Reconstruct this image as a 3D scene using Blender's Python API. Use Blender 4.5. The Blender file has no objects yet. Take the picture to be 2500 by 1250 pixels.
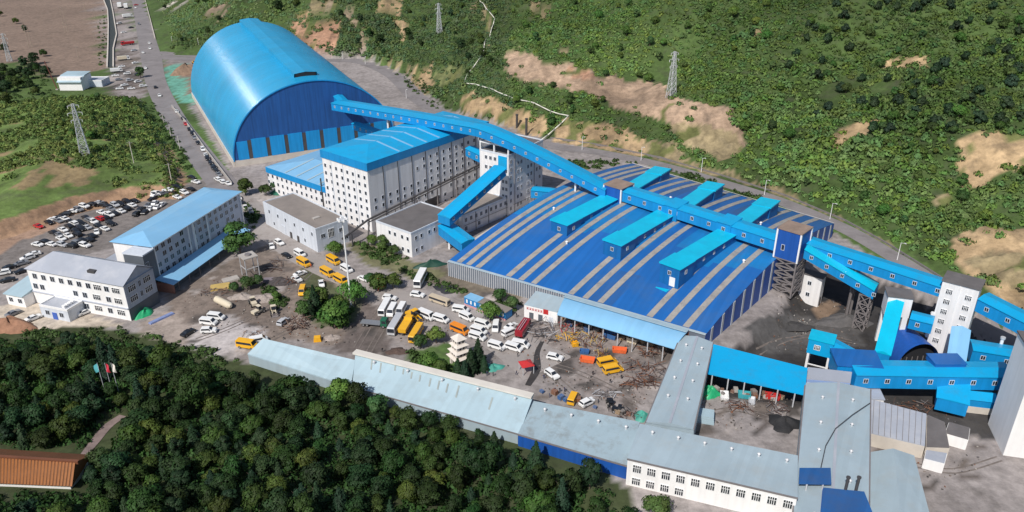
import bpy, math, random
import numpy as np
from mathutils import Vector, noise as mnoise
R = math.radians
random.seed(7); RNG = np.random.default_rng(7)
scene = bpy.context.scene
COL = scene.collection
# ---------------------------------------------------------------- camera, sky, sun, exposure
F, CX, CY, PITCH, CAMH = 1900.0, 1250.0, 625.0, R(26.0), 135.0
cam = bpy.data.cameras.new('camera'); camo = bpy.data.objects.new('camera', cam); COL.objects.link(camo)
cam.sensor_width = 36.0; cam.lens = 36.0*F/2500.0; cam.clip_start = 1.0; cam.clip_end = 6000.0
camo.location = (0, 0, CAMH); camo.rotation_euler = (R(90)-PITCH, 0, 0)
scene.camera = camo
SUN = Vector((-0.33, -0.60, 0.73)).normalized()
wd = bpy.data.worlds.new('World'); scene.world = wd; wd.use_nodes = True
nt = wd.node_tree; bg = nt.nodes['Background']; sky = nt.nodes.new('ShaderNodeTexSky')
sky.sky_type = 'NISHITA'; sky.sun_disc = False
sky.sun_elevation = math.asin(SUN.z); sky.sun_rotation = math.atan2(SUN.x, SUN.y)
sky.air_density = 1.0; sky.dust_density = 1.5; sky.altitude = 300
nt.links.new(sky.outputs[0], bg.inputs[0]); bg.inputs[1].default_value = 0.095
sl = bpy.data.lights.new('sun', 'SUN'); sl.energy = 4.2; sl.angle = R(0.5); sl.color = (1.0, 0.95, 0.88)
so = bpy.data.objects.new('sun', sl); COL.objects.link(so)
so.rotation_euler = (-SUN).to_track_quat('-Z', 'Y').to_euler(); so.location = (0, 0, 400)
vs = scene.view_settings; vs.view_transform = 'Standard'; vs.look = 'None'; vs.exposure = 0.0; vs.gamma = 1.0
vs.use_curve_mapping = False
# ---------------------------------------------------------------- pixel <-> world
CP, SP = math.cos(PITCH), math.sin(PITCH)
def ray(px, py):
    v = (py-CY)/F
    return Vector(((px-CX)/F, CP - v*SP, -(SP + v*CP)))
def P(px, py, z=0.0):
    r = ray(px, py); t = (z-CAMH)/r.z
    return Vector((r.x*t, r.y*t, z))
def proj(x, y, z):
    zc = y*CP + (CAMH-z)*SP
    return CX + F*x/zc, CY + F*((CAMH-z)*CP - y*SP)/zc
# ---------------------------------------------------------------- terrain
ROADPX = [(385,128),(480,137),(640,140),(780,147),(880,150),(960,183),(1020,240),(1110,292),(1330,352),(1450,370),
          (1600,400),(1750,443),(1900,490),(2050,553),(2150,608),(2280,690),(2420,785),(2520,860)]
ROADW = [P(a, b) for a, b in ROADPX]
HILL = np.array([(-720,1750),(-442,985),(-318,720)] + [(p.x,p.y) for p in ROADW] + [(178,110),(205,-150)], float)
def seg_dist(X, Y, poly):
    """distance to a polyline and the sign (left of travel > 0)"""
    best = np.full(X.shape, 1e9); sg = np.ones(X.shape)
    for (ax, ay), (bx, by) in zip(poly[:-1], poly[1:]):
        dx, dy = bx-ax, by-ay; L2 = dx*dx+dy*dy
        t = np.clip(((X-ax)*dx+(Y-ay)*dy)/L2, 0, 1)
        ex, ey = X-ax-t*dx, Y-ay-t*dy; d = np.hypot(ex, ey)
        c = dx*(Y-ay)-dy*(X-ax)
        m = d < best
        best = np.where(m, d, best); sg = np.where(m, np.sign(c), sg)
    return best, sg
def sstep(a, b, x):
    t = np.clip((x-a)/(b-a), 0, 1); return t*t*(3-2*t)
def vnoise(X, Y, s, seed=0):
    """smooth value noise, numpy"""
    rs = np.random.default_rng(seed+11).random((256, 256))
    x, y = X/s+1000.0, Y/s+1000.0
    xi, yi = np.floor(x).astype(int), np.floor(y).astype(int); fx, fy = x-xi, y-yi
    fx = fx*fx*(3-2*fx); fy = fy*fy*(3-2*fy)
    a = rs[xi % 256, yi % 256]; b = rs[(xi+1) % 256, yi % 256]; c = rs[xi % 256, (yi+1) % 256]; d = rs[(xi+1) % 256, (yi+1) % 256]
    return (a*(1-fx)+b*fx)*(1-fy)+(c*(1-fx)+d*fx)*fy - 0.5
def inpoly(PX, PY, poly):
    r = np.zeros(PX.shape, bool); n = len(poly)
    for i in range(n):
        x0, y0 = poly[i]; x1, y1 = poly[(i+1) % n]
        if y0 == y1: continue
        c = ((y0 > PY) != (y1 > PY)) & (PX < (x1-x0)*(PY-y0)/(y1-y0)+x0)
        r ^= c
    return r
MOUND = [(-120,262),(130,226),(345,228),(400,330),(440,410),(425,452),(310,462),(180,486),(80,520),(-120,590)]
MOUNDW = np.array([tuple(P(a, b, 6.0)[:2]) for a, b in MOUND])
WOOD = [(-700,812),(250,800),(330,812),(430,842),(520,868),(600,884),(700,898),(780,912),(850,926),(880,934),(1000,968),(1150,1010),(1280,1048),(1420,1110),(1530,1190),(1600,1420),(1600,2400),(-700,2400)]
PITPX = [(1748,872),(1880,790),(1935,700),(1990,640),(2060,640),(2170,690),(2300,745),(2700,930),(2900,1500),(2020,1500),(1960,1000),(1700,960)]
PITW = np.array([tuple(P(a, b, -3.0)[:2]) for a, b in PITPX])
def poly_sd(X, Y, W):
    d, _ = seg_dist(X, Y, np.vstack([W, W[:1]]))
    return np.where(inpoly(X, Y, [tuple(w) for w in W]), d, -d)
def TZ(X, Y):
    X = np.asarray(X, float); Y = np.asarray(Y, float)
    d, s = seg_dist(X, Y, HILL); d = d*s
    dd = np.maximum(d-9, 0)
    n1 = vnoise(X, Y, 70, 1); n2 = vnoise(X, Y, 23, 2); n3 = vnoise(X, Y, 8, 3)
    far = sstep(330, 620, Y)*0.10
    h = dd*(0.43-far) - np.maximum(dd-260, 0)*0.12
    h = h*(1+0.25*n1) + sstep(3, 40, dd)*(n1*16 + n2*6 + n3*1.6)
    h = h + 4.5*sstep(0, 8, dd)*sstep(-0.12, 0.1, vnoise(X, Y, 60, 9))
    h = np.where(d > 9, np.maximum(h, -0.1), 0)
    m = poly_sd(X, Y, MOUNDW)
    h = h + np.where(m > -1, sstep(-1, 7, m)*5.0 + sstep(4, 45, m)*(4.5+5*n1+2.0*n2), 0)
    p = poly_sd(X, Y, PITW)
    h = h - 6.5*sstep(-1, 7, p)
    # foreground wooded slope, rising towards and behind the viewpoint
    w = sstep(30, -30, X - (-50+(185-Y)*0.35))*sstep(185, 20, Y)
    h = h + w*34 + w*(n1*6+n2*3)
    # drainage channel beside the main road
    return h
def T(x, y): return float(TZ(np.array([x]), np.array([y]))[0])
def G(px, py):
    r = ray(px, py); ts = np.linspace(120, 1600, 900)
    zz = CAMH + r.z*ts; tt = TZ(r.x*ts, r.y*ts)
    below = np.nonzero(zz <= tt)[0]
    if len(below) == 0: t = 1500
    else:
        i = below[0]
        if i == 0: t = ts[0]
        else:
            a = zz[i-1]-tt[i-1]; b = zz[i]-tt[i]; t = ts[i-1]+(ts[i]-ts[i-1])*a/(a-b)
    x, y = r.x*t, r.y*t
    return Vector((x, y, T(x, y)))
# ---------------------------------------------------------------- materials
MATS = {}
def lin(c):
    return tuple(((v/255)/12.92 if v/255 <= .04045 else ((v/255+.055)/1.055)**2.4) for v in c)
def mat(name, col, rough=0.6, metal=0.0, var=0.15, scale=0.15, bump=0.0, bscale=3.0, streak=0.0, spec=0.5, attr=None, dirt=None, seam=0.0):
    """base colour broken up by object-space noise, optional dirt streaks and fine relief"""
    if name in MATS: return MATS[name]
    m = bpy.data.materials.new(name); m.use_nodes = True; MATS[name] = m
    n, l = m.node_tree.nodes, m.node_tree.links
    b = n['Principled BSDF']; b.inputs['Roughness'].default_value = rough; b.inputs['Metallic'].default_value = metal
    b.inputs['Specular IOR Level'].default_value = spec
    tc = n.new('ShaderNodeTexCoord'); geo = n.new('ShaderNodeNewGeometry')
    cur = None
    rgb = n.new('ShaderNodeRGB'); rgb.outputs[0].default_value = (*col, 1); cur = rgb.outputs[0]
    if attr:
        a = n.new('ShaderNodeAttribute'); a.attribute_name = attr; cur = a.outputs['Color']
    if var > 0:
        nz = n.new('ShaderNodeTexNoise'); nz.inputs['Scale'].default_value = scale; nz.inputs['Detail'].default_value = 8; nz.inputs['Roughness'].default_value = .65
        l.new(geo.outputs['Position'], nz.inputs['Vector'])
        mr = n.new('ShaderNodeMapRange'); mr.inputs['From Min'].default_value = .3; mr.inputs['From Max'].default_value = .7
        mr.inputs['To Min'].default_value = 1-var; mr.inputs['To Max'].default_value = 1+var
        l.new(nz.outputs['Fac'], mr.inputs['Value'])
        mx = n.new('ShaderNodeMix'); mx.data_type = 'RGBA'; mx.blend_type = 'MULTIPLY'; mx.inputs['Factor'].default_value = 1
        l.new(cur, mx.inputs['A']); l.new(mr.outputs[0], mx.inputs['B']); cur = mx.outputs['Result']
    if dirt:
        dcol, amount, dscale = dirt
        nz = n.new('ShaderNodeTexNoise'); nz.inputs['Scale'].default_value = dscale; nz.inputs['Detail'].default_value = 6; nz.inputs['Roughness'].default_value = .7
        l.new(geo.outputs['Position'], nz.inputs['Vector'])
        mr = n.new('ShaderNodeMapRange'); mr.inputs['From Min'].default_value = .5; mr.inputs['From Max'].default_value = .68; mr.inputs['To Max'].default_value = amount
        l.new(nz.outputs['Fac'], mr.inputs['Value'])
        mx = n.new('ShaderNodeMix'); mx.data_type = 'RGBA'; mx.inputs['B'].default_value = (*dcol, 1)
        l.new(mr.outputs[0], mx.inputs['Factor']); l.new(cur, mx.inputs['A']); cur = mx.outputs['Result']
    if streak > 0:   # vertical rain streaks
        mp = n.new('ShaderNodeMapping'); mp.inputs['Scale'].default_value = (1.1, 1.1, .06); l.new(geo.outputs['Position'], mp.inputs['Vector'])
        nz = n.new('ShaderNodeTexNoise'); nz.inputs['Scale'].default_value = .9; nz.inputs['Detail'].default_value = 5
        l.new(mp.outputs[0], nz.inputs['Vector'])
        mr = n.new('ShaderNodeMapRange'); mr.inputs['From Min'].default_value = .35; mr.inputs['From Max'].default_value = .7
        mr.inputs['To Min'].default_value = 1+streak*.5; mr.inputs['To Max'].default_value = 1-streak
        l.new(nz.outputs['Fac'], mr.inputs['Value'])
        mx = n.new('ShaderNodeMix'); mx.data_type = 'RGBA'; mx.blend_type = 'MULTIPLY'; mx.inputs['Factor'].default_value = 1
        l.new(cur, mx.inputs['A']); l.new(mr.outputs[0], mx.inputs['B']); cur = mx.outputs['Result']
    l.new(cur, b.inputs['Base Color'])
    if bump > 0:
        nz = n.new('ShaderNodeTexNoise'); nz.inputs['Scale'].default_value = bscale; nz.inputs['Detail'].default_value = 6
        l.new(geo.outputs['Position'], nz.inputs['Vector'])
        bp = n.new('ShaderNodeBump'); bp.inputs['Strength'].default_value = bump; bp.inputs['Distance'].default_value = .3
        l.new(nz.outputs['Fac'], bp.inputs['Height']); l.new(bp.outputs[0], b.inputs['Normal'])
    return m
# ---------------------------------------------------------------- mesh builder
class MB:
    def __init__(s): s.v, s.f, s.m = [], [], []
    def add(s, vs, fs, mi=0):
        o = len(s.v); s.v += [tuple(v) for v in vs]
        for f in fs: s.f.append(tuple(i+o for i in f)); s.m.append(mi)
        return s
    def box(s, x0, x1, y0, y1, z0, z1, mi=0):
        vs = [(x, y, z) for z in (z0, z1) for y in (y0, y1) for x in (x0, x1)]
        return s.add(vs, [(0,2,3,1),(4,5,7,6),(0,1,5,4),(2,6,7,3),(0,4,6,2),(1,3,7,5)], mi)
    def hexa(s, b, t, mi=0):     # bottom loop (4) and top loop (4), counter-clockwise from above
        return s.add(list(b)+list(t), [(3,2,1,0),(4,5,6,7),(0,1,5,4),(1,2,6,5),(2,3,7,6),(3,0,4,7)], mi)
    def prism(s, poly, z0, z1, mi=0):
        n = len(poly); vs = [(x, y, z0) for x, y in poly]+[(x, y, z1) for x, y in poly]
        return s.add(vs, [tuple(range(n-1, -1, -1)), tuple(range(n, 2*n))]+[(i, (i+1) % n, n+(i+1) % n, n+i) for i in range(n)], mi)
    def beam(s, a, b, w, h=None, mi=0):
        a, b = Vector(a), Vector(b); h = h or w; d = (b-a).normalized()
        u = d.cross(Vector((0, 0, 1)))
        if u.length < 1e-4: u = Vector((1, 0, 0))
        u.normalize(); n = u.cross(d)
        def ring(p): return [p-u*w/2-n*h/2, p+u*w/2-n*h/2, p+u*w/2+n*h/2, p-u*w/2+n*h/2]
        return s.add(ring(a)+ring(b), [(0,1,2,3),(7,6,5,4),(0,4,5,1),(1,5,6,2),(2,6,7,3),(3,7,4,0)], mi)
    def tube(s, a, b, r0, r1=None, n=8, mi=0):
        a, b = Vector(a), Vector(b); r1 = r0 if r1 is None else r1; d = (b-a).normalized()
        u = d.orthogonal().normalized(); w = d.cross(u)
        vs = [p+(u*math.cos(2*math.pi*i/n)+w*math.sin(2*math.pi*i/n))*r for p, r in ((a, r0), (b, r1)) for i in range(n)]
        return s.add(vs, [(i, (i+1) % n, n+(i+1) % n, n+i) for i in range(n)]+[tuple(range(n-1, -1, -1)), tuple(range(n, 2*n))], mi)
    def cyl_y(s, x, y0, y1, z, r, n=12, mi=0): return s.tube((x, y0, z), (x, y1, z), r, r, n, mi)
    def grid(s, rows, mi=0):     # rows of points -> quads
        o = len(s.v); w = len(rows[0])
        for r in rows: s.v += [tuple(p) for p in r]
        for j in range(len(rows)-1):
            for i in range(w-1):
                s.f.append((o+j*w+i, o+j*w+i+1, o+(j+1)*w+i+1, o+(j+1)*w+i)); s.m.append(mi)
        return s
    def mesh(s, name, mats, smooth=False):
        me = bpy.data.meshes.new(name); me.from_pydata(s.v, [], s.f)
        for m in (mats if isinstance(mats, (list, tuple)) else [mats]): me.materials.append(m)
        if len(me.materials) > 1: me.polygons.foreach_set('material_index', s.m)
        if smooth: me.polygons.foreach_set('use_smooth', [True]*len(me.polygons))
        me.update(); return me
    def build(s, name, mats, parent=None, smooth=False, loc=None, off=None):
        if off is not None: s.v = [(v[0]-off[0], v[1]-off[1], v[2]-off[2]) for v in s.v]
        return link(name, s.mesh(name, mats, smooth), parent, loc)
def link(name, me, parent=None, loc=None, rz=0.0):
    o = bpy.data.objects.new(name, me); COL.objects.link(o)
    if parent: o.parent = parent
    if loc is not None: o.location = loc
    if rz: o.rotation_euler = (0, 0, rz)
    return o
def tag(o, label=None, cat=None, group=None, kind=None):
    if label: o['label'] = label
    if cat: o['category'] = cat
    if group: o['group'] = group
    if kind: o['kind'] = kind
    return o
def thing(name, label, cat, loc=(0, 0, 0), rz=0.0, group=None):
    return tag(link(name, None, None, loc, rz), label, cat, group)
def copy_tree(o, parent=None):
    kids = list(o.children); c = o.copy(); COL.objects.link(c); c.parent = parent
    for k in kids: copy_tree(k, c)
    return c
# ---------------------------------------------------------------- palette
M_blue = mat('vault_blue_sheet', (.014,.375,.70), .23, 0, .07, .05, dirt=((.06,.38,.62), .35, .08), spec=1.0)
def ribs(m, period, dist):
    n, l = m.node_tree.nodes, m.node_tree.links; tc = n.new('ShaderNodeTexCoord'); sp = n.new('ShaderNodeSeparateXYZ'); l.new(tc.outputs['Object'], sp.inputs[0])
    a = n.new('ShaderNodeMath'); a.operation = 'MULTIPLY'; a.inputs[1].default_value = 2*math.pi/period; l.new(sp.outputs['Y'], a.inputs[0])
    s = n.new('ShaderNodeMath'); s.operation = 'SINE'; l.new(a.outputs[0], s.inputs[0])
    b = n.new('ShaderNodeBump'); b.inputs['Strength'].default_value = 1.0; b.inputs['Distance'].default_value = dist; l.new(s.outputs[0], b.inputs['Height']); l.new(b.outputs[0], n['Principled BSDF'].inputs['Normal'])
ribs(M_blue, 1.0, .16)
def panels(m, vec, amount, scale=.9):
    """sheet-to-sheet tone differences: noise that changes only along one horizontal direction"""
    n, l = m.node_tree.nodes, m.node_tree.links; b = n['Principled BSDF']; src = b.inputs['Base Color'].links[0].from_socket
    geo = n.new('ShaderNodeNewGeometry'); dt = n.new('ShaderNodeVectorMath'); dt.operation = 'DOT_PRODUCT'; dt.inputs[1].default_value = vec; l.new(geo.outputs['Position'], dt.inputs[0])
    cur = src
    for sc, am in ((scale, amount), (scale*.13, amount)):
        mu = n.new('ShaderNodeMath'); mu.operation = 'MULTIPLY'; mu.inputs[1].default_value = sc; l.new(dt.outputs['Value'], mu.inputs[0])
        fl = n.new('ShaderNodeMath'); fl.operation = 'FLOOR'; l.new(mu.outputs[0], fl.inputs[0]); wn = n.new('ShaderNodeTexWhiteNoise'); wn.noise_dimensions = '1D'; l.new(fl.outputs[0], wn.inputs['W'])
        mr = n.new('ShaderNodeMapRange'); mr.inputs['To Min'].default_value = 1-am; mr.inputs['To Max'].default_value = 1+am; l.new(wn.outputs['Value'], mr.inputs['Value'])
        mx = n.new('ShaderNodeMix'); mx.data_type = 'RGBA'; mx.blend_type = 'MULTIPLY'; mx.inputs['Factor'].default_value = 1; l.new(cur, mx.inputs['A']); l.new(mr.outputs[0], mx.inputs['B']); cur = mx.outputs['Result']
    l.new(cur, b.inputs['Base Color'])
panels(M_blue, (-.473,.885,0), .045, .55)
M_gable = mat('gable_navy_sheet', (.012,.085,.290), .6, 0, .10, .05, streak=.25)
M_band = mat('band_blue_sheet', (.008,.27,.63), .5, 0, .08, .08, streak=.12)
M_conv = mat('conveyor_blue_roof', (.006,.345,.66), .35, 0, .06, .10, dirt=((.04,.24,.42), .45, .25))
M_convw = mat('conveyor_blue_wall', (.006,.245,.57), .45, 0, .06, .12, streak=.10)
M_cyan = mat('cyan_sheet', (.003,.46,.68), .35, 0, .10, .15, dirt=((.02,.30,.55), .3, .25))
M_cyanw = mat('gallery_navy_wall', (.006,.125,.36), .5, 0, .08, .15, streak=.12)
M_hall = mat('hall_blue_roof', (.014,.118,.385), .40, 0, .10, .04, dirt=((.05,.13,.30), .5, .06))
M_hall2 = mat('hall_panel_sheen_blue', (.012,.178,.455), .40, 0, .10, .06, dirt=((.05,.13,.30), .5, .08)); M_hall3 = mat('hall_deep_blue', (.022,.105,.31), .40, 0, .10, .06, dirt=((.06,.10,.20), .5, .08))  # second tone: part panel colour, part sky reflection painted in
for m_ in (M_hall, M_hall2, M_hall3): panels(m_, (.857,-.515,0), .06, .9)
M_hallw = mat('hall_end_blue', (.012,.085,.36), .5, 0, .08, .1, streak=.15)
M_strip = mat('dusty_skylight', (.33,.31,.285), .5, 0, .15, .4, dirt=((.12,.13,.16), .5, .3))
M_stripw = mat('wall_light_strip', (.45,.48,.50), .5, 0, .08, .4)
M_lblue = mat('pale_blue_sheet', (.37,.49,.55), .45, 0, .06, .06, dirt=((.30,.36,.38), .45, .14))
M_sblue = mat('sky_blue_sheet', (.22,.46,.69), .4, 0, .06, .07, dirt=((.32,.48,.60), .3, .1))
M_pale = mat('weathered_pale_sheet', (.34,.425,.475), .5, 0, .08, .09, dirt=((.35,.38,.38), .45, .15))
M_pale2 = mat('worn_pale_sheet', (.30,.39,.44), .5, 0, .08, .09, dirt=((.20,.20,.19), .55, .30))
for m_ in (M_lblue, M_sblue, M_pale, M_pale2): panels(m_, (.88,-.47,0), .035, .8)
M_white = mat('white_panel_wall', (.78,.77,.77), .6, 0, .04, .1, streak=.10, dirt=((.62,.58,.55), .3, .10))
M_whit2 = mat('white_plaster', (.82,.81,.80), .75, 0, .05, .12, streak=.06)
M_grayw = mat('grey_white_panel', (.60,.64,.70), .6, 0, .05, .12, streak=.10)
M_offw = mat('office_grey_with_shade', (.44,.47,.54), .7, 0, .06, .15, streak=.10)  # grey includes the grazing light and blue reflection on the right-hand faces
M_trim = mat('white_trim', (.80,.80,.80), .5, 0, .04, .3)
M_flat = mat('bitumen_flat_roof', (.23,.20,.18), .85, 0, .18, .12, dirt=((.30,.26,.22), .4, .07))
M_flatd = mat('dark_flat_roof', (.13,.12,.12), .85, 0, .2, .2)
M_rust = mat('rusty_dust_roof', (.26,.19,.15), .85, 0, .2, .25)
M_greyr = mat('grey_sheet_roof', (.36,.385,.44), .45, 0, .07, .09, dirt=((.55,.55,.57), .4, .12))
M_dark = mat('dark_opening', (.015,.016,.02), .8, 0, .1, .3)
M_glass = mat('window_glass', (.025,.03,.04), .12, 0, .2, .3, spec=.6)
M_steel = mat('grey_steel', (.22,.20,.20), .6, .2, .15, .5)
M_steell = mat('pale_steel', (.55,.56,.58), .5, .1, .1, .5)
M_pipe = mat('dark_pipe', (.08,.075,.075), .5, .2, .15, .4)
M_darkb = mat('slate_cladding', (.10,.115,.135), .5, 0, .1, .2)
M_brick = mat('red_brick', (.30,.14,.10), .85, 0, .2, .8)
M_conc = mat('concrete', (.42,.39,.36), .85, 0, .15, .2, bump=.1)
M_concl = mat('pale_concrete', (.56,.51,.45), .85, 0, .12, .2)
M_asph = mat('worn_asphalt', (.225,.205,.205), .9, 0, .16, .08, bump=.15, dirt=((.15,.135,.13), .7, .11))
M_asph2 = mat('dusty_yard_road', (.32,.29,.275), .9, 0, .15, .08, bump=.12, dirt=((.17,.14,.125), .65, .16))
M_mark = mat('road_paint', (.7,.7,.68), .7, 0, .2, .6)
M_wood = mat('wooden_pole', (.34,.28,.22), .8, 0, .15, .5)
M_bark = mat('bark', (.11,.085,.065), .9, 0, .2, 1.0)
# ---------------------------------------------------------------- ground sheet
def axis(lo, hi, c0, c1, fine, coarse):
    mid = np.arange(c0, c1, fine); out = [c1]; s = fine
    while out[-1] < hi: s = min(s*1.06, coarse); out.append(out[-1]+s)
    lo_ = [c0]; s = fine
    while lo_[-1] > lo: s = min(s*1.06, coarse); lo_.append(lo_[-1]-s)
    return np.concatenate([np.array(lo_[:0:-1]), mid, np.array(out)])
gx = axis(-1900, 1500, -230, 190, 2.0, 60); gy = axis(-400, 2600, 130, 440, 2.0, 60)
GX, GY = np.meshgrid(gx, gy); GZ = TZ(GX, GY)
PXG, PYG = proj(GX, GY, GZ); vis = (GY*CP+(CAMH-GZ)*SP) > 20
jx = vnoise(GX, GY, 9, 21)*26 + vnoise(GX, GY, 3.5, 22)*12; jy = vnoise(GX, GY, 9, 23)*16 + vnoise(GX, GY, 3.5, 24)*8
C = np.zeros(GX.shape+(3,)); C[:] = (.085,.135,.04)                      # rough grass
hd, hs = seg_dist(GX, GY, HILL); hd = hd*hs
n50 = vnoise(GX, GY, 50, 31)[..., None]; n12 = vnoise(GX, GY, 12, 32)[..., None]
C[hd > 8] = (.058,.092,.028)  # hillside ground darkened to paint the shade between shrubs
C = C*(1+n50*.6+n12*.5)
def zone(poly, col, var=.25, jit=1.0, mask=None):
    m = inpoly(PXG+jx*jit, PYG+jy*jit, poly) & vis
    if mask is not None: m &= mask
    C[m] = np.array(col)*(1+var*(n12[m]+n50[m]))
low = GZ < 14
flat = GZ < 4
zone([(395,140),(560,420),(480,440),(440,470),(300,470),(120,520),(-400,620),(-400,860),(240,810),(600,900),(880,975),(1560,1260),(2600,1400),(2600,880),(2300,720),(2040,570),(1560,395),(1330,335),(1090,265),(1000,190),(880,140),(640,135)], (.295,.265,.255), .3, .3, low & (hd < 10))
zone([(-300,-5),(256,-5),(252,172),(215,175),(120,195),(60,150),(-300,172)], (.235,.172,.135), .22, .6, flat)
zone([(255,-5),(322,-5),(350,80),(362,235),(300,250),(270,200),(262,90)], (.30,.265,.255), .25, .5, flat)
zone([(-300,660),(0,600),(110,540),(240,490),(330,475),(430,455),(520,440),(300,600),(80,650),(-300,800)], (.185,.165,.155), .3, .6, flat)
zone([(-300,620),(0,560),(120,515),(240,485),(120,560),(0,620),(-300,700)], (.30,.20,.145), .3, .8, flat)
zone([(-200,775),(90,735),(300,790),(230,800),(100,810),(-200,820)], (.52,.45,.37), .15, .6, flat)
zone([(400,725),(560,640),(640,600),(740,650),(820,690),(880,735),(900,800),(860,850),(640,830),(480,800),(420,760)], (.215,.175,.15), .55, 1.0, flat)
zone([(480,800),(540,770),(640,790),(620,850),(560,870),(440,840)], (.42,.385,.375), .35, 1.2, flat)
zone([(330,790),(420,760),(480,800),(440,850),(330,830)], (.34,.285,.25), .3, 1.0, flat)
zone([(880,735),(960,760),(960,860),(880,865),(820,850)], (.15,.125,.115), .4, 1.0, flat)
zone([(960,640),(1100,650),(1290,715),(1280,740),(1160,730),(1060,690),(960,660)], (.16,.135,.105), .4, 1.0, flat)
zone([(1290,770),(1480,800),(1640,880),(1560,1010),(1420,960),(1330,900),(1280,830)], (.25,.215,.20), .6, 1.0, flat)
rz = np.random.default_rng(55)
for k in range(150):                                   # oil, mud and coal stains, pale worn spots
    bx_, by_ = [(rz.uniform(420,900), rz.uniform(640,850)), (rz.uniform(1250,1640), rz.uniform(790,1010)), (rz.uniform(900,1250), rz.uniform(700,880)), (rz.uniform(1700,1950), rz.uniform(950,1060)), (rz.uniform(270,350), rz.uniform(20,230)), (rz.uniform(2120,2450), rz.uniform(960,1200))][k % 6]
    w_ = rz.uniform(6, 34); h_ = w_*rz.uniform(.25, .6); an_ = rz.uniform(-.5, .5); el = [(bx_+w_*math.cos(t)*math.cos(an_)-h_*math.sin(t)*math.sin(an_), by_+w_*math.cos(t)*math.sin(an_)+h_*math.sin(t)*math.cos(an_)) for t in np.linspace(0, 6.0, 10)]
    zone(el, ((.13,.11,.10),(.18,.15,.13),(.36,.32,.30),(.09,.08,.075))[rz.integers(4)], .4, .6, low)
zone([(860,590),(930,600),(1010,640),(1090,660),(1040,690),(900,650),(850,610)], (.16,.155,.085), .4, 1.0, flat)
zone([(1000,850),(1110,840),(1140,905),(1090,930),(1000,905)], (.09,.155,.045), .3, .8, flat)
zone([(740,650),(800,690),(880,740),(860,790),(780,800),(740,740)], (.10,.11,.06), .4, 1.0, flat)
zone([(1700,960),(1748,872),(1880,790),(1935,700),(2060,650),(2500,850),(2500,1100),(2100,1000),(1960,1000)], (.055,.052,.052), .6, 1.0, low)
zone([(1800,800),(1900,760),(2080,780),(2100,840),(1980,870),(1880,860)], (.115,.11,.108), .7, 1.2, low)
zone([(1980,735),(2030,730),(2060,760),(2010,775)], (.24,.17,.12), .3, 1.0, low)
zone([(590,480),(660,470),(680,560),(640,560),(600,520)], (.38,.34,.32), .2, .6, flat)
zone([(395,155),(475,160),(480,250),(450,250),(410,210)], (.27,.185,.145), .35, .8, flat)
for pl in ([(400,155),(450,150),(440,175),(405,185)], [(400,185),(460,190),(460,225),(420,235)], [(430,232),(478,228),(478,252),(445,252)]):
    zone(pl, (.16,.40,.31), .3, .5, flat)
# bare ground on the slope
HB = GZ > -1
OCH = (.40,.285,.165); RED = (.37,.215,.14); DRY = (.27,.215,.125); FLD = (.33,.235,.165)
BARE = [([(1112,236),(1160,228),(1225,246),(1290,275),(1345,300),(1325,335),(1285,330),(1230,305),(1180,285),(1125,272)], OCH),
 ([(1375,288),(1440,300),(1500,312),(1562,330),(1602,352),(1618,378),(1540,378),(1450,362),(1350,345)], OCH),
 ([(1230,133),(1290,123),(1345,160),(1370,158),(1432,163),(1452,185),(1500,190),(1562,195),(1622,213),(1642,238),(1702,250),(1782,263),(1814,310),(1814,372),(1764,388),(1700,372),(1662,342),(1650,308),(1580,288),(1500,258),(1420,225),(1330,200),(1236,192)], FLD),
 ([(1640,305),(1700,300),(1800,320),(1810,372),(1764,388),(1690,372),(1650,345)], DRY),
 ([(1380,170),(1430,165),(1455,185),(1400,190)], RED),
 ([(695,58),(762,52),(832,58),(834,112),(790,128),(738,118)], RED), ([(740,0),(830,0),(815,40),(760,45)], DRY),
 ([(905,0),(975,0),(978,40),(925,38)], OCH), ([(962,45),(1002,45),(988,105),(972,95)], OCH),
 ([(985,165),(1060,152),(1048,222),(1015,226)], OCH), ([(880,118),(1000,160),(1010,190),(930,150)], DRY),
 ([(1050,205),(1090,165),(1140,160),(1140,180),(1080,210)], (.20,.22,.09)),
 ([(2015,352),(2062,308),(2122,288),(2165,300),(2105,332),(2062,350),(2040,374)], OCH),
 ([(2328,340),(2400,318),(2520,330),(2520,402),(2440,424),(2392,456),(2348,452),(2338,390)], OCH),
 ([(2325,580),(2400,555),(2620,556),(2620,800),(2440,745),(2400,695),(2322,645)], OCH),
 ([(2340,640),(2420,600),(2500,620),(2500,700),(2420,690)], DRY),
 ([(2155,150),(2262,138),(2255,168),(2165,168)], OCH), ([(1335,105),(1390,118),(1370,135),(1345,125)], DRY),
 ([(1820,85),(1850,68),(1850,82)], OCH), ([(1300,0),(1350,10),(1340,40),(1290,30)], DRY),
 ([(2280,480),(2320,475),(2320,505),(2285,505)], DRY), ([(1150,1),(1210,45),(1180,130),(1190,60)], DRY),
 ([(500,20),(560,10),(555,45),(510,50)], (.33,.24,.18)), ([(400,0),(460,0),(455,12),(405,10)], (.62,.55,.50)),
 ([(1560,345),(1640,350),(1700,395),(1900,460),(2100,560),(2240,640),(2200,620),(2000,515),(1800,440),(1600,395)], DRY)]
n5 = vnoise(GX, GY, 5, 35)[..., None]; n12 = n12*.7+n5*.9
n3g = vnoise(GX*1.0, GY*.45, 3.2, 36)
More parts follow.
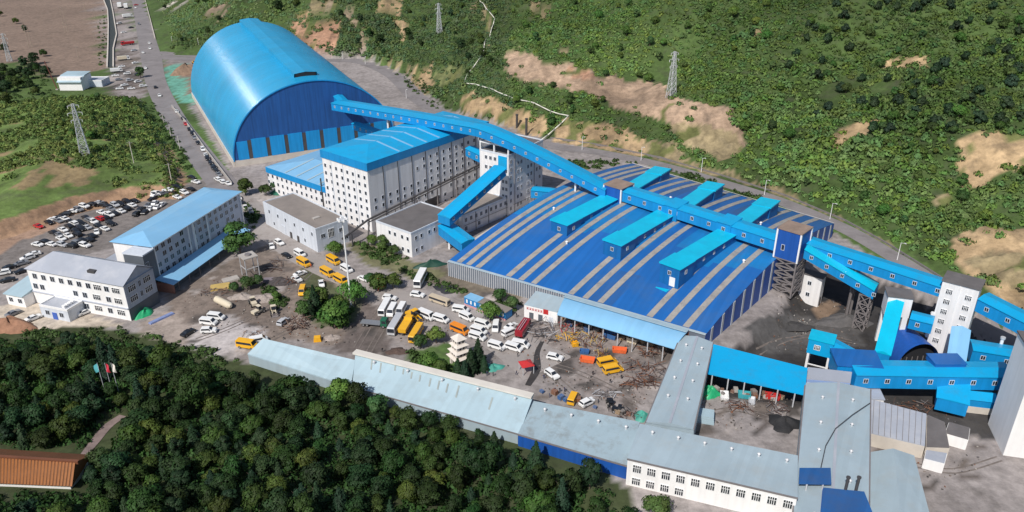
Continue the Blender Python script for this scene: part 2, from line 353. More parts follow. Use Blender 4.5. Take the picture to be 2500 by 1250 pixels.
for pl, c in BARE:
    zone(pl, c, .55, .8, HB & (hd > 6))
    mb0 = inpoly(PXG+jx*.8, PYG+jy*.8, pl) & vis & HB & (hd > 9)
    GZ[mb0] += (n5[mb0][:, 0]*2.2+n3g[mb0]*1.4)*(.5 if c == FLD else 1.0); dk = mb0 & (n3g+n5[..., 0]*.6 > .30); C[dk] *= .72; gs_ = mb0 & (vnoise(GX, GY, 7, 37) > (.45 if c == FLD else .27)); C[gs_] = np.array((.14,.15,.055))*(1+.5*n12[gs_])
tm, _ = seg_dist(PXG+jx*.2, PYG+jy*.2, np.array([(800,5),(845,35),(880,68),(890,95),(884,125)], float))
C[(tm < 6) & vis & (hd > 4)] = (.30,.23,.16)
# cut bank of the green mound
md = poly_sd(GX, GY, MOUNDW)
bk = (md > -2) & (md < 6.5) & (GY < 420) & (GX < -95)
C[bk] = np.array((.30,.19,.12))*(1+.5*(n12[bk]+n50[bk]))
mg = md >= 6.5
C[mg] = np.array((.105,.155,.045))*(1+.8*n50[mg]+.7*n12[mg])
n20 = vnoise(GX, GY, 20, 33)[..., None]; br_ = mg & (n20[..., 0]+.4*n12[..., 0] > .36); C[br_] = np.array((.22,.165,.09))*(1+.5*n12[br_])
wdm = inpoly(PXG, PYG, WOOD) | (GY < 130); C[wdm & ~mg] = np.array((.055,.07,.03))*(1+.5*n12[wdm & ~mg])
C = np.clip(C, .01, .9)
ny, nx = GX.shape
gv = np.stack([GX, GY, GZ], -1).reshape(-1, 3)
ii = (np.arange(ny-1)[:, None]*nx+np.arange(nx-1)[None]).ravel()
gf = np.stack([ii, ii+1, ii+nx+1, ii+nx], -1)
def np_mesh(name, V, Fq, mats, cols=None, smooth=True, k=4, normals=None):
    me = bpy.data.meshes.new(name); nv, nf = len(V), len(Fq)
    me.vertices.add(nv); me.vertices.foreach_set('co', V.astype(np.float32).ravel())
    me.loops.add(nf*k); me.loops.foreach_set('vertex_index', Fq.astype(np.int32).ravel())
    me.polygons.add(nf); me.polygons.foreach_set('loop_start', np.arange(0, nf*k, k, dtype=np.int32))
    me.polygons.foreach_set('use_smooth', np.full(nf, smooth))
    for m in mats: me.materials.append(m)
    me.update(calc_edges=True)
    if cols is not None:
        a = me.color_attributes.new('tint', 'FLOAT_COLOR', 'POINT')
        c4 = np.ones((nv, 4), np.float32); c4[:, :3] = cols; a.data.foreach_set('color', c4.ravel())
    if normals is not None:
        nn0 = normals/(np.linalg.norm(normals, axis=1)[:, None]+1e-9); a = me.attributes.new('custom_normal', 'FLOAT_VECTOR', 'POINT'); a.data.foreach_set('vector', nn0.astype(np.float32).ravel()); me.update()
    return me
M_ground = mat('earth_and_grass', (.2,.2,.1), .95, 0, .30, .35, bump=.5, bscale=.8, attr='tint', spec=.2, dirt=((.07,.062,.052), .45, .11))
tag(link('ground', np_mesh('ground', gv, gf, [M_ground], C.reshape(-1, 3))), 'valley floor and scrubby hillside around the works', kind='structure')
# ---------------------------------------------------------------- roads
def strip(name, label, pts, widths, m, lift=.05, sub=6, z=None):
    pts = [Vector((p.x, p.y, 0)) for p in pts]; fine, fw = [], []
    n = len(pts)
    for i in range(n-1):
        p0, p1, p2, p3 = pts[max(i-1, 0)], pts[i], pts[i+1], pts[min(i+2, n-1)]
        for k in range(sub):
            t = k/sub
            fine.append(.5*((2*p1)+(p2-p0)*t+(2*p0-5*p1+4*p2-p3)*t*t+(3*p1-p0-3*p2+p3)*t**3)); fw.append(widths[i]*(1-t)+widths[i+1]*t)
    fine.append(pts[-1]); fw.append(widths[-1])
    rows = []
    for i, p in enumerate(fine):
        d = (fine[min(i+1, len(fine)-1)]-fine[max(i-1, 0)]).normalized(); u = Vector((d.y, -d.x, 0))
        row = []
        for k in range(7):
            q = p+u*fw[i]*(k/6-.5)*-1; row.append((q.x, q.y, T(q.x, q.y)+lift))
        rows.append(row)
    mb = MB(); mb.grid([r[::-1] for r in rows])
    o = mb.build(name, m, None, True); tag(o, label, kind='structure'); return o, fine
_, SR = strip('service_road', 'grey haul road curving round the back of the works', ROADW, [11,11,12,13,14,14,13,11,10,9,9,9,9,9,9,9,9,9], M_asph, .09)
MAINPX = [(333,-8),(346,45),(357,90),(369,140),(382,205),(424,290),(478,365),(520,420),(566,476)]
strip('main_road', 'straight grey road running up the valley past the blue vaulted shed', [P(*p) for p in [(300,-60)]+MAINPX], [14,14,14,15,16,14,14,14,14,14], M_asph, .12)
strip('yard_road', 'dusty driveway leading through the yard between parked vehicles', [P(*p) for p in [(566,476),(612,512),(660,568),(735,622),(830,672),(950,720),(1090,762),(1230,830),(1340,900)]], [14,12,11,12,11,10,10,15,20], M_asph2, .10)
strip('side_road', 'short grey road joining the main road from the back of the vault', [P(*p) for p in [(384,137),(430,143),(500,146),(560,147)]], [12,12,12,12], M_asph, .16)
# concrete drainage channel with two kerb walls beside the field
def wall_line(name, label, cat, pts, w, h, m, group=None, step=6):
    mb = MB(); P0 = pts[0]
    for a, b in zip(pts[:-1], pts[1:]):
        L = (b-a).length; k = max(1, int(L/step))
        for i in range(k):
            p, q = a.lerp(b, i/k), a.lerp(b, (i+1)/k)
            u = Vector((-(q-p).y, (q-p).x, 0)).normalized()*w/2
            zp, zq = T(p.x, p.y), T(q.x, q.y)
            ring = lambda pt, z: (pt.x-u.x, pt.y-u.y, z), 
            b4 = [(p.x+u.x, p.y+u.y, zp-.5), (p.x-u.x, p.y-u.y, zp-.5), (q.x-u.x, q.y-u.y, zq-.5), (q.x+u.x, q.y+u.y, zq-.5)]
            t4 = [(p.x+u.x, p.y+u.y, zp+h), (p.x-u.x, p.y-u.y, zp+h), (q.x-u.x, q.y-u.y, zq+h), (q.x+u.x, q.y+u.y, zq+h)]
            mb.hexa(b4, t4)
    base = Vector((P0.x, P0.y, T(P0.x, P0.y)))
    o = mb.build(name, m, None, False, loc=base, off=base); return tag(o, label, cat, group)
CH = [(250,-8),(263,25),(265,60),(264,110),(262,165)]; CH2 = [(268,-8),(276,30),(285,85),(277,120),(277,165)]
wall_line('channel_wall', 'pale channel wall nearer the ploughed field', 'wall', [P(*p) for p in CH], 1.0, 1.2, M_concl)
wall_line('channel_wall', 'pale channel wall nearer the parked trucks', 'wall', [P(*p) for p in CH2], 1.0, 1.2, M_concl)
chm = MB(); chm.grid([[tuple(P(a, b).xy)+(.13,), tuple(P(c, d).xy)+(.13,)][::1] for (a, b), (c, d) in zip(CH, CH2)])
tag(chm.build('channel_bed', mat('dark_channel_mud', (.045,.05,.045), .6, 0, .3, .3)), 'dark ditch bed between two pale channel walls', kind='structure')
wall_line('road_parapet', 'pale parapet on the hill side of the far main road', 'wall', [P(*p) for p in [(353,-4),(366,45),(379,95)]], .7, 1.1, M_concl)
wall_line('boundary_wall', 'low concrete wall between the road and the blue vaulted shed', 'wall', [P(*p) for p in [(420,262),(455,302),(500,365),(548,428),(566,452)]], .5, 1.6, M_conc)
# road edge barrier on the haul road
for i in range(0, len(SR)-1, 1): pass
wall_line('guard_kerb', 'low dark kerb along the hill side of the haul road', 'kerb', [p+Vector((0,0,0)) for p in [P(a+14, b-13) for a, b in ROADPX[8:]]], .5, .7, M_steel)
# ---------------------------------------------------------------- windows
WIN = {}
def win_mesh(w, h, style='plain'):
    k = (round(w, 2), round(h, 2), style)
    if k in WIN: return WIN[k]
    mb = MB(); t = .12; d = .10
    fm = 0
    mb.box(-w/2, w/2, -.04, .02, -h/2, h/2, 1)
    mb.box(-w/2-t, w/2+t, -d, .02, -h/2-t, -h/2, fm); mb.box(-w/2-t, w/2+t, -d, .02, h/2, h/2+t, fm)
    mb.box(-w/2-t, -w/2, -d, .02, -h/2, h/2, fm); mb.box(w/2, w/2+t, -d, .02, -h/2, h/2, fm)
    if style == 'mull':
        mb.box(-.05, .05, -d, .0, -h/2, h/2, fm)
    if style == 'multi':
        for q in (-.25, 0, .25): mb.box(w*q-.07, w*q+.07, -d, .0, -h/2, h/2, fm)
        mb.box(-w/2, w/2, -d+.01, .0, h*.12, h*.12+.1, fm)
    WIN[k] = mb.mesh('window', [M_trim if style == 'multi' else M_grayw, M_glass]); return WIN[k]
def windows(par, face, us, zs, w, h, style='plain', skip=0.0, rng=None, at=0.0, name='window'):
    """face 'x': wall y=at facing -y, u along x; face 'y': wall x=at facing -x, u along y"""
    me = win_mesh(w, h, style); rng = rng or random
    for z in zs:
        for u in us:
            if skip and rng.random() < skip: continue
            if face == 'x': link(name, me, par, (u, at-.012, z))
            else: link(name, me, par, (at-.012, u, z), -math.pi/2)
def lsp(a, b, n): return [a+(b-a)*i/(n-1) for i in range(n)] if n > 1 else [a]
# ---------------------------------------------------------------- generic buildings
def hip_roof(mb, L, W, z, rise, ov=.6, ins=None, mi=0):
    ins = ins if ins is not None else min(L, W)/2
    a = [(-ov,-ov,z),(L+ov,-ov,z),(L+ov,W+ov,z),(-ov,W+ov,z)]
    if L >= W: r = [(ins, W/2, z+rise), (L-ins, W/2, z+rise)]; f = [(0,1,5,4),(1,2,5),(2,3,4,5),(3,0,4)]
    else: r = [(L/2, ins, z+rise), (L/2, W-ins, z+rise)]; f = [(0,1,4),(1,2,5,4),(2,3,5),(3,0,4,5)]
    return mb.add(a+r, f+[(3,2,1,0)], mi)
def parapet_roof(par, L, W, H, m_roof, m_edge, name='roof'):
    r = MB().box(.3, L-.3, .3, W-.3, H-.5, H+.05).build(name, m_roof, par)
    e = MB(); t = .3
    for b in ((-.05, L+.05, -.05, t), (-.05, L+.05, W-t, W+.05), (-.05, t, t, W-t), (L-t, L+.05, t, W-t)): e.box(*b, H-.25, H+.5)
    e.build('parapet', m_edge, r); return r
def yaw_of(a, b): return math.atan2(b.y-a.y, b.x-a.x)
# ------------ vaulted shed
VA, VB = P(573,408).xy, P(966,349).xy
VA = Vector((VA.x, VA.y, 0)); VB = Vector((VB.x, VB.y, 0))
vyaw = yaw_of(VA, VB); VW = (VB-VA).length; VL = 160.0
vt = thing('vaulted_coal_shed', 'huge bright blue barrel-vaulted coal storage shed with navy end wall', 'shed', VA, vyaw)
# local: x across the front, y to the back
def varc(y, n=36, e=0.0, z0=3.0, inset=0.0):
    hgt = 37.2+(43.8-37.2)*(y/VL)**1.0
    pts = []
    for i in range(n+1):
        th = math.pi*(1-i/n); c, s = math.cos(th), math.sin(th)
        x = math.copysign(abs(c)**1.0, c); zz = abs(s)**.98
        pts.append((VW/2+(VW/2+e-inset)*x, y, z0+(hgt+e-inset)*zz))
    return pts
ys = lsp(-.45, VL, 48)
rows = [varc(y, 44) for y in ys]; mb = MB(); mb.grid([[r[i] for r in rows] for i in range(45)])
rib = mb.build('roof', M_blue, vt, True)
rb = MB()
for y in lsp(0, VL, 24): pass
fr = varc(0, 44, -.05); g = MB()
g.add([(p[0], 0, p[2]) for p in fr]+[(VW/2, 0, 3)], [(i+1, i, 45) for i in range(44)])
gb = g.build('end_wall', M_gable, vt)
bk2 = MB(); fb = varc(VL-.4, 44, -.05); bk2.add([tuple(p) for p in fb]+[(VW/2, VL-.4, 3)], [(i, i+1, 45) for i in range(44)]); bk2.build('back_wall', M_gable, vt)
# trim round the arch
edge_o = varc(-.45, 44, .12); edge_i = varc(-.45, 44, -.5); tr = MB(); tr.grid([edge_o, edge_i]); tr.grid([edge_i, varc(0, 44, -.5)]); tr.build('arch_trim', M_band, vt)
MB().box(-.4, .5, 0, VL, 0, 3.3).box(VW-.5, VW+.4, 0, VL, 0, 3.3).build('base_wall', M_concl, vt)
MB().box(.6, VW-.6, -.25, .25, -.5, 3.3).build('front_plinth', M_concl, vt)
# light-blue cladding panels between dark slots
slots = [8.0+k*9.4 for k in range(9)]
def zband(x): return 14.0
xs = [2.6]+[v for s in slots for v in (s, s+2.0)]+[VW-2.6]
for i in range(0, len(xs)-1):
    a, b = xs[i], xs[i+1]
    if i % 2 == 0:
        if a < 3: hexl = [(a, b)]; 
        mbp = MB(); top = 13.6
        xa = a
        mbp.box(xa, b, -.3, -.05, 3.3, top if a > 4 else 13.0); mbp.build('cladding_panel', M_band, vt)
    else:
        MB().box(a, b, -.16, -.06, 3.3, 13.2).build('dark_slot', M_dark if False else M_pipe, vt)
# ridge ventilator
mon = MB(); mon_rows = []
y0, y1 = 9.0, VL-1
def ridge_z(y): return 3.0+37.2+(43.8-37.2)*(y/VL)
for y in (y0, y1):
    z = ridge_z(y); mon_rows.append([(VW/2-6.2, y, z-1.5), (VW/2-6.0, y, z+1.6), (VW/2, y, z+2.3), (VW/2+6.0, y, z+1.6), (VW/2+6.2, y, z-1.5)])
mon.grid([[r[i] for r in mon_rows] for i in range(5)])
mv = mon.build('ridge_ventilator', M_blue, vt)
ez = ridge_z(y0); en = MB(); en.add([(VW/2-5.4, y0+.15, ez-.2), (VW/2+5.4, y0+.15, ez-.2), (VW/2+5.4, y0+.15, ez+1.5), (VW/2, y0+.15, ez+2.1), (VW/2-5.4, y0+.15, ez+1.5)], [(0,1,2,3,4)]); en.build('vent_opening', M_dark, mv)
ez2 = ridge_z(y1); MB().add([(VW/2-6, y1-.1, ez2-1), (VW/2+6, y1-.1, ez2-1), (VW/2+6, y1-.1, ez2+1.6), (VW/2, y1-.1, ez2+2.3), (VW/2-6, y1-.1, ez2+1.6)], [(4,3,2,1,0)]).build('vent_end', M_blue, mv)
# ------------ main preparation plant
pf = P(895, 399, 30.5); pf.z = 0; PYAW = R(51.5)
pt = thing('preparation_plant', 'tall white eight-storey preparation plant with blue hipped roof', 'building', pf, PYAW)
PL, PW, PH = 76.0, 28.6, 27.6
MB().box(0, PL, 0, PW, -.5, PH).build('wall', M_white, pt)
fs = MB()
for b in ((-.45, PL+.45, -.45, -.003), (-.45, PL+.45, PW+.003, PW+.45), (-.45, -.003, -.003, PW+.003), (PL+.003, PL+.45, -.003, PW+.003)): fs.box(*b, PH-.4, PH+3.0)
fs.build('fascia', M_convw, pt)
rf = MB(); hip_roof(rf, PL, PW, PH+3.0, 1.9, .5, 14); rf = rf.build('roof', M_conv, pt)
for k in range(8):
    x = 10+k*8.2
    for s in (0, 1):
        ya, yb = (.3, PW/2-.3) if s == 0 else (PW/2+.3, PW-.3)
        za, zb = (PH+3.12, PH+4.88) if s == 0 else (PH+4.88, PH+3.12)
        if k == 0: continue
        q = MB().hexa([(x, ya, za-.1), (x+1.0, ya, za-.1), (x+1.0, yb, zb-.1), (x, yb, zb-.1)], [(x, ya, za+.06), (x+1.0, ya, za+.06), (x+1.0, yb, zb+.06), (x, yb, zb+.06)])
        q.build('roof_light_strip', M_sblue, rf)
rg = random.Random(3)
for k in range(1, 9): link('downpipe', None, pt) if False else MB().box(k*8.4-.12, k*8.4+.12, -.22, -.003, 0, PH-.4).build('downpipe', M_pipe, pt)
for k in range(1, 4): MB().box(-.22, -.003, k*7.6-.12, k*7.6+.12, 0, PH-.4).build('downpipe', M_grayw, pt)
zr = [PH-3.7-3.42*k for k in range(8)]
usL = [2.0+k*3.55 for k in range(8)]
windows(pt, 'y', usL, zr[0:1]+zr[1:2]+zr[2:], 1.15, 1.5)
usR = [3.0+k*4.2 for k in range(17)]
windows(pt, 'x', usR[7:], zr[0:1], 1.2, 1.5); windows(pt, 'x', usR[6:], zr[1:2], 1.2, 1.5)
for z in (zr[3], zr[4]): windows(pt, 'x', usR, [z], 1.2, 1.5)
windows(pt, 'x', usR[8:], [zr[2]], 1.2, 1.5); windows(pt, 'x', usR[4:], [zr[5]], 1.2, 1.5, skip=.12, rng=rg); windows(pt, 'x', usR[3:], [zr[6]], 1.2, 1.5, skip=.15, rng=rg)
windows(pt, 'x', usR[1:6]+usR[9:], [zr[7]], 1.2, 1.5, skip=.2, rng=rg)
MB().box(33, 41, -.3, -.01, 0, 4.2).build('loading_door', M_pipe, pt)
# pipe rack along the right face
pr = thing('pipe_rack', 'dark pipe rack slanting along the long face of the plant', 'pipe', pf+Vector((0,0,0)), PYAW)
q = MB(); q.tube((-20, -5, 5.5), (-3, -1.6, 7.2), .45, n=8); q.tube((-3, -1.6, 7.2), (PL, -1.4, 12.2), .42, n=8); q.build('pipe', M_pipe, pr)
q = MB(); q.tube((-3, -2.5, 6.5), (PL, -2.3, 11.5), .25, n=6); q.build('pipe', M_pipe, pr)
for k in range(6):
    x = -14+k*13; MB().box(x-.2, x+.2, -2.2 if x > 0 else -3.8, -1.8 if x > 0 else -3.4, 0, 6.0+x*.065).build('rack_post', M_steel, pr)
MB().tube((-6, -4, 0), (-3, -2, 7), .35, n=8).build('riser_pipe', M_pipe, pr)
cyc = thing('dust_collector', 'dark cylindrical dust collector at the foot of the plant corner', 'machine', pf+Vector((math.cos(PYAW)*6+math.sin(PYAW)*5, math.sin(PYAW)*6-math.cos(PYAW)*5, 0)), PYAW)
q = MB(); q.tube((0,0,2.4), (0,0,6.2), 1.7, 1.7, 14); q.tube((0,0,6.2), (0,0,7.2), 1.7, .6, 14); q.build('drum', M_pipe, cyc)
MB().tube((0,0,.6), (0,0,2.4), .5, 1.7, 14).build('cone', M_pipe, cyc)
for a, b in ((1.2,1.2),(-1.2,1.2),(1.2,-1.2),(-1.2,-1.2)): MB().box(a-.12, a+.12, b-.12, b+.12, 0, 3).build('leg', M_steel, cyc)
# wing
wt_o = pf + Vector((math.cos(PYAW)*1.5-math.sin(PYAW)*PW, math.sin(PYAW)*1.5+math.cos(PYAW)*PW, 0))
wt = thing('plant_wing', 'lower white wing with pale blue hipped roof beside the tall plant', 'building', wt_o, PYAW)
WL, WW, WH = 34.0, 44.5, 10.2
MB().box(0, WL, .02, WW, -.5, WH).build('wall', M_white, wt)
fs = MB()
for b in ((-.4, -.003, .05, WW+.4), (-.003, WL+.4, WW+.003, WW+.4), (WL+.003, WL+.4, .05, WW)): fs.box(*b, WH-.3, WH+2.4)
fs.build('fascia', M_convw, wt)
rf = MB(); rf.add([(-.4,.05,WH+2.4),(WL+.4,.05,WH+2.4),(WL+.4,WW+.4,WH+2.4),(-.4,WW+.4,WH+2.4),(WL/2,.05,WH+4.8),(WL/2,WW-15,WH+4.8)], [(0,1,4),(1,2,5,4),(2,3,5),(3,0,4,5),(3,2,1,0)])
rf = rf.build('roof', M_sblue, wt)
for k in range(4):
    y = 6+k*8.0
    MB().hexa([(.2,y,WH+2.55),(WL/2-.3,y,WH+4.8),(WL/2-.3,y+.9,WH+4.8),(.2,y+.9,WH+2.55)],[(.2,y,WH+2.72),(WL/2-.3,y,WH+4.95),(WL/2-.3,y+.9,WH+4.95),(.2,y+.9,WH+2.72)]).build('roof_light_strip', M_lblue, rf)
windows(wt, 'y', [2+k*3.5 for k in range(13)], [WH-1.5-3.3*k for k in range(3)], 1.15, 1.5)
MB().box(-.5, -.1, 4, 4.5, 0, WH+6).build('flue_pipe', M_pipe, wt)
# ------------ lift and screening tower below the main conveyor
tf = P(1242, 527); tt = thing('screening_tower', 'tall narrow white tower with open top frame under the long conveyor', 'building', tf, R(55))
TL, TW, TH = 27.0, 15.5, 27.6
MB().box(0, TL, 0, TW, -.5, TH).build('wall', M_white, tt)
parapet_roof(tt, TL, TW, TH, M_flatd, M_grayw)
fr = MB()
for x, y in ((.3,.3),(.3,TW/2),(.3,TW-.3),(9,.3),(9,TW-.3)): fr.box(x-.3, x+.3, y-.3, y+.3, TH+.5, TH+3.6)
fr.box(0, .6, 0, TW, TH+3.6, TH+4.3); fr.box(.6, 9.3, 0, .6, TH+3.6, TH+4.3); fr.box(.6, 9.3, TW-.6, TW, TH+3.6, TH+4.3); fr.build('top_frame', M_trim, tt)
MB().box(-.25, -.01, .8, 5.4, TH-7.5, TH-.6).build('blue_panel', M_conv, tt)
windows(tt, 'y', [7.2,9.6,12.0], [TH-2.6,TH-7.0], 1.2, 1.5, 'mull'); windows(tt, 'y', [1.2,2.9], [TH-12-3.4*k for k in range(4)], 1.0, 1.4, 'mull')
windows(tt, 'x', [1.6], [TH-3-3.6*k for k in range(8)], 1.2, 1.6, 'mull')
windows(tt, 'x', [7.0,9.6,15.0,17.5], [TH-5-3.9*k for k in range(6)], 1.2, 1.6, 'mull', skip=.12, rng=rg); windows(tt, 'x', [22,24.5], [TH-8-4.2*k for k in range(4)], 1.2, 1.6, 'mull', skip=.3, rng=rg)
for x in (4.6, 20.0): MB().box(x-.12, x+.12, -.2, -.004, 0, TH-.4).build('downpipe', M_steel, tt)
annx = P(1132, 573); a2 = tf.copy(); AYAW = R(49)
at_ = thing('long_annex', 'long two-storey white annex at the foot of the tower', 'building', annx, AYAW)
AL, AW, AH = 27.0, 11.0, 8.2
MB().box(0, AL, 0, AW, -.5, AH).build('wall', M_white, at_); parapet_roof(at_, AL, AW, AH, M_flat, M_grayw)
windows(at_, 'x', [1.6+k*3.1 for k in range(9)], [AH-2.0], 1.3, 1.7, 'mull'); windows(at_, 'x', [1.6, 9.5], [2.4], 1.3, 1.7, 'mull'); windows(at_, 'y', [2.5], [2.5], 1.2, 1.5)
for x in (7.5, 15.5): MB().box(x-.1, x+.1, -.2, -.004, 0, AH).build('downpipe', M_pipe, at_)
q = MB(); q.tube((0, -.5, 4.1), (AL+22, -.5, 4.1), .12, n=6); q.build('service_pipe', M_steel, at_)
low2 = thing('low_store', 'low white store with concrete apron beyond the tower', 'building', annx+Vector((math.cos(AYAW)*AL, math.sin(AYAW)*AL, 0)), AYAW)
MB().box(.3, 22, 1.5, 9, -.5, 3.6).build('wall', M_white, low2); MB().box(.0, 22.3, 1.2, 9.3, 3.6, 3.9).build('roof', M_concl, low2)
apr = MB(); aa = [P(1145,590), P(1290,500), P(1345,478), P(1300,520), P(1165,600)]
apr.add([(p.x, p.y, .16) for p in aa], [(4,3,2,1,0)][::1]); tag(apr.build('concrete_apron', M_concl), 'strip of pale concrete between the annex and the blue hall', kind='structure')
# ------------ small flat-roofed buildings
sf = P(777, 617); sr_ = P(854, 590); sl_ = P(647, 548)
syaw = (yaw_of(sf, sr_) + (yaw_of(sf, sl_)-math.pi/2))/2
st = thing('boiler_house', 'pale grey flat-roofed block in front of the plant wing', 'building', sf, syaw)
SL, SW, SH = (sr_-sf).length, (sl_-sf).length, 10.0
MB().box(0, SL, 0, SW, -.5, SH).build('wall', M_grayw, st); rr = parapet_roof(st, SL, SW, SH, M_flat, M_grayw)
MB().box(5, 8, 9, 10.5, SH+.05, SH+.5).build('roof_hatch', M_conc, rr)
windows(st, 'y', [3,9.5,16,23,29,36], [SH-2.8], 1.0, 1.5); windows(st, 'y', [9,33], [2.6], 1.0, 1.4)
windows(st, 'x', [3.0,11.5], [SH-3.6], 1.8, 1.7, 'mull'); windows(st, 'x', [6.8], [SH-3.4], 2.6, 3.6, 'multi'); windows(st, 'x', [13.5], [2.6], 2.0, 1.7, 'mull')
for y in (13.5, 19): MB().box(-.2, -.01, y, y+1.5, 0, 2.8).build('door', M_pipe, st)
MB().box(-.2, -.01, 24, 27.0, 0, 4.0).build('door', M_grayw, st)
bf = P(1007, 629); bl_ = P(950, 590); byaw = R(52)
bt = thing('pump_house', 'white two-storey flat-roofed building where two blue conveyors meet', 'building', bf, byaw)
BL, BW, BH = 26.0, (bl_-bf).length+1.0, 10.2
MB().box(0, BL, 0, BW, -.5, BH).build('wall', M_white, bt); parapet_roof(bt, BL, BW, BH, M_flatd, M_grayw)
windows(bt, 'y', [2,5,9,12], [BH-2.6, 2.4], 1.1, 1.5); windows(bt, 'x', [2.5,5.5,10,13], [BH-2.6], 1.1, 1.5); windows(bt, 'x', [2.5,5.5], [2.4], 1.1, 1.5)
# ------------ office: short block and long block
of = P(321, 783.5); OYAW = R(72)
ot = thing('office_block', 'three-storey white office block with grey gabled roof', 'building', of, OYAW)
OL, OW, OH = 13.8, 41.0, 13.6
MB().box(0, OL, 0, OW, -1, OH).build('wall', M_whit2, ot)
MB().box(-.0, OL, -.18, -.004, 0, 4.4).build('dark_base_panel', M_darkb, ot)
MB().box(-.01, OL, -.12, -.004, 4.4, OH).build('shaded_side', M_offw, ot)  # grey sheet paints the weaker light on this side
gr = MB(); ov = .6; RZ = OH+4.2
gr.add([(-ov,-ov,OH-.1),(OL/2,-ov,RZ),(OL+ov,-ov,OH-.1),(-ov,OW+ov,OH-.1),(OL/2,OW-6,RZ),(OL+ov,OW+ov,OH-.1)], [(0,1,4,3),(1,2,5,4),(3,4,5),(0,3,5,2)])
gr = gr.build('roof', M_greyr, ot); MB().add([(0,-.05,OH),(OL,-.05,OH),(OL/2,-.05,RZ-.25)], [(0,1,2)]).build('gable', M_offw, ot)
MB().box(1.8, 3.2, 13, 16, OH+1.0, OH+2.2).build('roof_hatch', M_pipe, gr)
for z, us in ((OH-2.6, lsp(3.5, OW-3, 10)), (OH-6.6, [3.5,7.5,12.5,17.5,21.5,36,39]), (2.6, [3.5,8,13,18,22,26])):
    for i, u in enumerate(us):
        windows(ot, 'y', [u], [z], 3.0 if u < 5 or abs(u-12) < 1.5 else 1.8, 1.9, 'multi' if (u < 5 or abs(u-12) < 1.5) else 'mull')
windows(ot, 'x', [3.2, 10.2], [OH-2.6, OH-6.4], 3.2, 2.1, 'multi', at=-.12); windows(ot, 'x', [6.8], [OH-2.6, OH-6.4], 1.0, 2.0, 'mull', at=-.12)
MB().box(-.35, -.004, 0, OW, 4.5, 4.9).build('string_course', M_offw, ot)
pc = thing('porch_block', 'small grey flat-roofed porch with roof equipment before the office', 'building', of+Vector((math.cos(OYAW)*-7-math.sin(OYAW)*19, math.sin(OYAW)*-7+math.cos(OYAW)*19, 0)), OYAW)
MB().box(0, 6.6, 0, 12, -.5, 4.3).build('wall', M_grayw, pc); parapet_roof(pc, 6.6, 12, 4.3, M_greyr, M_trim)
windows(pc, 'y', [3, 9], [2.2], 1.6, 1.6, 'mull'); MB().box(-.15, -.01, 5, 7, 0, 2.6).build('door', mat('blue_door', (.05,.12,.45), .5), pc)
for k in range(4): MB().box(1+k*1.2, 1.8+k*1.2, 2, 3.2, 4.4, 5.3).build('roof_unit', M_trim, pc)
lw = thing('side_lodge', 'small white lodge with pale blue roof at the office end', 'building', of+Vector((math.cos(OYAW)*-1-math.sin(OYAW)*41.3, math.sin(OYAW)*-1+math.cos(OYAW)*41.3, 0)), OYAW)
MB().box(-3, 7, 0, 8, -.5, 4.2).build('wall', M_whit2, lw); q = MB(); q.hexa([(-3.5,-.0,4.2),(7.4,-.0,4.2),(7.4,8.5,4.2),(-3.5,8.5,4.2)], [(-3.5,-.0,4.5),(7.4,-.0,6.2),(7.4,8.5,6.2),(-3.5,8.5,4.5)]); q.build('roof', M_lblue, lw)
windows(lw, 'y', [2,6], [2.3], 1.6, 1.6, 'mull', at=-3)
lf = P(394, 704); lf = P(371, 601, 16.8); lf.z = 0; LYAW = R(75)
lt = thing('office_long_block', 'five-storey office block with shade-grey long face and light blue hipped roof', 'building', lf, LYAW)
LL, LW, LH = 55.0, 16.5, 16.8
MB().box(0, LL, 0, LW, -1, LH).build('wall', M_offw, lt)  # dim tone of the long face put into the wall colour
rf = MB(); hip_roof(rf, LL, LW, LH, 2.3, .9, 6.5); rf = rf.build('roof', M_sblue, lt)
MB().box(-.9, LL+.9, -.92, -.6, LH-.35, LH-.02).build('gutter', M_trim, lt)
MB().box(-.15, -.003, 6.0, LW, -1, LH).build('end_wall', M_whit2, lt)
MB().box(-6.0, -.16, -.5, 7.6, 0, LH-1.2).build('stair_block', M_darkb, lt)
MB().box(-6.2, -.16, -.7, 7.8, LH-1.2, LH-.7).build('stair_roof', M_grayw, lt)
windows(lt, 'x', [1.8+k*3.55 for k in range(15)], [LH-1.9-3.15*k for k in range(5)], 1.9, 1.8, 'mull', skip=.05, rng=rg)
windows(lt, 'x', [-4.6], [LH-5, LH-9], 1.2, 1.7, 'mull', at=-.5)
for x, w in ((.4,.5),(19.5,.45),(22.6,1.0),(31,.45),(LL-.5,.5)): MB().box(x-w/2, x+w/2, -.5, -.004, 0, LH-.6).build('drain_column', M_trim, lt)
can = thing('canopy', 'long light blue lean-to canopy below the long office block', 'canopy', lf, LYAW)
MB().hexa([(-3,-8.2,3.7),(LL-8,-8.2,3.7),(LL-8,-.6,4.9),(-3,-.6,4.9)], [(-3,-8.2,3.9),(LL-8,-8.2,3.9),(LL-8,-.6,5.1),(-3,-.6,5.1)]).build('roof', M_sblue, can)
MB().box(-2.6, -2.3, -7.8, -.7, 0, 3.7).build('end_wall', M_brick, can)
MB().box(-2.3, LL-8.5, -5.2, -5.0, 0, 3.9).build('back_wall', M_darkb, can)
for k in range(8): MB().box(k*6.2, k*6.2+.25, -7.9, -7.65, 0, 3.75).build('post', M_steel, can)
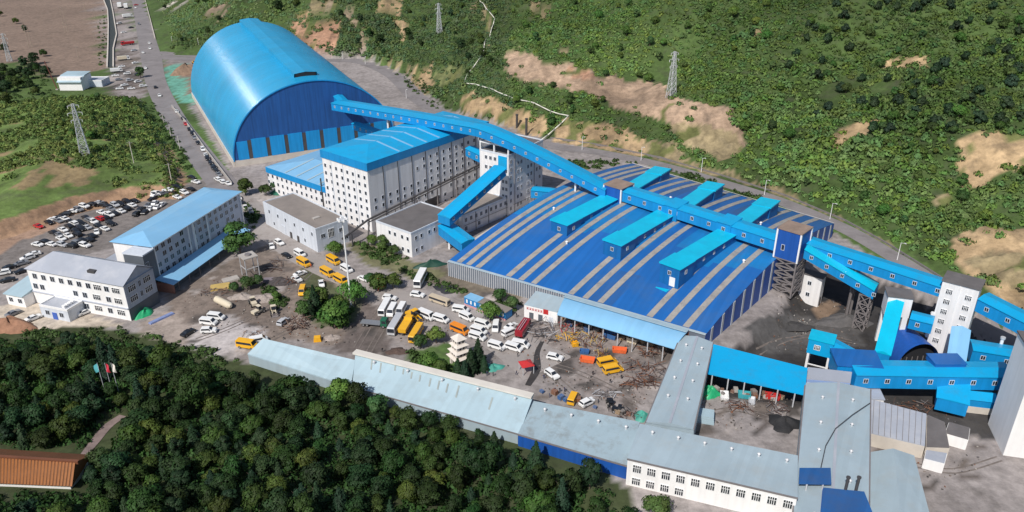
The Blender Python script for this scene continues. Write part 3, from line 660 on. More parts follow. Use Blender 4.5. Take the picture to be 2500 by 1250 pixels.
# low wall with coping behind the offices and small courtyard building
cw = thing('court_wall', 'long grey wall between the car park and the office court', 'wall', lf, LYAW)
MB().box(-20, 16, LW+5.5, LW+6.0, 0, 3.2).build('wall', M_grayw, cw); MB().box(-20, 16, LW+5.3, LW+6.2, 3.2, 3.45).build('coping', M_greyr, cw)
gh = thing('gate_lodge', 'small grey-roofed lodge between the car park and the blue roof', 'building', lf+Vector((math.cos(LYAW)*6-math.sin(LYAW)*(LW+9), math.sin(LYAW)*6+math.cos(LYAW)*(LW+9), 0)), LYAW)
MB().box(0, 8, 0, 5, -.3, 3.2).build('wall', M_whit2, gh); MB().box(-.4, 8.4, -.4, 5.4, 3.2, 3.5).build('roof', M_greyr, gh); windows(gh, 'x', [2,5.5], [1.8], 1.3, 1.2, 'mull')
# ---------------------------------------------------------------- great striped hall
NL, NR, FR, FL = P(1093,638,6.0), P(1722,818,5.0), P(2037,546,6.0), P(1544,399,11.5)
def hallpt(u, v, up=0.0, drop=None):
    b = (NL*(1-u)+NR*u)*(1-v)+(FL*(1-u)+FR*u)*v
    s = max(0.0, 1-abs(2*v-1)**1.85)
    return Vector((b.x, b.y, b.z+7.2*s+up))
def uw(u): return u/(1.19-.19*u)
hb = Vector((NL.x, NL.y, 0))
ht = thing('striped_hall', 'vast blue arched storage hall with beige skylight stripes across its roof', 'hall', hb)
mb = MB(); mb.grid([[hallpt(i/48, j/30) for i in range(49)] for j in range(31)]); rgh = random.Random(21)
def band(i, j):  # lighter panels towards the crest carry some of the sky's reflection
    v = (j+.5)/30; bay = i//4; hsh = random.Random(bay*7+3).random()
    if .30+.03*(bay % 3) < v < .60: return 1 if hsh < .85 else 0
    if v > .74: return 2 if hsh < .6 else 0
    return 2 if (hsh > .72 and v < .16) else 0
mb.m = [band(k % 48, k//48) for k in range(48*30)]
hr = mb.build('roof', [M_hall, M_hall2, M_hall3], ht, True, off=hb)
for u in (.05,.098,.146,.293,.35,.405,.555,.61,.665,.83,.885,.94):
    a = uw(u); w = .0215; q = MB()
    for (v0, v1) in ((.008,.992),):
        q.grid([[hallpt(a-w/2+w*k, v0+(v1-v0)*j/36, .14) for k in range(2)] for j in range(37)])
        q.grid([[hallpt(a-w/2, v0+(v1-v0)*j/36, .14 if k == 0 else -.05) for k in range(2)][::-1] for j in range(37)])
        q.grid([[hallpt(a+w/2, v0+(v1-v0)*j/36, .14 if k == 0 else -.05) for k in range(2)] for j in range(37)])
    q.build('skylight_strip', M_strip, hr, True, off=hb)
def hallwall(name, fn, m, n=1, par=ht):
    q = MB()
    q.grid([[Vector((p.x, p.y, min(T(p.x, p.y), p.z)-1.0)), p] for p in fn][::1])
    return q.build(name, m, par, False, off=hb)
hallwall('end_wall', [hallpt(0, j/30, -.05) for j in range(31)][::-1], M_hallw)
rw = hallwall('end_wall', [hallpt(1, j/30, -.05) for j in range(31)], M_hallw)
hallwall('back_wall', [hallpt(1-i/30, 1, -.05) for i in range(31)], M_hallw)
hallwall('front_wall', [hallpt(i/40, 0, -.05) for i in range(41)], mat('ribbed_grey_wall', (.16,.19,.24), .5, 0, .15, .3))
dn = (FR-NR).normalized(); ex = Vector((dn.y, -dn.x, 0))
for k in range(15):                                   # white strips on the right end wall
    v = .035+k*.066; p = hallpt(1, v, -.25); p2 = hallpt(1, v+.0115, -.25); o1, o2 = ex*.16, ex*-.02
    z0 = min(T(p.x+ex.x*2, p.y+ex.y*2), -.2)-.3
    MB().hexa([(p+o2).to_tuple()[:2]+(z0,), (p+o1).to_tuple()[:2]+(z0,), (p2+o1).to_tuple()[:2]+(z0,), (p2+o2).to_tuple()[:2]+(z0,)],
              [tuple(p+o2), tuple(p+o1), tuple(p2+o1), tuple(p2+o2)]).build('light_strip', M_stripw, rw, off=hb)
nd = (NR-NL).normalized(); nn = Vector((nd.y, -nd.x, 0))
for k in range(70):                                   # steel posts of the low front wall
    p = hallpt(.002+k*.0092, 0)
    MB().hexa([tuple(p+nn*.02+Vector((0,0,-p.z))), tuple(p+nn*.3+Vector((0,0,-p.z))), tuple(p+nn*.3+nd*.28+Vector((0,0,-p.z))), tuple(p+nn*.02+nd*.28+Vector((0,0,-p.z)))],
              [tuple(p+nn*.02), tuple(p+nn*.3), tuple(p+nn*.3+nd*.28), tuple(p+nn*.02+nd*.28)]).build('wall_post', M_steell, ht, off=hb)
gq = MB(); gq.grid([[hallpt(i/40, 1, .35) for i in range(41)], [hallpt(i/40, .994, .35) for i in range(41)]][::-1]); gq.build('eave_gutter', M_trim, ht, off=hb)
gq = MB(); gq.grid([[hallpt(i/40, 0, .06)+nn*.35 for i in range(41)], [hallpt(i/40, .006, .12) for i in range(41)]]); gq.build('eave_gutter', M_pale, ht, off=hb)
rg2 = random.Random(5)
for px, py in ((1385,497),(1605,530),(1800,640),(1518,545),(1625,474),(1572,748),(1564,756),(1650,532)):
    pass
for k in range(9):
    u = .12+.1*k; v = (.38,.62,.22,.7)[k % 4]; p = hallpt(u, v, 0)
    q = MB(); q.tube((0,0,-.2), (0,0,.9), .35, .35, 8); q.tube((0,0,.9), (0,0,1.25), .6, .2, 8); q.build('roof_cowl', M_trim, ht, loc=p-hb)
# ---------------------------------------------------------------- conveyor galleries
def gallery(name, label, pts, w, h, mr=None, mw=None, wins=6.0, legs=(), rise=.55, smooth=1, wsize=(.9,1.1), group=None, ends=True):
    mr, mw = mr or M_conv, mw or M_convw
    pts = [Vector(p) for p in pts]
    if smooth > 1:
        out = []; n = len(pts)
        for i in range(n-1):
            p0, p1, p2, p3 = pts[max(i-1, 0)], pts[i], pts[i+1], pts[min(i+2, n-1)]
            for k in range(smooth):
                t = k/smooth; out.append(.5*((2*p1)+(p2-p0)*t+(2*p0-5*p1+4*p2-p3)*t*t+(3*p1-p0-3*p2+p3)*t**3))
        out.append(pts[-1]); pts = out
    base = Vector((pts[0].x, pts[0].y, min(T(pts[0].x, pts[0].y), pts[0].z)))
    t = thing(name, label, 'conveyor', base, group=group)
    rows, rr = [], []
    for i, p in enumerate(pts):
        d = pts[min(i+1, len(pts)-1)]-pts[max(i-1, 0)]; d.z = 0; d.normalize(); u = Vector((d.y, -d.x, 0))
        rows.append([p-u*w/2+Vector((0,0,h)), p-u*w/2, p+u*w/2, p+u*w/2+Vector((0,0,h))])
        o = w/2+.3
        rr.append([p-u*o+Vector((0,0,h-.12)), p-u*o+Vector((0,0,h+.1)), p+Vector((0,0,h+rise+.1)), p+u*o+Vector((0,0,h+.1)), p+u*o+Vector((0,0,h-.12))])
    q = MB(); q.grid(rows)
    if ends:
        for r, s in ((rows[0], 1), (rows[-1], -1)): q.add(r, [(0,1,2,3)[::s]])
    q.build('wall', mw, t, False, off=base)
    q = MB(); q.grid(rr)
    for r, s in ((rr[0], 1), (rr[-1], -1)): q.add([r[0], r[1], r[2], r[3], r[4]], [(0,4,3,2,1)[::s]])
    q.build('roof', mr, t, False, off=base)
    if wins:
        me = win_mesh(*wsize, 'mull'); acc = 0
        for a, b in zip(pts[:-1], pts[1:]):
            L = (b-a).length; d = (b-a).normalized(); dh = Vector((d.x, d.y, 0)).normalized(); u = Vector((dh.y, -dh.x, 0)); s = wins/2-acc if acc else wins/2
            s = (wins - acc) % wins if acc else wins/2
            while s < L:
                c = a+d*s+u*(w/2+.012)+Vector((0,0,h*.55))
                link('window', me, t, c-base, math.atan2(dh.y, dh.x)); s += wins
            acc = (L-(s-wins)) % wins
    for lp, gap, m in legs:
        lp = Vector(lp)
        d = (pts[-1]-pts[0]); d.z = 0; d.normalize(); u = Vector((d.y, -d.x, 0)); zb = T(lp.x, lp.y)
        for s in (-1, 1):
            c = lp+u*s*gap/2
            MB().box(c.x-.35, c.x+.35, c.y-.35, c.y+.35, zb-.3, lp.z).build('leg', m, t, off=base)
        MB().beam((lp-u*gap/2)-Vector((0,0,1.4)), (lp+u*gap/2)-Vector((0,0,1.4)), .4).build('crossbeam', m, t, off=base)
    return t
A_, B_, C_, D_ = Vector((-89,392,28.0)), Vector((-26,339.5,33.0)), Vector((-4,322.5,32.3)), Vector((40,302.5,15.6))
def lerp_leg(a, b, t, gap, m=M_trim): p = a.lerp(b, t); return (p, gap, m)
gallery('long_conveyor', 'long blue covered conveyor bridging from the vaulted shed over the plant to the hall', [A_, B_, C_, D_], 8.6, 3.7, wins=5.5, smooth=8, wsize=(.7,.85),
        legs=[lerp_leg(A_, B_, .48, 4.0, M_trim), lerp_leg(C_, D_, .72, 4.0, M_trim)])
gallery('entry_stub', 'short blue stub carrying the long conveyor into the navy end wall', [A_+Vector((4.6,-1.6,-.6)), A_+Vector((-3.5,16.5,-.6))], 4.6, 3.2, wins=0)
def turret(name, label, c, sx, sy, z0, z1, yaw, mw, mr):
    t = thing(name, label, 'building', (c.x, c.y, z0), yaw)
    MB().box(-sx/2, sx/2, -sy/2, sy/2, 0, z1-z0).build('wall', mw, t)
    MB().box(-sx/2-.3, sx/2+.3, -sy/2-.3, sy/2+.3, z1-z0, z1-z0+.35).build('roof', mr, t)
    for x in (-1, 1):
        for y in (-1, 1): MB().box(x*(sx/2)-.28, x*(sx/2)+.28, y*(sy/2)-.28, y*(sy/2)+.28, 0, z1-z0-.02).build('corner_trim', M_trim, t)
    return t
t0 = Vector((44.0,301.0,0)); MYAW = yaw_of(t0, Vector((99.5,250)))
t1 = Vector((99.5,250,0))
q0 = turret('transfer_house', 'blue transfer house with dusty brown roof at the head of the hall', t0, 8.6, 8.6, 12.5, 21.0, MYAW, M_hallw, M_rust)
q1 = turret('transfer_house', 'blue transfer house with dusty brown roof on a steel trestle', t1, 8.6, 8.6, 13.0, 24.0, MYAW, M_hallw, M_rust)
windows(q1, 'x', [-1.5], [4.5], 1.0, 2.0, 'plain', at=-4.3)
m0 = t0+Vector((math.cos(MYAW)*4.6, math.sin(MYAW)*4.6, 15.9)); m1 = t1-Vector((math.cos(MYAW)*4.4, math.sin(MYAW)*4.4, -14.9))
gallery('ridge_conveyor', 'blue covered conveyor running along the crest of the striped hall', [m0, m1], 7.6, 4.2, wins=7.2, wsize=(1.1,1.3))
for k in (.345, .69):   # taller drive boxes
    c = m0.lerp(m1, k); t = thing('drive_house', 'blue drive house on the ridge conveyor, %s transfer house' % ('nearer the brown-roofed upper' if k < .5 else 'nearer the trestle'), 'building', (c.x, c.y, c.z-1.2), MYAW)
    MB().box(-2.9, 2.9, -4.1, 4.1, 0, 5.7).build('wall', M_convw, t); q = MB(); q.hexa([(-3.1,-4.3,5.7),(3.1,-4.3,5.7),(3.1,4.3,5.7),(-3.1,4.3,5.7)], [(-3.1,-4.3,5.85),(3.1,-4.3,5.85),(3.1,4.3,6.3),(-3.1,4.3,6.3)]); q.build('roof', M_conv, t)
    windows(t, 'x', [0], [3.4], 1.2, 1.4, 'mull', at=-4.1)
# cyan roof galleries
def cross_gallery(label, p_end, p_root, z, w, near):
    e, r = P(*p_end, z), P(*p_root, z); d = (r-e); d.z = 0; L = d.length+8.0; d.normalize(); yaw = math.atan2(d.y, d.x)
    zf = 7.5
    t = thing('roof_gallery', label, 'gallery', (e.x, e.y, zf), yaw, 'cyan galleries on the hall roof')
    H = z-zf
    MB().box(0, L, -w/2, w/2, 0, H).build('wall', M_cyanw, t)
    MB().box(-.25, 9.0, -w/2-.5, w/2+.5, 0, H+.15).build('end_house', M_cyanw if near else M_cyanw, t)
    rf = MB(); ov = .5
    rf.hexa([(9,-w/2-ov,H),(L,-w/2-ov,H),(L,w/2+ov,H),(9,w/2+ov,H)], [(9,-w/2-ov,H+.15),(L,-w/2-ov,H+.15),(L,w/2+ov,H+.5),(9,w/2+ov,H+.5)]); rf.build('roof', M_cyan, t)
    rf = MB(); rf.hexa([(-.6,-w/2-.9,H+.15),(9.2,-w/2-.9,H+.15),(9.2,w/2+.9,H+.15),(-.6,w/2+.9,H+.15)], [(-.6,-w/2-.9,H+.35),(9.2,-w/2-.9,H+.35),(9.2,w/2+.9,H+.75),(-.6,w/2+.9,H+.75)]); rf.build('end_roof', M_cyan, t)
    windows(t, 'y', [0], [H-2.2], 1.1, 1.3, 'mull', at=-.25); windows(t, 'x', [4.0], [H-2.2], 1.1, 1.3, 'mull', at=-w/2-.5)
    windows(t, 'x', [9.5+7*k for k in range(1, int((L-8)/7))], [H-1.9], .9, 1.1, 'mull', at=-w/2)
    return t
ZG = 16.4
cross_gallery('cyan-roofed gallery on the near hall slope, nearest the plant', (1366,545), (1482,486), ZG, 6.6, True)
cross_gallery('middle of three cyan-roofed galleries on the near hall slope', (1496,594), (1614,527), ZG, 6.6, True)
g3 = cross_gallery('cyan-roofed gallery on the near hall slope, nearest the trestle', (1637,651), (1760,577), ZG, 6.6, True)
MB().box(-3.5, -.6, -1.5, 3.0, 1.0, 1.3).build('doorstep', M_cyan, g3); MB().box(-.32, -.27, -2.4, -.2, 2.0, 5.4).build('doorway', M_trim, g3)
cross_gallery('cyan-roofed gallery on the far hall slope, nearest the plant', (1617,412), (1550,452), ZG-.5, 6.4, False)
cross_gallery('middle of three cyan-roofed galleries on the far hall slope', (1746,449), (1680,495), ZG-.5, 6.4, False)
cross_gallery('cyan-roofed gallery on the far hall slope, nearest the haul road', (1880,489), (1816,537), ZG-.5, 6.4, False)
# steel trestle beneath the transfer house
def lattice(par, c, hw, z0, z1, n, m, leg=.3, br=.16, yaw=0.0, taper=1.0, off=None):
    def pt(i, z):
        k = (z-z0)/(z1-z0); w = hw*(taper+(1-taper)*k); a = yaw+math.pi/4+i*math.pi/2
        return Vector((c[0]+w*math.sqrt(2)*math.cos(a), c[1]+w*math.sqrt(2)*math.sin(a), z))
    for i in range(4): MB().beam(pt(i, z0), pt(i, z1), leg).build('leg', m, par, off=off)
    q = MB()
    for k in range(n):
        za, zb = z0+(z1-z0)*k/n, z0+(z1-z0)*(k+1)/n
        for i in range(4):
            j = (i+1) % 4
            q.beam(pt(i, za), pt(j, zb), br); q.beam(pt(j, za), pt(i, zb), br); q.beam(pt(i, zb), pt(j, zb), br*1.2)
    q.build('bracing', m, par, off=off)
gz1 = T(t1.x, t1.y)
tr_ = thing('steel_trestle', 'rusty lattice trestle carrying the brown-roofed transfer house', 'trestle', (t1.x, t1.y, gz1-1), MYAW)
lattice(tr_, (0,0), 4.1, 0, 13.0-gz1+1, 5, M_steel, .5, .35)
c2s, c2e = t1+Vector((4.2,-3.0,15.0)), P(2136,722,6.5)
gallery('inclined_conveyor', 'blue conveyor descending from the trestle towards the small white tower', [c2s, c2e], 6.4, 3.4, mr=M_cyan, wins=5.8, wsize=(1.0,1.1))
tr2 = P(2098,800,-6.5); tt2 = thing('steel_trestle', 'pale lattice trestle standing in the coal yard under the descending conveyor', 'trestle', tr2, MYAW)
lattice(tt2, (0,0), 1.8, -.3, 13.5, 4, M_steel, .35, .25)
c3s, c3e = t1+Vector((5.0,2.2,15.2)), P(2300,716,13.2)
gallery('inclined_conveyor', 'blue conveyor from the trestle to the tall white tower at right', [c3s, c3e], 6.8, 3.6, wins=7.0, wsize=(1.1,1.2), legs=[lerp_leg(c3s, c3e, .42, 4.0, M_steel)])
d3 = (c3e-c3s).normalized()
gallery('inclined_conveyor', 'blue conveyor leaving the tall white tower towards the right edge', [P(2392,752,12.0), P(2600,860,9.0)], 6.6, 4.4, wins=6.5, wsize=(1.1,1.2))
# white towers on the right
o2 = P(2392,709,20); o2.z = -7.2
w2 = thing('white_tower', 'tall white six-storey tower with dark flat roof between blue conveyors', 'tower', o2, R(52))
MB().box(0, 7.5, 0, 10.4, 0, 27.2).build('wall', M_white, w2); MB().box(-.35, 7.9, -.35, 10.75, 27.2, 27.7).build('roof', M_flatd, w2)
windows(w2, 'y', [7.9], [24-3.6*k for k in range(6)], 1.7, 1.6, 'multi'); windows(w2, 'y', [2.4], [23.6-3.6*k for k in range(5)], 1.7, 1.6, 'multi')
MB().box(-.2, -.005, 5.0, 5.4, 0, 27.0).build('corner_strip', M_trim, w2)
for z in (7, 15): MB().tube((-.5, 10.6, z), (.6, 10.9, z), .6, .6, 10).build('vent_duct', M_trim, w2)
o3 = P(2230,731,13); o3.z = -7.0
w3 = thing('white_tower', 'small white head tower with dark roof above the cyan conveyor', 'tower', o3, R(75))
MB().box(0, 6, 0, 7.4, 13.0, 20.0).build('wall', M_white, w3); MB().box(-.3, 6.4, -.3, 7.7, 20.0, 20.4).build('roof', M_flatd, w3)
MB().box(0, 1.4, .2, 1.8, 0, 13).build('column', M_trim, w3); MB().box(4.5, 5.9, 5.5, 7.2, 0, 13).build('column', M_trim, w3); MB().box(0, 1.2, 5.5, 7.0, 0, 13).build('column', M_trim, w3)
gallery('steep_conveyor', 'bright cyan conveyor dropping from the small white tower', [P(2185,748,9.0), P(2150,884,-1.0)], 4.2, 3.0, mr=M_cyan, wins=0, rise=.9)
gallery('link_gallery', 'short blue gallery between the small and the tall white towers', [P(2218,792,4.5), P(2274,806,4.5)], 5.5, 3.6, wins=5, wsize=(1.0,1.2))
gallery('steep_conveyor', 'pale blue conveyor dropping from the tall white tower', [P(2341,822,5.0), P(2328,905,-1.0)], 4.8, 3.0, mr=M_sblue, wins=0, rise=.9)
gallery('rear_gallery', 'blue gallery behind the white vent stack at right', [P(2362,872,-1.5), P(2560,905,-1.5)], 6.5, 4.6, wins=6.5, wsize=(1.2,1.3))
sk = P(2424,902,-6.5); stk = thing('vent_stack', 'slim white vent stack rising in front of the rear gallery', 'chimney', sk)
MB().tube((0,0,0), (0,0,11.5), .55, .5, 12).build('shaft', M_trim, stk); MB().tube((0,0,11.5), (0,0,12.1), .75, .75, 12).build('cap', M_steell, stk)
# quonset store
qc = P(2240,893,-6.5); qt = thing('arched_store', 'dark blue half-round store with open front among the conveyors', 'shed', qc, R(8))
q = MB(); q.grid([[(7.2*math.cos(math.pi*i/18), y, 8.2*math.sin(math.pi*i/18)) for i in range(19)] for y in (0, 12)][::-1]); q.build('roof', M_hallw, qt, True)
q = MB(); q.add([(7.1*math.cos(math.pi*i/18), 2.5, 8.1*math.sin(math.pi*i/18)) for i in range(19)], [tuple(range(18,-1,-1))]); q.build('dark_interior', M_dark, qt)  # black sheet stands for the shade inside the open front
for k in range(7): MB().box(-6+k*1.9, -5.8+k*1.9, .6, .8, 0, 3.2).build('fence_post', M_steel, qt)
# head house and lower galleries
hh = P(1998,868,1.5)
h1 = thing('head_house', 'blue head house on white legs at the coal yard edge', 'building', (hh.x, hh.y, -6.5), R(-28))
MB().box(-3.6, 3.6, 0, 6.0, 8.0, 13.0).build('wall', M_conv, h1); MB().box(-3.8, 3.8, -.2, 6.2, 13.0, 13.3).build('roof', M_cyan, h1)
for x in (-3, 3):
    for y in (.4, 5.4): MB().box(x-.35, x+.35, y-.35, y+.35, 0, 8.0).build('leg', M_trim, h1)
MB().beam((-3,.4,4), (3,.4,4), .3).build('brace', M_trim, h1); windows(h1, 'x', [-.8], [10.6], 1.6, 1.5, 'multi')
hb2 = Vector((hh.x, hh.y, 0))+Vector((math.cos(R(-28))*3.4+1.2, math.sin(R(-28))*3.4+2.6, 0)); hb2.z = 1.5
gallery('lower_conveyor', 'blue conveyor sloping from the head house to the lower gallery', [hb2, P(2098,905,-.5)+Vector((0,1,0))], 5.6, 3.8, wins=7, wsize=(1.1,1.2))
ga, gb_ = Vector((100.5,192.5,-.2)), Vector((147,191.2,-.2))
gallery('lower_gallery', 'long level blue gallery across the lower right of the works', [ga, gb_], 7.6, 4.6, wins=6.2, wsize=(1.2,1.3), rise=.7)
nh = thing('junction_house', 'deep blue roofed junction house where the lower conveyors meet', 'building', (102,196,-6.5), R(-6))
MB().box(-5.2, 7.5, -3.9, 4.0, 6.2, 11.4).build('wall', M_convw, nh)
q = MB(); q.hexa([(-5.5,-4.2,11.4),(7.8,-4.2,11.4),(7.8,4.3,11.4),(-5.5,4.3,11.4)], [(-5.5,-4.2,11.6),(7.8,-4.2,11.6),(7.8,4.3,12.4),(-5.5,4.3,12.4)]); q.build('roof', M_hall, nh)
for x in (-4.5, 6.8):
    for y in (-3.3, 3.4): MB().box(x-.3, x+.3, y-.3, y+.3, 0, 6.2).build('leg', M_trim, nh)
n2 = thing('junction_house', 'small deep blue roofed box on the lower gallery below the pale conveyor', 'building', (129,193.5,4.5), 0)
MB().box(-4.5, 4.5, -2, 3.5, 0, 1.6).build('wall', M_hall, n2); MB().box(-4.7, 4.7, -2.2, 3.7, 1.6, 1.85).build('roof', M_hall, n2)
mh = thing('machine_house', 'white machine house with pipework under the junction house', 'building', (104.3,184.2,-6.5), R(-8))
MB().box(-6.2, 3.2, 0, 5.5, 0, 5.6).build('wall', M_white, mh); MB().box(-6.4, 3.4, -.2, 5.7, 5.6, 5.9).build('roof', M_greyr, mh); windows(mh, 'x', [-2.6, .8], [3.3], 1.4, 1.5, 'multi')
gallery('chute_gallery', 'blue gallery descending towards the viewer from the lower gallery', [P(2331,948,-1.5)+Vector((0,2,0)), P(2318,1008,-4.5)], 8.0, 4.0, mr=M_conv, wins=0, rise=.3)
c5 = P(2390,1010,-6.5); b5 = thing('blue_shed', 'small blue gabled shed beside the descending gallery', 'shed', c5, R(-12))
MB().box(-3.6, 3.6, 0, 5, 0, 4.6).build('wall', M_convw, b5); MB().add([(-3.9,-.3,4.6),(3.9,-.3,4.6),(3.9,5.3,4.6),(-3.9,5.3,4.6),(-3.9,2.5,6),(3.9,2.5,6)], [(0,1,5,4),(2,3,4,5),(1,2,5),(3,0,4)]).build('roof', M_conv, b5); MB().box(-3.7, 3.7, -.1, .2, -.3, 2.2).build('plinth', M_concl, b5)
rb_ = Vector((133.5,166.5,-6.8)); rbt = thing('corner_block', 'tall pale block rising out of the frame at the lower right', 'building', rb_, R(-14))
MB().box(0, 34, 0, 14, 0, 31).build('wall', M_whit2, rbt); MB().box(-.3, 34.3, -.3, 14.3, 31, 31.5).build('roof', M_flatd, rbt); windows(rbt, 'x', [5+4*k for k in range(6)], [6,9.5,13], 2.0, 1.6, 'multi')
rbd = thing('dark_bunker', 'dark steel bunker standing behind the pale corner block', 'building', (145.5,182,-6.8), R(-8)); MB().box(0, 20, 0, 9, 0, 17).build('wall', M_darkb, rbd); MB().box(-.3, 20.3, -.3, 9.3, 17, 17.4).build('roof', M_flatd, rbd)
for k in range(5): MB().box(1+k*4, 1.4+k*4, -.3, -.01, 0, 17).build('rib', M_steel, rbd)
wb = P(1978,745,-6.5); wbt = thing('white_kiosk', 'white two-storey block half in shade under the descending conveyor', 'building', P(1995,750,-6.5), R(52))
MB().box(0, 4, 0, 7.5, 0, 11.5).build('wall', M_white, wbt); MB().box(-.2, 4.2, -.2, 7.7, 11.5, 11.9).build('roof', M_flatd, wbt); windows(wbt, 'y', [4.2], [8.6, 4.0], 1.2, 1.4, 'mull'); MB().box(1, 2.2, -.15, -.01, 0, 3.5).build('door', M_pipe, wbt)
# plant side conveyors
gallery('inclined_conveyor', 'blue conveyor climbing from the pump house to the screening tower', [P(1084,548,10.6), P(1222,425,21.5)], 6.2, 3.3, mr=M_conv, mw=M_convw, wins=5.0)
gallery('drop_conveyor', 'short blue conveyor dropping from the pump house into the hall', [P(1086,568,5.2), P(1144,612,2.6)], 6.4, 4.0, wins=0, legs=[lerp_leg(P(1086,568,5.2), P(1144,612,2.6), .3, 3.0, M_trim)])
gallery('link_gallery', 'short blue gallery linking the plant to the screening tower', [P(1146,378,21.5), P(1184,396,20.5)], 4.6, 3.6, wins=5)
gallery('link_gallery', 'low blue gallery from the screening tower into the hall', [P(1300,478,7.0), P(1385,486,7.5)], 5.0, 3.6, wins=5)
gallery('link_gallery', 'small blue gallery between the vaulted shed and the plant roof', [Vector((-84,405,13.5)), Vector((-56,372,15.0))], 4.0, 3.2, wins=6)
# ---------------------------------------------------------------- sheds given by their roof corners
def quad_shed(name, label, cat, px, zs, mr, mw, ridge=0.0, walls='bflr', base=0.0, thick=.25, posts=0, parapet=None, ridge_dir='x'):
    c = [P(a, b, z) for (a, b), z in zip(px, zs)]           # back-left, back-right, front-right, front-left
    bl, br, fr_, fl_ = c; o = Vector((fl_.x, fl_.y, base))
    t = thing(name, label, cat, o)
    q = MB()
    dn_ = Vector((0,0,thick))
    if ridge:
        if ridge_dir == 'y': m1, m2 = (bl+br)/2+Vector((0,0,ridge)), (fl_+fr_)/2+Vector((0,0,ridge)); q.add([bl, m1, m2, fl_, br, fr_], [(0,3,2,1),(1,2,5,4)]); q.add([bl-dn_, br-dn_, fr_-dn_, fl_-dn_], [(0,1,2,3)]); q.add([fl_-dn_, fr_-dn_, fr_, m2, fl_], [(0,1,2,3,4)]); q.add([br-dn_, bl-dn_, bl, m1, br], [(0,1,2,3,4)]); q.add([bl-dn_, fl_-dn_, fl_, bl], [(0,1,2,3)]); q.add([fr_-dn_, br-dn_, br, fr_], [(0,1,2,3)])
        else: m1, m2 = (bl+fl_)/2+Vector((0,0,ridge)), (br+fr_)/2+Vector((0,0,ridge)); q.add([bl, br, m2, m1, fr_, fl_], [(0,3,2,1),(3,5,4,2)]); q.add([bl-dn_, br-dn_, fr_-dn_, fl_-dn_], [(0,1,2,3)]); q.add([fl_-dn_, fr_-dn_, fr_, fl_], [(0,1,2,3)]); q.add([br-dn_, bl-dn_, bl, br], [(0,1,2,3)]); q.add([bl-dn_, fl_-dn_, fl_, m1, bl], [(0,1,2,3,4)]); q.add([fr_-dn_, br-dn_, br, m2, fr_], [(0,1,2,3,4)])
    else: q.hexa([fl_-dn_, fr_-dn_, br-dn_, bl-dn_], [fl_, fr_, br, bl])
    r = q.build('roof', mr, t, off=o)
    cen = (bl+br+fr_+fl_)/4
    def inn(p, k=.985): v = cen+(p-cen)*k; v.z = p.z-thick-.01; return v
    cc = {'b': (bl, br), 'f': (fl_, fr_), 'l': (bl, fl_), 'r': (br, fr_)}
    for w in walls:
        a, b = inn(cc[w][0]), inn(cc[w][1]); d = (b-a); d.z = 0; u = Vector((d.y, -d.x, 0)).normalized()*.15
        za = base-.5
        MB().hexa([(a.x-u.x,a.y-u.y,za),(a.x+u.x,a.y+u.y,za),(b.x+u.x,b.y+u.y,za),(b.x-u.x,b.y-u.y,za)], [tuple(a-u),tuple(a+u),tuple(b+u),tuple(b-u)]).build('wall', mw, t, off=o)
    for k in range(posts):
        p = inn(fl_).lerp(inn(fr_), (k+.5)/posts); MB().box(p.x-.15, p.x+.15, p.y-.15, p.y+.15, base-.3, p.z).build('post', M_steell, t, off=o)
    if parapet: 
        a, b = bl, br; u = Vector((0,0,1)); d = (b-a).normalized(); n_ = Vector((d.y, -d.x, 0))
        MB().hexa([a-n_*.6-dn_, a+n_*1.6+Vector((0,0,-.05)), b+n_*1.6+Vector((0,0,-.05)), b-n_*.6-dn_], [a-n_*.6+u*.5, a+n_*1.6+u*.5, b+n_*1.6+u*.5, b-n_*.6+u*.5]).build('ridge_cap', parapet, r, off=o)
    return t, c, o
s8, c8, _ = quad_shed('long_shed', 'pale blue long shed, left one of the row behind the trees', 'shed', [(642,826),(867,879),(857,943),(604,864)], (6.6,6.6,3.4,3.4), M_lblue, M_pale)
s7, c7, o7 = quad_shed('long_shed', 'longest pale blue shed with white ridge cap and roof lights', 'shed', [(868,858),(1302,966),(1268,1060),(860,944)], (7.6,7.6,3.4,3.4), M_lblue, M_pale, parapet=mat('cream_cap', (.66,.62,.56), .6, 0, .08, .2))
bl, br, fr_, fl_ = c7
for a, b0, b1 in [(.10,.12,.40),(.155,.14,.42),(.24,.12,.26),(.29,.15,.30),(.34,.18,.36),(.39,.2,.38),(.45,.22,.44),(.50,.22,.46),(.55,.24,.48),(.61,.22,.54),(.80,.30,.62)]:
    def rp(u, v, up=.03): return (bl*(1-u)+br*u)*(1-v)+(fl_*(1-u)+fr_*u)*v+Vector((0,0,up))
    MB().hexa([rp(a,b1,-.05),rp(a+.009,b1,-.05),rp(a+.009,b0,-.05),rp(a,b0,-.05)], [rp(a,b1),rp(a+.009,b1),rp(a+.009,b0),rp(a,b0)]).build('roof_light', mat('aged_roof_light', (.30,.34,.33), .6, 0, .15, .4), s7, off=o7)
s6, c6, o6 = quad_shed('worn_shed', 'weathered pale shed with stained roof and blue lower wall', 'shed', [(1300,978),(1562,1030),(1532,1138),(1264,1060)], (6,6.2,4.2,3.8), M_pale2, M_hallw)
s5, c5_, o5 = quad_shed('workshop_building', 'pale-roofed workshop with a row of dark windows facing the wood', 'building', [(1562,1034),(1948,1112),(1948,1216),(1531,1120)], (8.5,8.5,8.0,8.0), M_pale, M_whit2)
a, b = c5_[3], c5_[2]; dv = (b-a); dv.z = 0; wy = math.atan2(dv.y, dv.x); cen5 = sum(c5_, Vector())/4
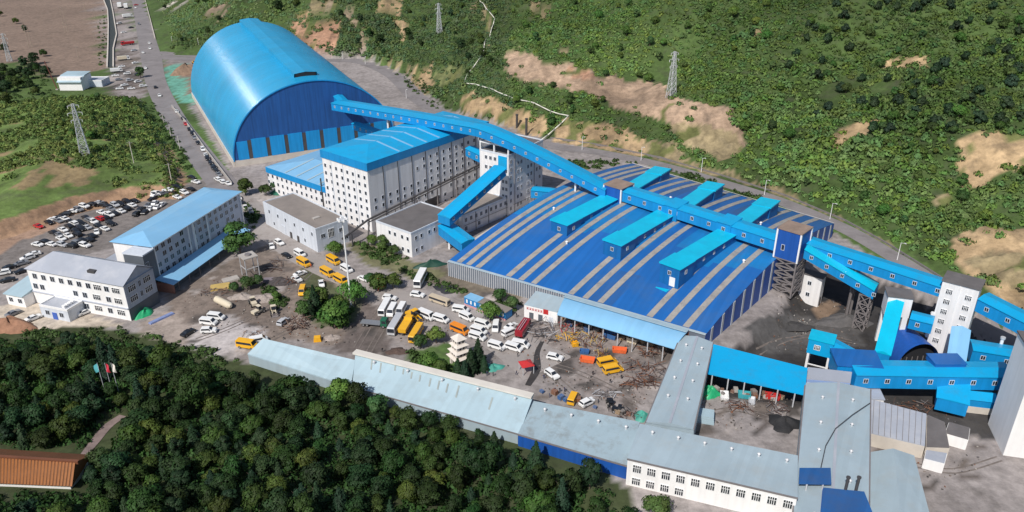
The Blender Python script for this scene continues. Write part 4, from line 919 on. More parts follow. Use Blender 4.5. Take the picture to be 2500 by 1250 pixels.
for k in range(11):
    p = a.lerp(b, .06+k*.09); p = cen5+(p-cen5)*.985; u = Vector((dv.y, -dv.x, 0)).normalized(); w_ = link('window', win_mesh(1.9, 2.2, 'multi'), s5, p+u*.17+Vector((0,0,-2.2))-o5, wy); w_.location.z = 5.6
    if k < 4: w2_ = link('window', win_mesh(1.9, 2.0, 'multi'), s5, w_.location-Vector((0,0,3.9)), wy)
s1, c1, o1 = quad_shed('ridged_shed', 'pale grey-blue gabled shed running down between the two scrap yards', 'shed', [(1662,818),(1742,836),(1694,1048),(1576,1030)], (6.6,6.6,6.6,6.6), M_pale, M_pale, ridge=.9, ridge_dir='y')
s2, c2_, o2_ = quad_shed('open_canopy', 'bright blue mono-pitch canopy on slim posts beside the coal yard', 'canopy', [(1742,840),(1972,898),(1964,964),(1718,910)], (6.8,6.8,5.0,5.0), M_conv, M_brick, walls='b', posts=6)
s3, c3_, o3_ = quad_shed('lean_to_office', 'low pale-roofed office with small windows next to the bright blue canopy', 'building', [(1972,896),(2080,908),(2076,934),(1966,924)], (4.6,4.6,4.4,4.4), M_greyr, mat('blue_grey_wall', (.25,.36,.62), .6, 0, .1, .2), base=0)
a, b = c3_[3], c3_[2]; dv = b-a; cn = sum(c3_, Vector())/4
for k in range(5):
    p = cn+(a.lerp(b, .1+k*.2)-cn)*.985; u = Vector((dv.y, -dv.x, 0)).normalized(); link('window', win_mesh(.9,1.0,'mull'), s3, Vector((p.x+u.x*.17, p.y+u.y*.17, 2.6))-o3_, math.atan2(dv.y, dv.x))
s4, c4, o4 = quad_shed('gabled_warehouse', 'large pale blue gabled warehouse running to the bottom of the frame', 'warehouse', [(1966,934),(2126,950),(2122,1290),(1932,1290)], (5.6,5.6,5.6,5.6), M_pale, M_pale, ridge=1.2, ridge_dir='y')
quad_shed('low_shed', 'pale low shed in the bottom right corner', 'shed', [(2122,1104),(2232,1112),(2282,1300),(2118,1300)], (-1,-1,-1,-1), M_pale, M_pale, base=-6.5, ridge=1.8, ridge_dir='y')
q = quad_shed('ribbed_shed', 'grey-white ribbed metal shed below the lower gallery', 'shed', [(2126,974),(2262,1010),(2258,1088),(2122,1056)], (-1.0,-1.0,-2.2,-2.2), M_greyr, M_concl, base=-6.5)
bl, br, fr_, fl_ = q[1]
for k in range(9):
    u = .06+k*.108
    p0, p1 = bl.lerp(br, u), fl_.lerp(fr_, u); MB().beam(p0+Vector((0,0,.04)), p1+Vector((0,0,.04)), .12, .12).build('seam', M_steel, q[0], off=q[2])
quad_shed('stone_shed', 'narrow dark-roofed shed against the ribbed shed', 'shed', [(2264,1012),(2306,1030),(2318,1092),(2262,1090)], (-1.8,-1.8,-2.6,-2.6), M_flatd, M_concl, base=-6.5)
quad_shed('pump_kiosk', 'white-walled kiosk with dark roof at the end of the ribbed shed', 'building', [(2318,1030),(2368,1044),(2364,1072),(2308,1056)], (-2.6,-2.6,-2.8,-2.8), M_flatd, M_whit2, base=-6.5)
quad_shed('store_kiosk', 'small white store with low parapet in the lower right yard', 'building', [(2262,1098),(2312,1106),(2306,1130),(2258,1118)], (-3,-3,-3,-3), M_greyr, M_whit2, base=-6.5)
quad_shed('blue_porch', 'deep blue flat canopy across the warehouse valley', 'canopy', [(1952,1142),(2028,1142),(2030,1182),(1950,1180)], (8.2,8.2,8.0,8.0), M_hall3, M_hallw, walls='', base=0, posts=2)
quad_shed('blue_porch', 'deep blue lower roof with two pipe chimneys at the bottom edge', 'shed', [(2010,1190),(2110,1200),(2150,1300),(2000,1300)], (7.4,7.4,7.2,7.2), M_hall3, M_hallw, walls='lrb', base=0)
for i, (a_, b_) in enumerate(((2064,1196),(2090,1196))):
    p = P(a_, b_, 7.2); t = thing('pipe_chimney', ('left' if i == 0 else 'right')+' of two short dark pipe chimneys at the bottom edge', 'chimney', p)
    MB().tube((0,0,-.3), (0,0,3.6), .35, .35, 10).build('flue', M_pipe, t); MB().tube((0,0,3.6), (0,0,3.9), .5, .5, 10).build('cap', M_pipe, t)
for tt_, cc_, oo_ in ((s1, c1, o1), (s4, c4, o4)):
    a, b = (cc_[0]+cc_[1])/2, (cc_[3]+cc_[2])/2; up_ = .9 if tt_ is s1 else 1.2
    MB().beam(a+Vector((0,0,up_+.03)), b+Vector((0,0,up_+.03)), .7, .12).build('ridge_cap', M_greyr, tt_, off=oo_)
    for e0, e1 in ((cc_[0], cc_[3]), (cc_[1], cc_[2])): MB().beam(e0-Vector((0,0,.12)), e1-Vector((0,0,.12)), .35, .3).build('gutter', M_steel, tt_, off=oo_)
    for k in range(5 if tt_ is s4 else 4):
        f = .14+.2*k; l0, r0 = cc_[0].lerp(cc_[3], f), cc_[1].lerp(cc_[2], f); m0_ = a.lerp(b, f)+Vector((0,0,up_))
        for e in (l0, r0): p = e.lerp(m0_, .55); q = MB(); q.tube((0,0,-.2),(0,0,.7),.3,.3,8); q.tube((0,0,.7),(0,0,1.0),.5,.15,8); q.build('roof_vent', M_steell, tt_, loc=p-oo_)
for tt_, cc_, oo_, nn2 in ((s5, c5_, o5, 6), (s6, c6, o6, 4), (s7, c7, o7, 5)):
    for e0, e1 in ((cc_[3], cc_[2]),): MB().beam(e0-Vector((0,0,.12)), e1-Vector((0,0,.12)), .35, .3).build('gutter', M_steel, tt_, off=oo_)
    for k in range(nn2):
        f = (k+.6)/nn2; p = cc_[0].lerp(cc_[1], f).lerp(cc_[3].lerp(cc_[2], f), .22); q = MB(); q.tube((0,0,-.2),(0,0,.8),.28,.28,8); q.tube((0,0,.8),(0,0,1.1),.5,.15,8); q.build('roof_vent', M_steell, tt_, loc=p-oo_)
ca = [P(2124,984,6.2), P(2082,1012,7.0), P(2040,1046,7.4), P(2016,1088,7.2), P(2004,1142,7.6)]; cab = MB()
for a, b in zip(ca[:-1], ca[1:]): cab.tube(a, b, .12, .12, 6)
tag(cab.build('roof_cable', M_pipe, None, loc=ca[0], off=ca[0]), 'dark cable looping over the gabled warehouse roof', 'cable')
# open workshop canopy with curved roof, and the little shop at its end
wl = [P(1382,722,7.6), P(1682,808,7.6), P(1646,854,5.2), P(1360,770,5.2)]; wo = Vector((wl[3].x, wl[3].y, 0))
wsh = thing('open_workshop', 'long light blue open-fronted workshop roof along the striped hall', 'canopy', wo)
q = MB(); rws = []
for j in range(9):
    v = j/8; l0, r0 = wl[0].lerp(wl[3], v), wl[1].lerp(wl[2], v); bz = 1.0*math.sin(v*math.pi*.9)
    rws.append([l0+Vector((0,0,bz)), r0+Vector((0,0,bz))])
q.grid([[r[0] for r in rws], [r[1] for r in rws]]); q.grid([[r[0]-Vector((0,0,.2)) for r in rws], [r[1]-Vector((0,0,.2)) for r in rws]][::-1]); q.grid([[rws[-1][0]-Vector((0,0,.2)), rws[-1][1]-Vector((0,0,.2))], [rws[-1][0], rws[-1][1]]]); q.build('roof', M_sblue, wsh, True, off=wo)
q = MB(); a, b = rws[0]; n_ = Vector(((b-a).y, -(b-a).x, 0)).normalized(); q.hexa([a+n_*.0+Vector((0,0,.05)), a+n_*2.2+Vector((0,0,.55)), b+n_*2.2+Vector((0,0,.55)), b+n_*.0+Vector((0,0,.05))], [a+Vector((0,0,.5)), a+n_*2.2+Vector((0,0,.75)), b+n_*2.2+Vector((0,0,.75)), b+Vector((0,0,.5))]); q.build('ridge_cap', M_lblue, wsh, off=wo)
q = MB(); a, b = wl[0], wl[1]; q.hexa([(a.x,a.y,-.3),(b.x,b.y,-.3),(b.x+.2,b.y+.2,-.3),(a.x+.2,a.y+.2,-.3)], [(a.x,a.y,7.5),(b.x,b.y,7.5),(b.x+.2,b.y+.2,7.5),(a.x+.2,a.y+.2,7.5)]); q.build('back_wall', M_brick, wsh, off=wo)
for k in range(8):
    p = wl[3].lerp(wl[2], (k+.3)/8); MB().box(p.x-.14, p.x+.14, p.y-.14, p.y+.14, -.2, 5.0).build('post', M_steell, wsh, off=wo)
sh, csh, osh = quad_shed('yard_shop', 'white shop with pale roof and red wall signs at the end of the open workshop', 'building', [(1309,710),(1384,729),(1361,762),(1280,743)], (6.2,6.2,4.8,4.8), M_pale, M_whit2)
a, b = csh[3], csh[2]; dv = b-a; dv.z = 0; wy = math.atan2(dv.y, dv.x); u = Vector((dv.y, -dv.x, 0)).normalized(); cn = sum(csh, Vector())/4
M_red = mat('red_paint', (.50,.03,.03), .5, 0, .1, .5)
def onshop(f, z, dx=.2): p = cn+(a.lerp(b, f)-cn)*.985; return Vector((p.x+u.x*dx, p.y+u.y*dx, z))-osh
for k in range(6):
    s = link('sign_character', None, sh) if False else None
    q = MB(); q.box(-.42,.42,-.03,.0,.25,.36); q.box(-.05,.06,-.03,.0,-.42,.42); q.box(-.35,.35,-.03,.0,-.1,0); q.beam((-.35,-.02,-.42),(0,-.02,-.05),.1); q.beam((.35,-.02,-.42),(0,-.02,-.05),.1)
    o = q.build('sign_character', M_red, sh); o.location = onshop(.1+k*.085, 3.7); o.rotation_euler = (0,0,wy)
o = MB().box(-.9,.9,-.05,0,-.9,.9).build('red_poster', M_red, sh); o.location = onshop(.66, 3.9); o.rotation_euler = (0,0,wy)
for f in (.22,.5,.82): o = MB().box(-.8,.8,-.04,0,0,2.3).build('door', M_darkb if f != .82 else M_grayw, sh); o.location = onshop(f, 0, .18); o.rotation_euler = (0,0,wy)
# far left farm sheds
fo = P(147,221); ft = thing('far_shed', 'far blue and white roofed shed beside the brown field', 'shed', fo, R(0))
MB().box(0, 16, 0, 15, -.5, 9).build('wall', M_whit2, ft); q = MB(); q.grid([[(x, y, z) for x in (-.4, 16.4)] for y, z in ((-1.5,6.0),(2,8.2),(6,9.6),(15.5,10.2))]); q.build('roof', M_lblue, ft, False)
MB().box(-.4, 16.4, -1.52, 3.4, 6.1, 6.2).build('eave', M_trim, ft) if False else None
f2 = thing('far_store', 'low grey flat-roofed store beside the far blue shed', 'building', P(203,212), 0); MB().box(0, 14, 0, 12, -.5, 4.2).build('wall', M_grayw, f2); parapet_roof(f2, 14, 12, 4.2, M_greyr, M_trim)
f3 = thing('far_hoist', 'leaning red-brown hoist mast by the far shed', 'crane', P(140,219), 0); q = MB(); q.tube((0,0,0), (-4.5,1,20), .35, .25, 8); q.build('mast', mat('rust_red', (.16,.05,.035), .7), f3); MB().box(-.8,.8,-.8,.8,-.2,.6).build('base', M_conc, f3)
# ---------------------------------------------------------------- vehicles
def paint(name, c): return mat('paint_'+name, c, .3, 0, .05, .6, spec=.6)
PAINT = {'white': paint('white',(.80,.80,.79)), 'black': paint('black',(.015,.016,.02)), 'red': paint('red',(.50,.02,.025)), 'grey': paint('grey',(.20,.21,.23)),
 'silver': paint('silver',(.48,.49,.51)), 'yellow': paint('yellow',(.80,.42,.02)), 'orange': paint('orange',(.80,.26,.02)), 'beige': paint('beige',(.55,.46,.34)),
 'dark red': paint('dark_red',(.30,.02,.03)), 'cream': paint('cream',(.66,.58,.44)), 'blue': paint('blue',(.03,.10,.40)), 'green': paint('green',(.02,.13,.07))}
M_tyre = mat('tyre', (.02,.02,.02), .85, 0, .1, 2); M_rim = mat('rim', (.45,.45,.46), .4, .6, .1, 2); M_lamp = mat('lamp_lens', (.75,.75,.70), .15, 0, 0)
WH = {}
def wheel_mesh(r, w):
    if (r, w) not in WH:
        q = MB(); q.cyl_y(0, -w/2, w/2, 0, r, 12, 0); q.cyl_y(0, -w/2-.015, w/2+.015, 0, r*.58, 10, 1); WH[(r, w)] = q.mesh('wheel', [M_tyre, M_rim])
    return WH[(r, w)]
SPEC = {  # profile (x,z), half width low/top, belt z, glass side (x0b,x0t,x1t,x1b,zb,zt), glass front ((xb,zb),(xt,zt)), rear, wheels x, r
 'sedan': ([(-2.3,.32),(-2.34,.75),(-2.15,.98),(-1.5,1.04),(-.85,1.43),(.35,1.46),(1.05,1.04),(2.1,.86),(2.32,.62),(2.3,.32)], .90, .66, 1.0, (-1.45,-.82,.33,.98,1.06,1.38), ((1.07,1.05),(.40,1.43)), ((-1.52,1.06),(-.9,1.41)), (-1.38,1.42), .33),
 'suv': ([(-2.3,.40),(-2.34,1.0),(-2.2,1.15),(-2.0,1.70),(-1.8,1.76),(.3,1.76),(1.05,1.18),(2.15,1.02),(2.34,.7),(2.3,.40)], .94, .72, 1.12, (-2.0,-1.85,.25,.95,1.18,1.64), ((1.08,1.2),(.36,1.72)), ((-2.2,1.2),(-2.02,1.64)), (-1.4,1.45), .37),
 'van': ([(-2.6,.40),(-2.62,1.9),(-2.5,2.1),(1.15,2.12),(1.9,1.35),(2.45,1.05),(2.6,.75),(2.58,.40)], .95, .84, 1.25, (-2.4,-2.35,1.0,1.6,1.3,1.85), ((1.92,1.38),(1.22,2.05)), ((-2.63,1.3),(-2.62,1.85)), (-1.6,1.65), .36),
 'minibus': ([(-3.0,.42),(-3.02,2.3),(-2.85,2.55),(2.05,2.58),(2.55,1.5),(2.9,1.2),(3.0,.8),(2.98,.42)], 1.02, .90, 1.4, (-2.8,-2.75,1.85,2.2,1.45,2.15), ((2.58,1.5),(2.12,2.45)), ((-3.03,1.5),(-3.02,2.2)), (-1.9,1.9), .40),
 'bus': ([(-5.0,.45),(-5.02,2.8),(-4.85,3.05),(4.75,3.08),(4.98,2.7),(5.05,1.2),(5.0,.45)], 1.22, 1.15, 1.5, (-4.8,-4.8,4.2,4.2,1.55,2.5), ((5.06,1.35),(5.0,2.7)), ((-5.03,1.7),(-5.03,2.6)), (-3.1,3.2), .48)}
PROTO = {}
def vehicle_proto(kind, color):
    if (kind, color) in PROTO: return PROTO[(kind, color)]
    pr, hl, ht_, belt, gs, gf_, gr_, wx, wr = SPEC[kind]; H = max(z for _, z in pr)
    def hw(z): return hl if z <= belt else hl+(ht_-hl)*(z-belt)/(H-belt)
    q = MB(); n = len(pr); q.add([(x, -hw(z), z) for x, z in pr]+[(x, hw(z), z) for x, z in pr], [tuple(range(n)), tuple(range(2*n-1, n-1, -1))]+[((i+1) % n, i, n+i, n+(i+1) % n) for i in range(n)])
    parts = [('body', q.mesh('body', PAINT[color]), (0,0,0))]
    g = MB(); a, b, c, d, zb, zt = gs
    for s in (-1, 1):
        def y(z): return s*(hw(z)+.014)
        m_ = 3 if kind in ('bus', 'minibus') else 1
        f = [(a, y(zb), zb), (d, y(zb), zb), (c, y(zt), zt), (b, y(zt), zt)]
        g.add(f, [(0,1,2,3) if s < 0 else (3,2,1,0)])
    for (p0, p1), s in ((gf_, 1), (gr_, -1)):
        ex_ = .015*s; k = .92
        f = [(p0[0]+ex_, -hw(p0[1])*k, p0[1]+.01), (p0[0]+ex_, hw(p0[1])*k, p0[1]+.01), (p1[0]+ex_, hw(p1[1])*k, p1[1]+.01), (p1[0]+ex_, -hw(p1[1])*k, p1[1]+.01)]
        g.add(f, [(0,1,2,3) if s > 0 else (3,2,1,0)])
    parts.append(('glazing', g.mesh('glazing', M_glass), (0,0,0)))
    wm = wheel_mesh(wr, .24)
    for x in wx:
        for s in (-1, 1): parts.append(('wheel', wm, (x, s*(hl-.10), wr)))
    hx = max(x for x, z in pr); lm = MB().box(-.03,.03,-.17,.17,-.09,.09).mesh('headlight', M_lamp)
    for s in (-1, 1): parts.append(('headlight', lm, (hx-.02, s*(hl-.28), .72 if kind in ('sedan','suv') else .85)))
    PROTO[(kind, color)] = parts; return parts
HEADS = {}
def vehicle(kind, color, px, py, d, label, cat=None, group=None, parts=None, name=None, s=1.0):
    s *= 1.1
    p = G(px, py); q = G(px+d[0]*20, py+d[1]*20); yaw = math.atan2(q.y-p.y, q.x-p.x)
    t = thing(name or {'sedan':'car','suv':'car'}.get(kind, kind), label, cat or {'sedan':'car','suv':'car'}.get(kind, kind), (p.x, p.y, p.z+.14), yaw, group)
    if s != 1.0: t.scale = (s,)*3
    for nm, me, loc in (parts or vehicle_proto(kind, color)): link(nm, me, t, loc)
    return t
def Z(reg, sc): return lambda x, y: (reg[0]+x/sc, reg[1]+y/sc)
za = Z((80,440), 6.25); zb_ = Z((0,400), 2.778); zc_ = Z((0,0), 2.976); zd = Z((450,550), 3.378); ze = Z((900,700), 5.0); zf = Z((1000,600), 2.777)
ORD = ['first','second','third','fourth','fifth','sixth','seventh','eighth','ninth','tenth','eleventh','twelfth','thirteenth','fourteenth','fifteenth','sixteenth']
LOT = {
 'the row below the earth bank': (za, (1,.40), [('red',95,725),('black',255,665),('white',325,612),('black',500,540),('white',600,495),('grey',705,468),('white',790,418),('black',890,385),('silver',1000,365),('black',1130,415),('black',1340,385),('black',1560,335),('black',420,580),('grey',395,640),('black',1060,395),('silver',1260,400),('black',1440,350)]),
 'the second car park row from the bank': (za, (1,.42), [('white',500,610),('white',635,685),('black',735,680),('black',815,590),('white',930,655),('red',1035,610),('white',1055,512),('white',1180,552),('grey',1200,462),('white',1350,492),('white',1520,402),('black',1260,530),('black',565,650),('grey',870,630),('black',1110,600),('black',1440,455)]),
 'the third car park row from the bank': (za, (1,.42), [('black',320,822),('white',470,780),('white',440,912),('white',545,868),('black',645,790),('black',740,765),('black',905,870),('white',1105,762),('black',1195,685),('grey',400,850),('black',560,720),('silver',830,740),('black',1010,720),('black',690,850)]),
 'the row beside the grey office roof': (za, (1,.22), [('white',80,1003),('white',290,998),('black',600,1025),('black',760,940),('white',800,1018),('grey',690,990),('black',860,930),('silver',460,1010),('black',200,960)]),
 'the row behind the blue office roof': (za, (.55,-.45), [('black',1600,535),('black',1715,505),('white',1800,450),('white',1910,428),('white',1865,365),('white',1975,392),('white',1880,240),('grey',1985,222),('black',1660,470),('grey',1770,400),('black',1840,300)]),
 'the line topping the car park': (zb_, (1,.35), [('white',1065,212),('black',1195,168),('white',1140,185),('white',1205,235),('white',1252,205),('black',1300,100),('white',1330,132),('black',1295,180)]),
 'the cars by the left end of the office': (zb_, (1,-.25), [('white',25,752),('black',55,800),('black',70,712),('black',150,740),('grey',150,685),('white',190,650),('white',232,622)]),
 'the cars before the white office front': (zb_, (1,-.42), [('grey',95,1025),('white',155,902),('white',232,1057),('white',480,992),('black',532,1010),('white',578,1018)]),
 'the line by the vaulted shed wall': (zc_, (.55,1), [('white',1285,818),('black',1330,868),('red',1350,908),('black',1376,945),('black',1398,978),('grey',1415,1008),('black',1440,1045),('white',1475,1095),('white',1495,1133),('black',1508,1160),('black',1530,1192),('black',1550,1228)]),
 'the cars below the vaulted shed corner': (zb_, (.6,.5), [('black',1452,28),('black',1468,55),('grey',1485,80),('white',1478,115),('white',1510,132),('white',1548,142)]),
 'the cars beside the office-end tree': (zb_, (.5,1), [('white',1622,238),('black',1642,272),('white',1664,302),('grey',1702,332)]),
 'the cars driving on the far main road': (zc_, (.4,1), [('white',1058,500),('grey',1010,180),('white',985,60),('black',1130,640),('white',1160,700),('white',1040,388),('white',1085,318),('white',1090,357)]),
 'the vehicles parked by the far roadside': (zc_, (1,-.15), [('white',905,625),('white',955,650),('white',925,542),('white',840,556),('silver',975,372),('white',985,462),('white',1042,632),('white',868,175),('black',955,205),('white',885,490),('grey',865,585),('white',1005,600),('red',990,40),('white',900,240),('black',1000,545),('white',870,650),('silver',945,590)])}
rv = random.Random(11)
for row, (zz, dd, cars) in LOT.items():
    xs_ = sorted(range(len(cars)), key=lambda i: cars[i][1]); rank = {i: k for k, i in enumerate(xs_)}
    for i, (c, x, y) in enumerate(cars):
        kind = 'suv' if rv.random() < .35 else 'sedan'; k = rank[i]
        e = 'leftmost' if k == 0 else ('rightmost' if k == len(cars)-1 else ORD[k]+' from left')
        sgn = 1 if rv.random() < .6 else -1
        vehicle(kind, c, *zz(x, y), ((dd[0]+rv.uniform(-.06,.06))*sgn, (dd[1]+rv.uniform(-.06,.06))*sgn), '%s car, %s of %s' % (c, e, row), group='cars parked around the works')
vehicle('sedan', 'white', *za(980,812), (.1,1), 'white car parked nose-down across the third car park row')
V = vehicle; D = (1,.55); D2 = (1,.42); U = (.55,-1)
V('minibus','yellow',*zd(985,330),D,'yellow minibus on the driveway below the grey block, nearest the offices')
V('minibus','yellow',*zd(1230,312),D,'yellow minibus parked ahead of the white van below the grey block')
V('van','white',*zd(1340,380),D,'long white van parked behind the yellow minibus near the light mast')
V('minibus','yellow',*zd(1180,412),D,'yellow minibus beyond the garden trees, upper of the pair')
V('minibus','yellow',*zd(1290,472),D,'yellow minibus beyond the garden trees, lower of the pair')
V('minibus','orange',*zd(1590,502),D,'orange minibus on the driveway beside the round shrubs')
V('sedan','white',*zd(1480,455),(1,.4),'white car just behind the orange minibus')
V('van','white',*zd(955,252),D,'white van on the driveway below the grey block')
V('suv','white',*zd(785,158),(1,.6),'white car parked by the left wall of the grey block')
V('sedan','white',*zd(722,185),(.3,1),'white car half hidden in shade beside the tall tree')
V('sedan','black',*zd(845,262),D,'black car standing alone above the yellow minibus')
V('sedan','white',*zd(957,412),(1,-.4),'white car at the dirt yard edge, upper of two')
V('sedan','white',*zd(930,458),(1,.6),'white car at the dirt yard edge, lower of two')
V('van','yellow',*zd(975,562),(-.3,1),'small yellow van facing the trees in the dirt yard')
V('sedan','white',*zd(1132,495),(.2,1),'white car tucked between the garden conifers')
V('minibus','yellow',*zd(520,1010),(1,.15),'yellow minibus at the wood edge beside the pale shed')
V('van','white',*zd(618,968),(1,-.2),'white van peeping past the end of the pale left shed')
V('van','white',*zd(268,775),(1,.12),'white van on the chalky ground, upper of two')
V('van','white',*zd(205,818),(1,.12),'white van on the chalky ground, lower of two')
V('suv','white',*zd(205,885),(1,-.05),'white estate car in front of the two vans on chalky ground')
V('sedan','black',*zd(35,900),(1,-.6),'black car at the wood edge below the office corner')
V('suv','silver',*zd(820,812),(1,-.8),'silver pickup alone beside the heap of poles')
V('bus','white',*zd(1948,470),(-.5,1),'white coach beside the hall corner')
V('suv','white',*zd(1925,590),(1,.15),'white pickup in front of the white coach')
V('suv','white',*zd(1695,617),(1,.12),'white car on the driveway below the orange minibus')
V('bus','white',*zd(1655,705),(-.55,1),'white bus, leftmost of three white buses in a row',s=.85)
V('minibus','white',*zd(1715,728),(-.55,1),'white minibus in the middle of three in a row')
V('minibus','white',*zd(1790,722),(-.55,1),'white minibus, rightmost of three in a row')
V('bus','silver',*zd(1745,852),(-.6,1),'silver-roofed coach beside the yellow dump truck',s=.95)
V('bus','yellow',*zd(1912,920),(-.6,1),'yellow bus, lowest of the yellow vehicles by the garden',s=.85)
V('minibus','white',*ze(705,385),D2,'white minibus on the driveway, ahead of its white neighbour')
V('van','white',*ze(885,425),(1,.3),'white van following the minibus on the driveway')
V('minibus','orange',*ze(1110,560),D2,'orange minibus above the white stone pagoda')
V('bus','beige',*ze(868,205),(1,.35),'beige bus parked below the dark tarpaulin',s=.75)
V('van','white',*ze(1125,310),(1,.15),'white van in front of the blue cabins, upper one')
V('van','white',*ze(1200,400),(1,.45),'white van in front of the blue cabins, lower one')
V('van','white',*ze(1395,490),(1,.3),'white van below the round tree')
V('van','white',*ze(1550,520),(-.15,1),'white van pointing down the yard beside the round tree')
V('sedan','white',*ze(1738,505),(1,-.5),'white car left of the dark red fire engine, upper one')
V('van','white',*ze(1722,585),(1,-.45),'white van left of the dark red fire engine, lower one')
V('van','white',*ze(1345,570),(1,.3),'white ambulance above the pagoda, upper of the pair')
V('van','white',*ze(1330,640),(1,.3),'white ambulance above the pagoda, lower of the pair')
V('van','white',*ze(1565,755),(1,.3),'white van alone below the ambulances')
V('van','white',*ze(1775,775),(1,.3),'white van in the yard centre, left of two')
V('van','white',*ze(1855,735),(1,.2),'white van in the yard centre, right of two')
V('suv','white',*zf(985,772),(1,.2),'white car in the open yard, upper of two by the trench')
V('suv','white',*zf(965,888),(1,.7),'white car in the open yard, lower of two by the trench')
V('van','yellow',*zf(1340,808),(1,-.2),'yellow van in the scrap yard, upper of the pair',s=1.1)
V('van','yellow',*zf(1378,858),(1,-.2),'yellow van in the scrap yard, lower of the pair',s=1.1)
V('van','yellow',*zf(1108,1052),(.5,-1),'yellow van parked against the worn shed')
V('suv','white',*zf(1205,1078),(1,-.5),'white car beside the yellow van against the worn shed')
# trucks, fire engine, tanker, loaders
def truck_parts(cabc, bodyc, kind):
    q = MB(); q.add([(2.3,-1.15,.6),(4.2,-1.15,.6),(4.25,-1.15,1.5),(4.0,-1.1,2.75),(2.3,-1.1,2.8),(2.3,1.15,.6),(4.2,1.15,.6),(4.25,1.15,1.5),(4.0,1.1,2.75),(2.3,1.1,2.8)], [(0,1,2,3,4),(9,8,7,6,5),(1,6,7,2),(2,7,8,3),(3,8,9,4),(4,9,5,0),(0,5,6,1)])
    parts = [('cab', q.mesh('cab', PAINT[cabc]), (0,0,0))]
    g = MB(); g.add([(4.262,-1.0,1.6),(4.262,1.0,1.6),(4.04,.98,2.6),(4.04,-.98,2.6)], [(0,1,2,3)])
    for s in (-1, 1): g.add([(2.7,s*1.165,1.6),(4.0,s*1.165,1.6),(3.85,s*1.13,2.5),(2.7,s*1.13,2.5)], [(0,1,2,3)[::-s]])
    parts.append(('glazing', g.mesh('glazing', M_glass), (0,0,0)))
    parts.append(('chassis', MB().box(-4.2,4.0,-.5,.5,.55,.95).mesh('chassis', M_pipe), (0,0,0)))
    b = MB()
    if kind == 'dump':
        b.hexa([(-4.0,-1.1,1.0),(2.1,-1.1,1.0),(2.1,1.1,1.0),(-4.0,1.1,1.0)], [(-4.2,-1.25,2.3),(2.1,-1.25,2.3),(2.1,1.25,2.3),(-4.2,1.25,2.3)]); b.box(2.1,2.25,-1.25,1.25,1.0,2.9)
    elif kind == 'fire':
        b.box(-4.2,2.1,-1.2,1.2,.95,2.7); b.box(-3.8,1.6,-.5,.5,2.7,3.0)
    elif kind == 'tank':
        b.tube((-4.2,0,1.9), (2.0,0,1.9), 1.1, 1.1, 16); b.box(-3.9,1.8,-.6,.6,.9,1.2)
    elif kind == 'flat': b.box(-4.2,2.1,-1.2,1.2,.95,1.2)
    else: b.box(-4.2,2.1,-1.2,1.2,.95,3.1)
    parts.append(('load_body', b.mesh('load_body', PAINT[bodyc]), (0,0,0)))
    if kind == 'fire': parts.append(('side_stripe', MB().box(-4.1,2.0,-1.22,1.22,1.3,1.42).mesh('side_stripe', PAINT['white']), (0,0,0))); parts.append(('ladder', MB().beam((-4.0,-.3,3.2),(2.5,-.3,3.2),.12).beam((-4.0,.3,3.2),(2.5,.3,3.2),.12).mesh('ladder', M_steell), (0,0,0)))
    wm = wheel_mesh(.5, .32)
    for x in (-3.2,-2.0,3.1):
        for s in (-1,1): parts.append(('wheel', wm, (x, s*1.0, .5)))
    return parts
V('truck','',*ze(460,520),(.6,-1),'yellow dump truck between the silver coach and yellow bus','truck',parts=truck_parts('yellow','yellow','dump'),name='dump_truck')
V('truck','',*ze(1885,560),(.65,-1),'dark red fire engine beside the steel heap','fire engine',parts=truck_parts('dark red','dark red','fire'),name='fire_engine')
V('truck','',*zd(1570,830),(1,.1),'dark green flatbed truck left of the silver coach','truck',parts=truck_parts('green','grey','flat'),name='flatbed_truck')
V('truck','',*zc_(872,55),(.2,-1),'white box truck at the far roadside, left of two','truck',parts=truck_parts('white','white','box'),name='box_truck',s=1.6)
V('truck','',*zc_(918,60),(.2,-1),'white box truck at the far roadside, right of two','truck',parts=truck_parts('white','white','box'),name='box_truck',s=1.5)
V('truck','',*zc_(930,128),(1,-.1),'white box truck parked across the far roadside','truck',parts=truck_parts('white','white','box'),name='box_truck',s=1.1)
V('truck','',*zc_(930,328),(-1,.12),'red tipper truck on the far roadside','truck',parts=truck_parts('red','red','dump'),name='dump_truck',s=1.2)
V('truck','',*zc_(900,438),(1,-.1),'cream box truck on the far roadside','truck',parts=truck_parts('white','cream','box'),name='box_truck')
V('truck','',*zc_(848,525),(1,-.1),'white truck beside the ditch on the far roadside','truck',parts=truck_parts('white','white','box'),name='box_truck',s=.9)
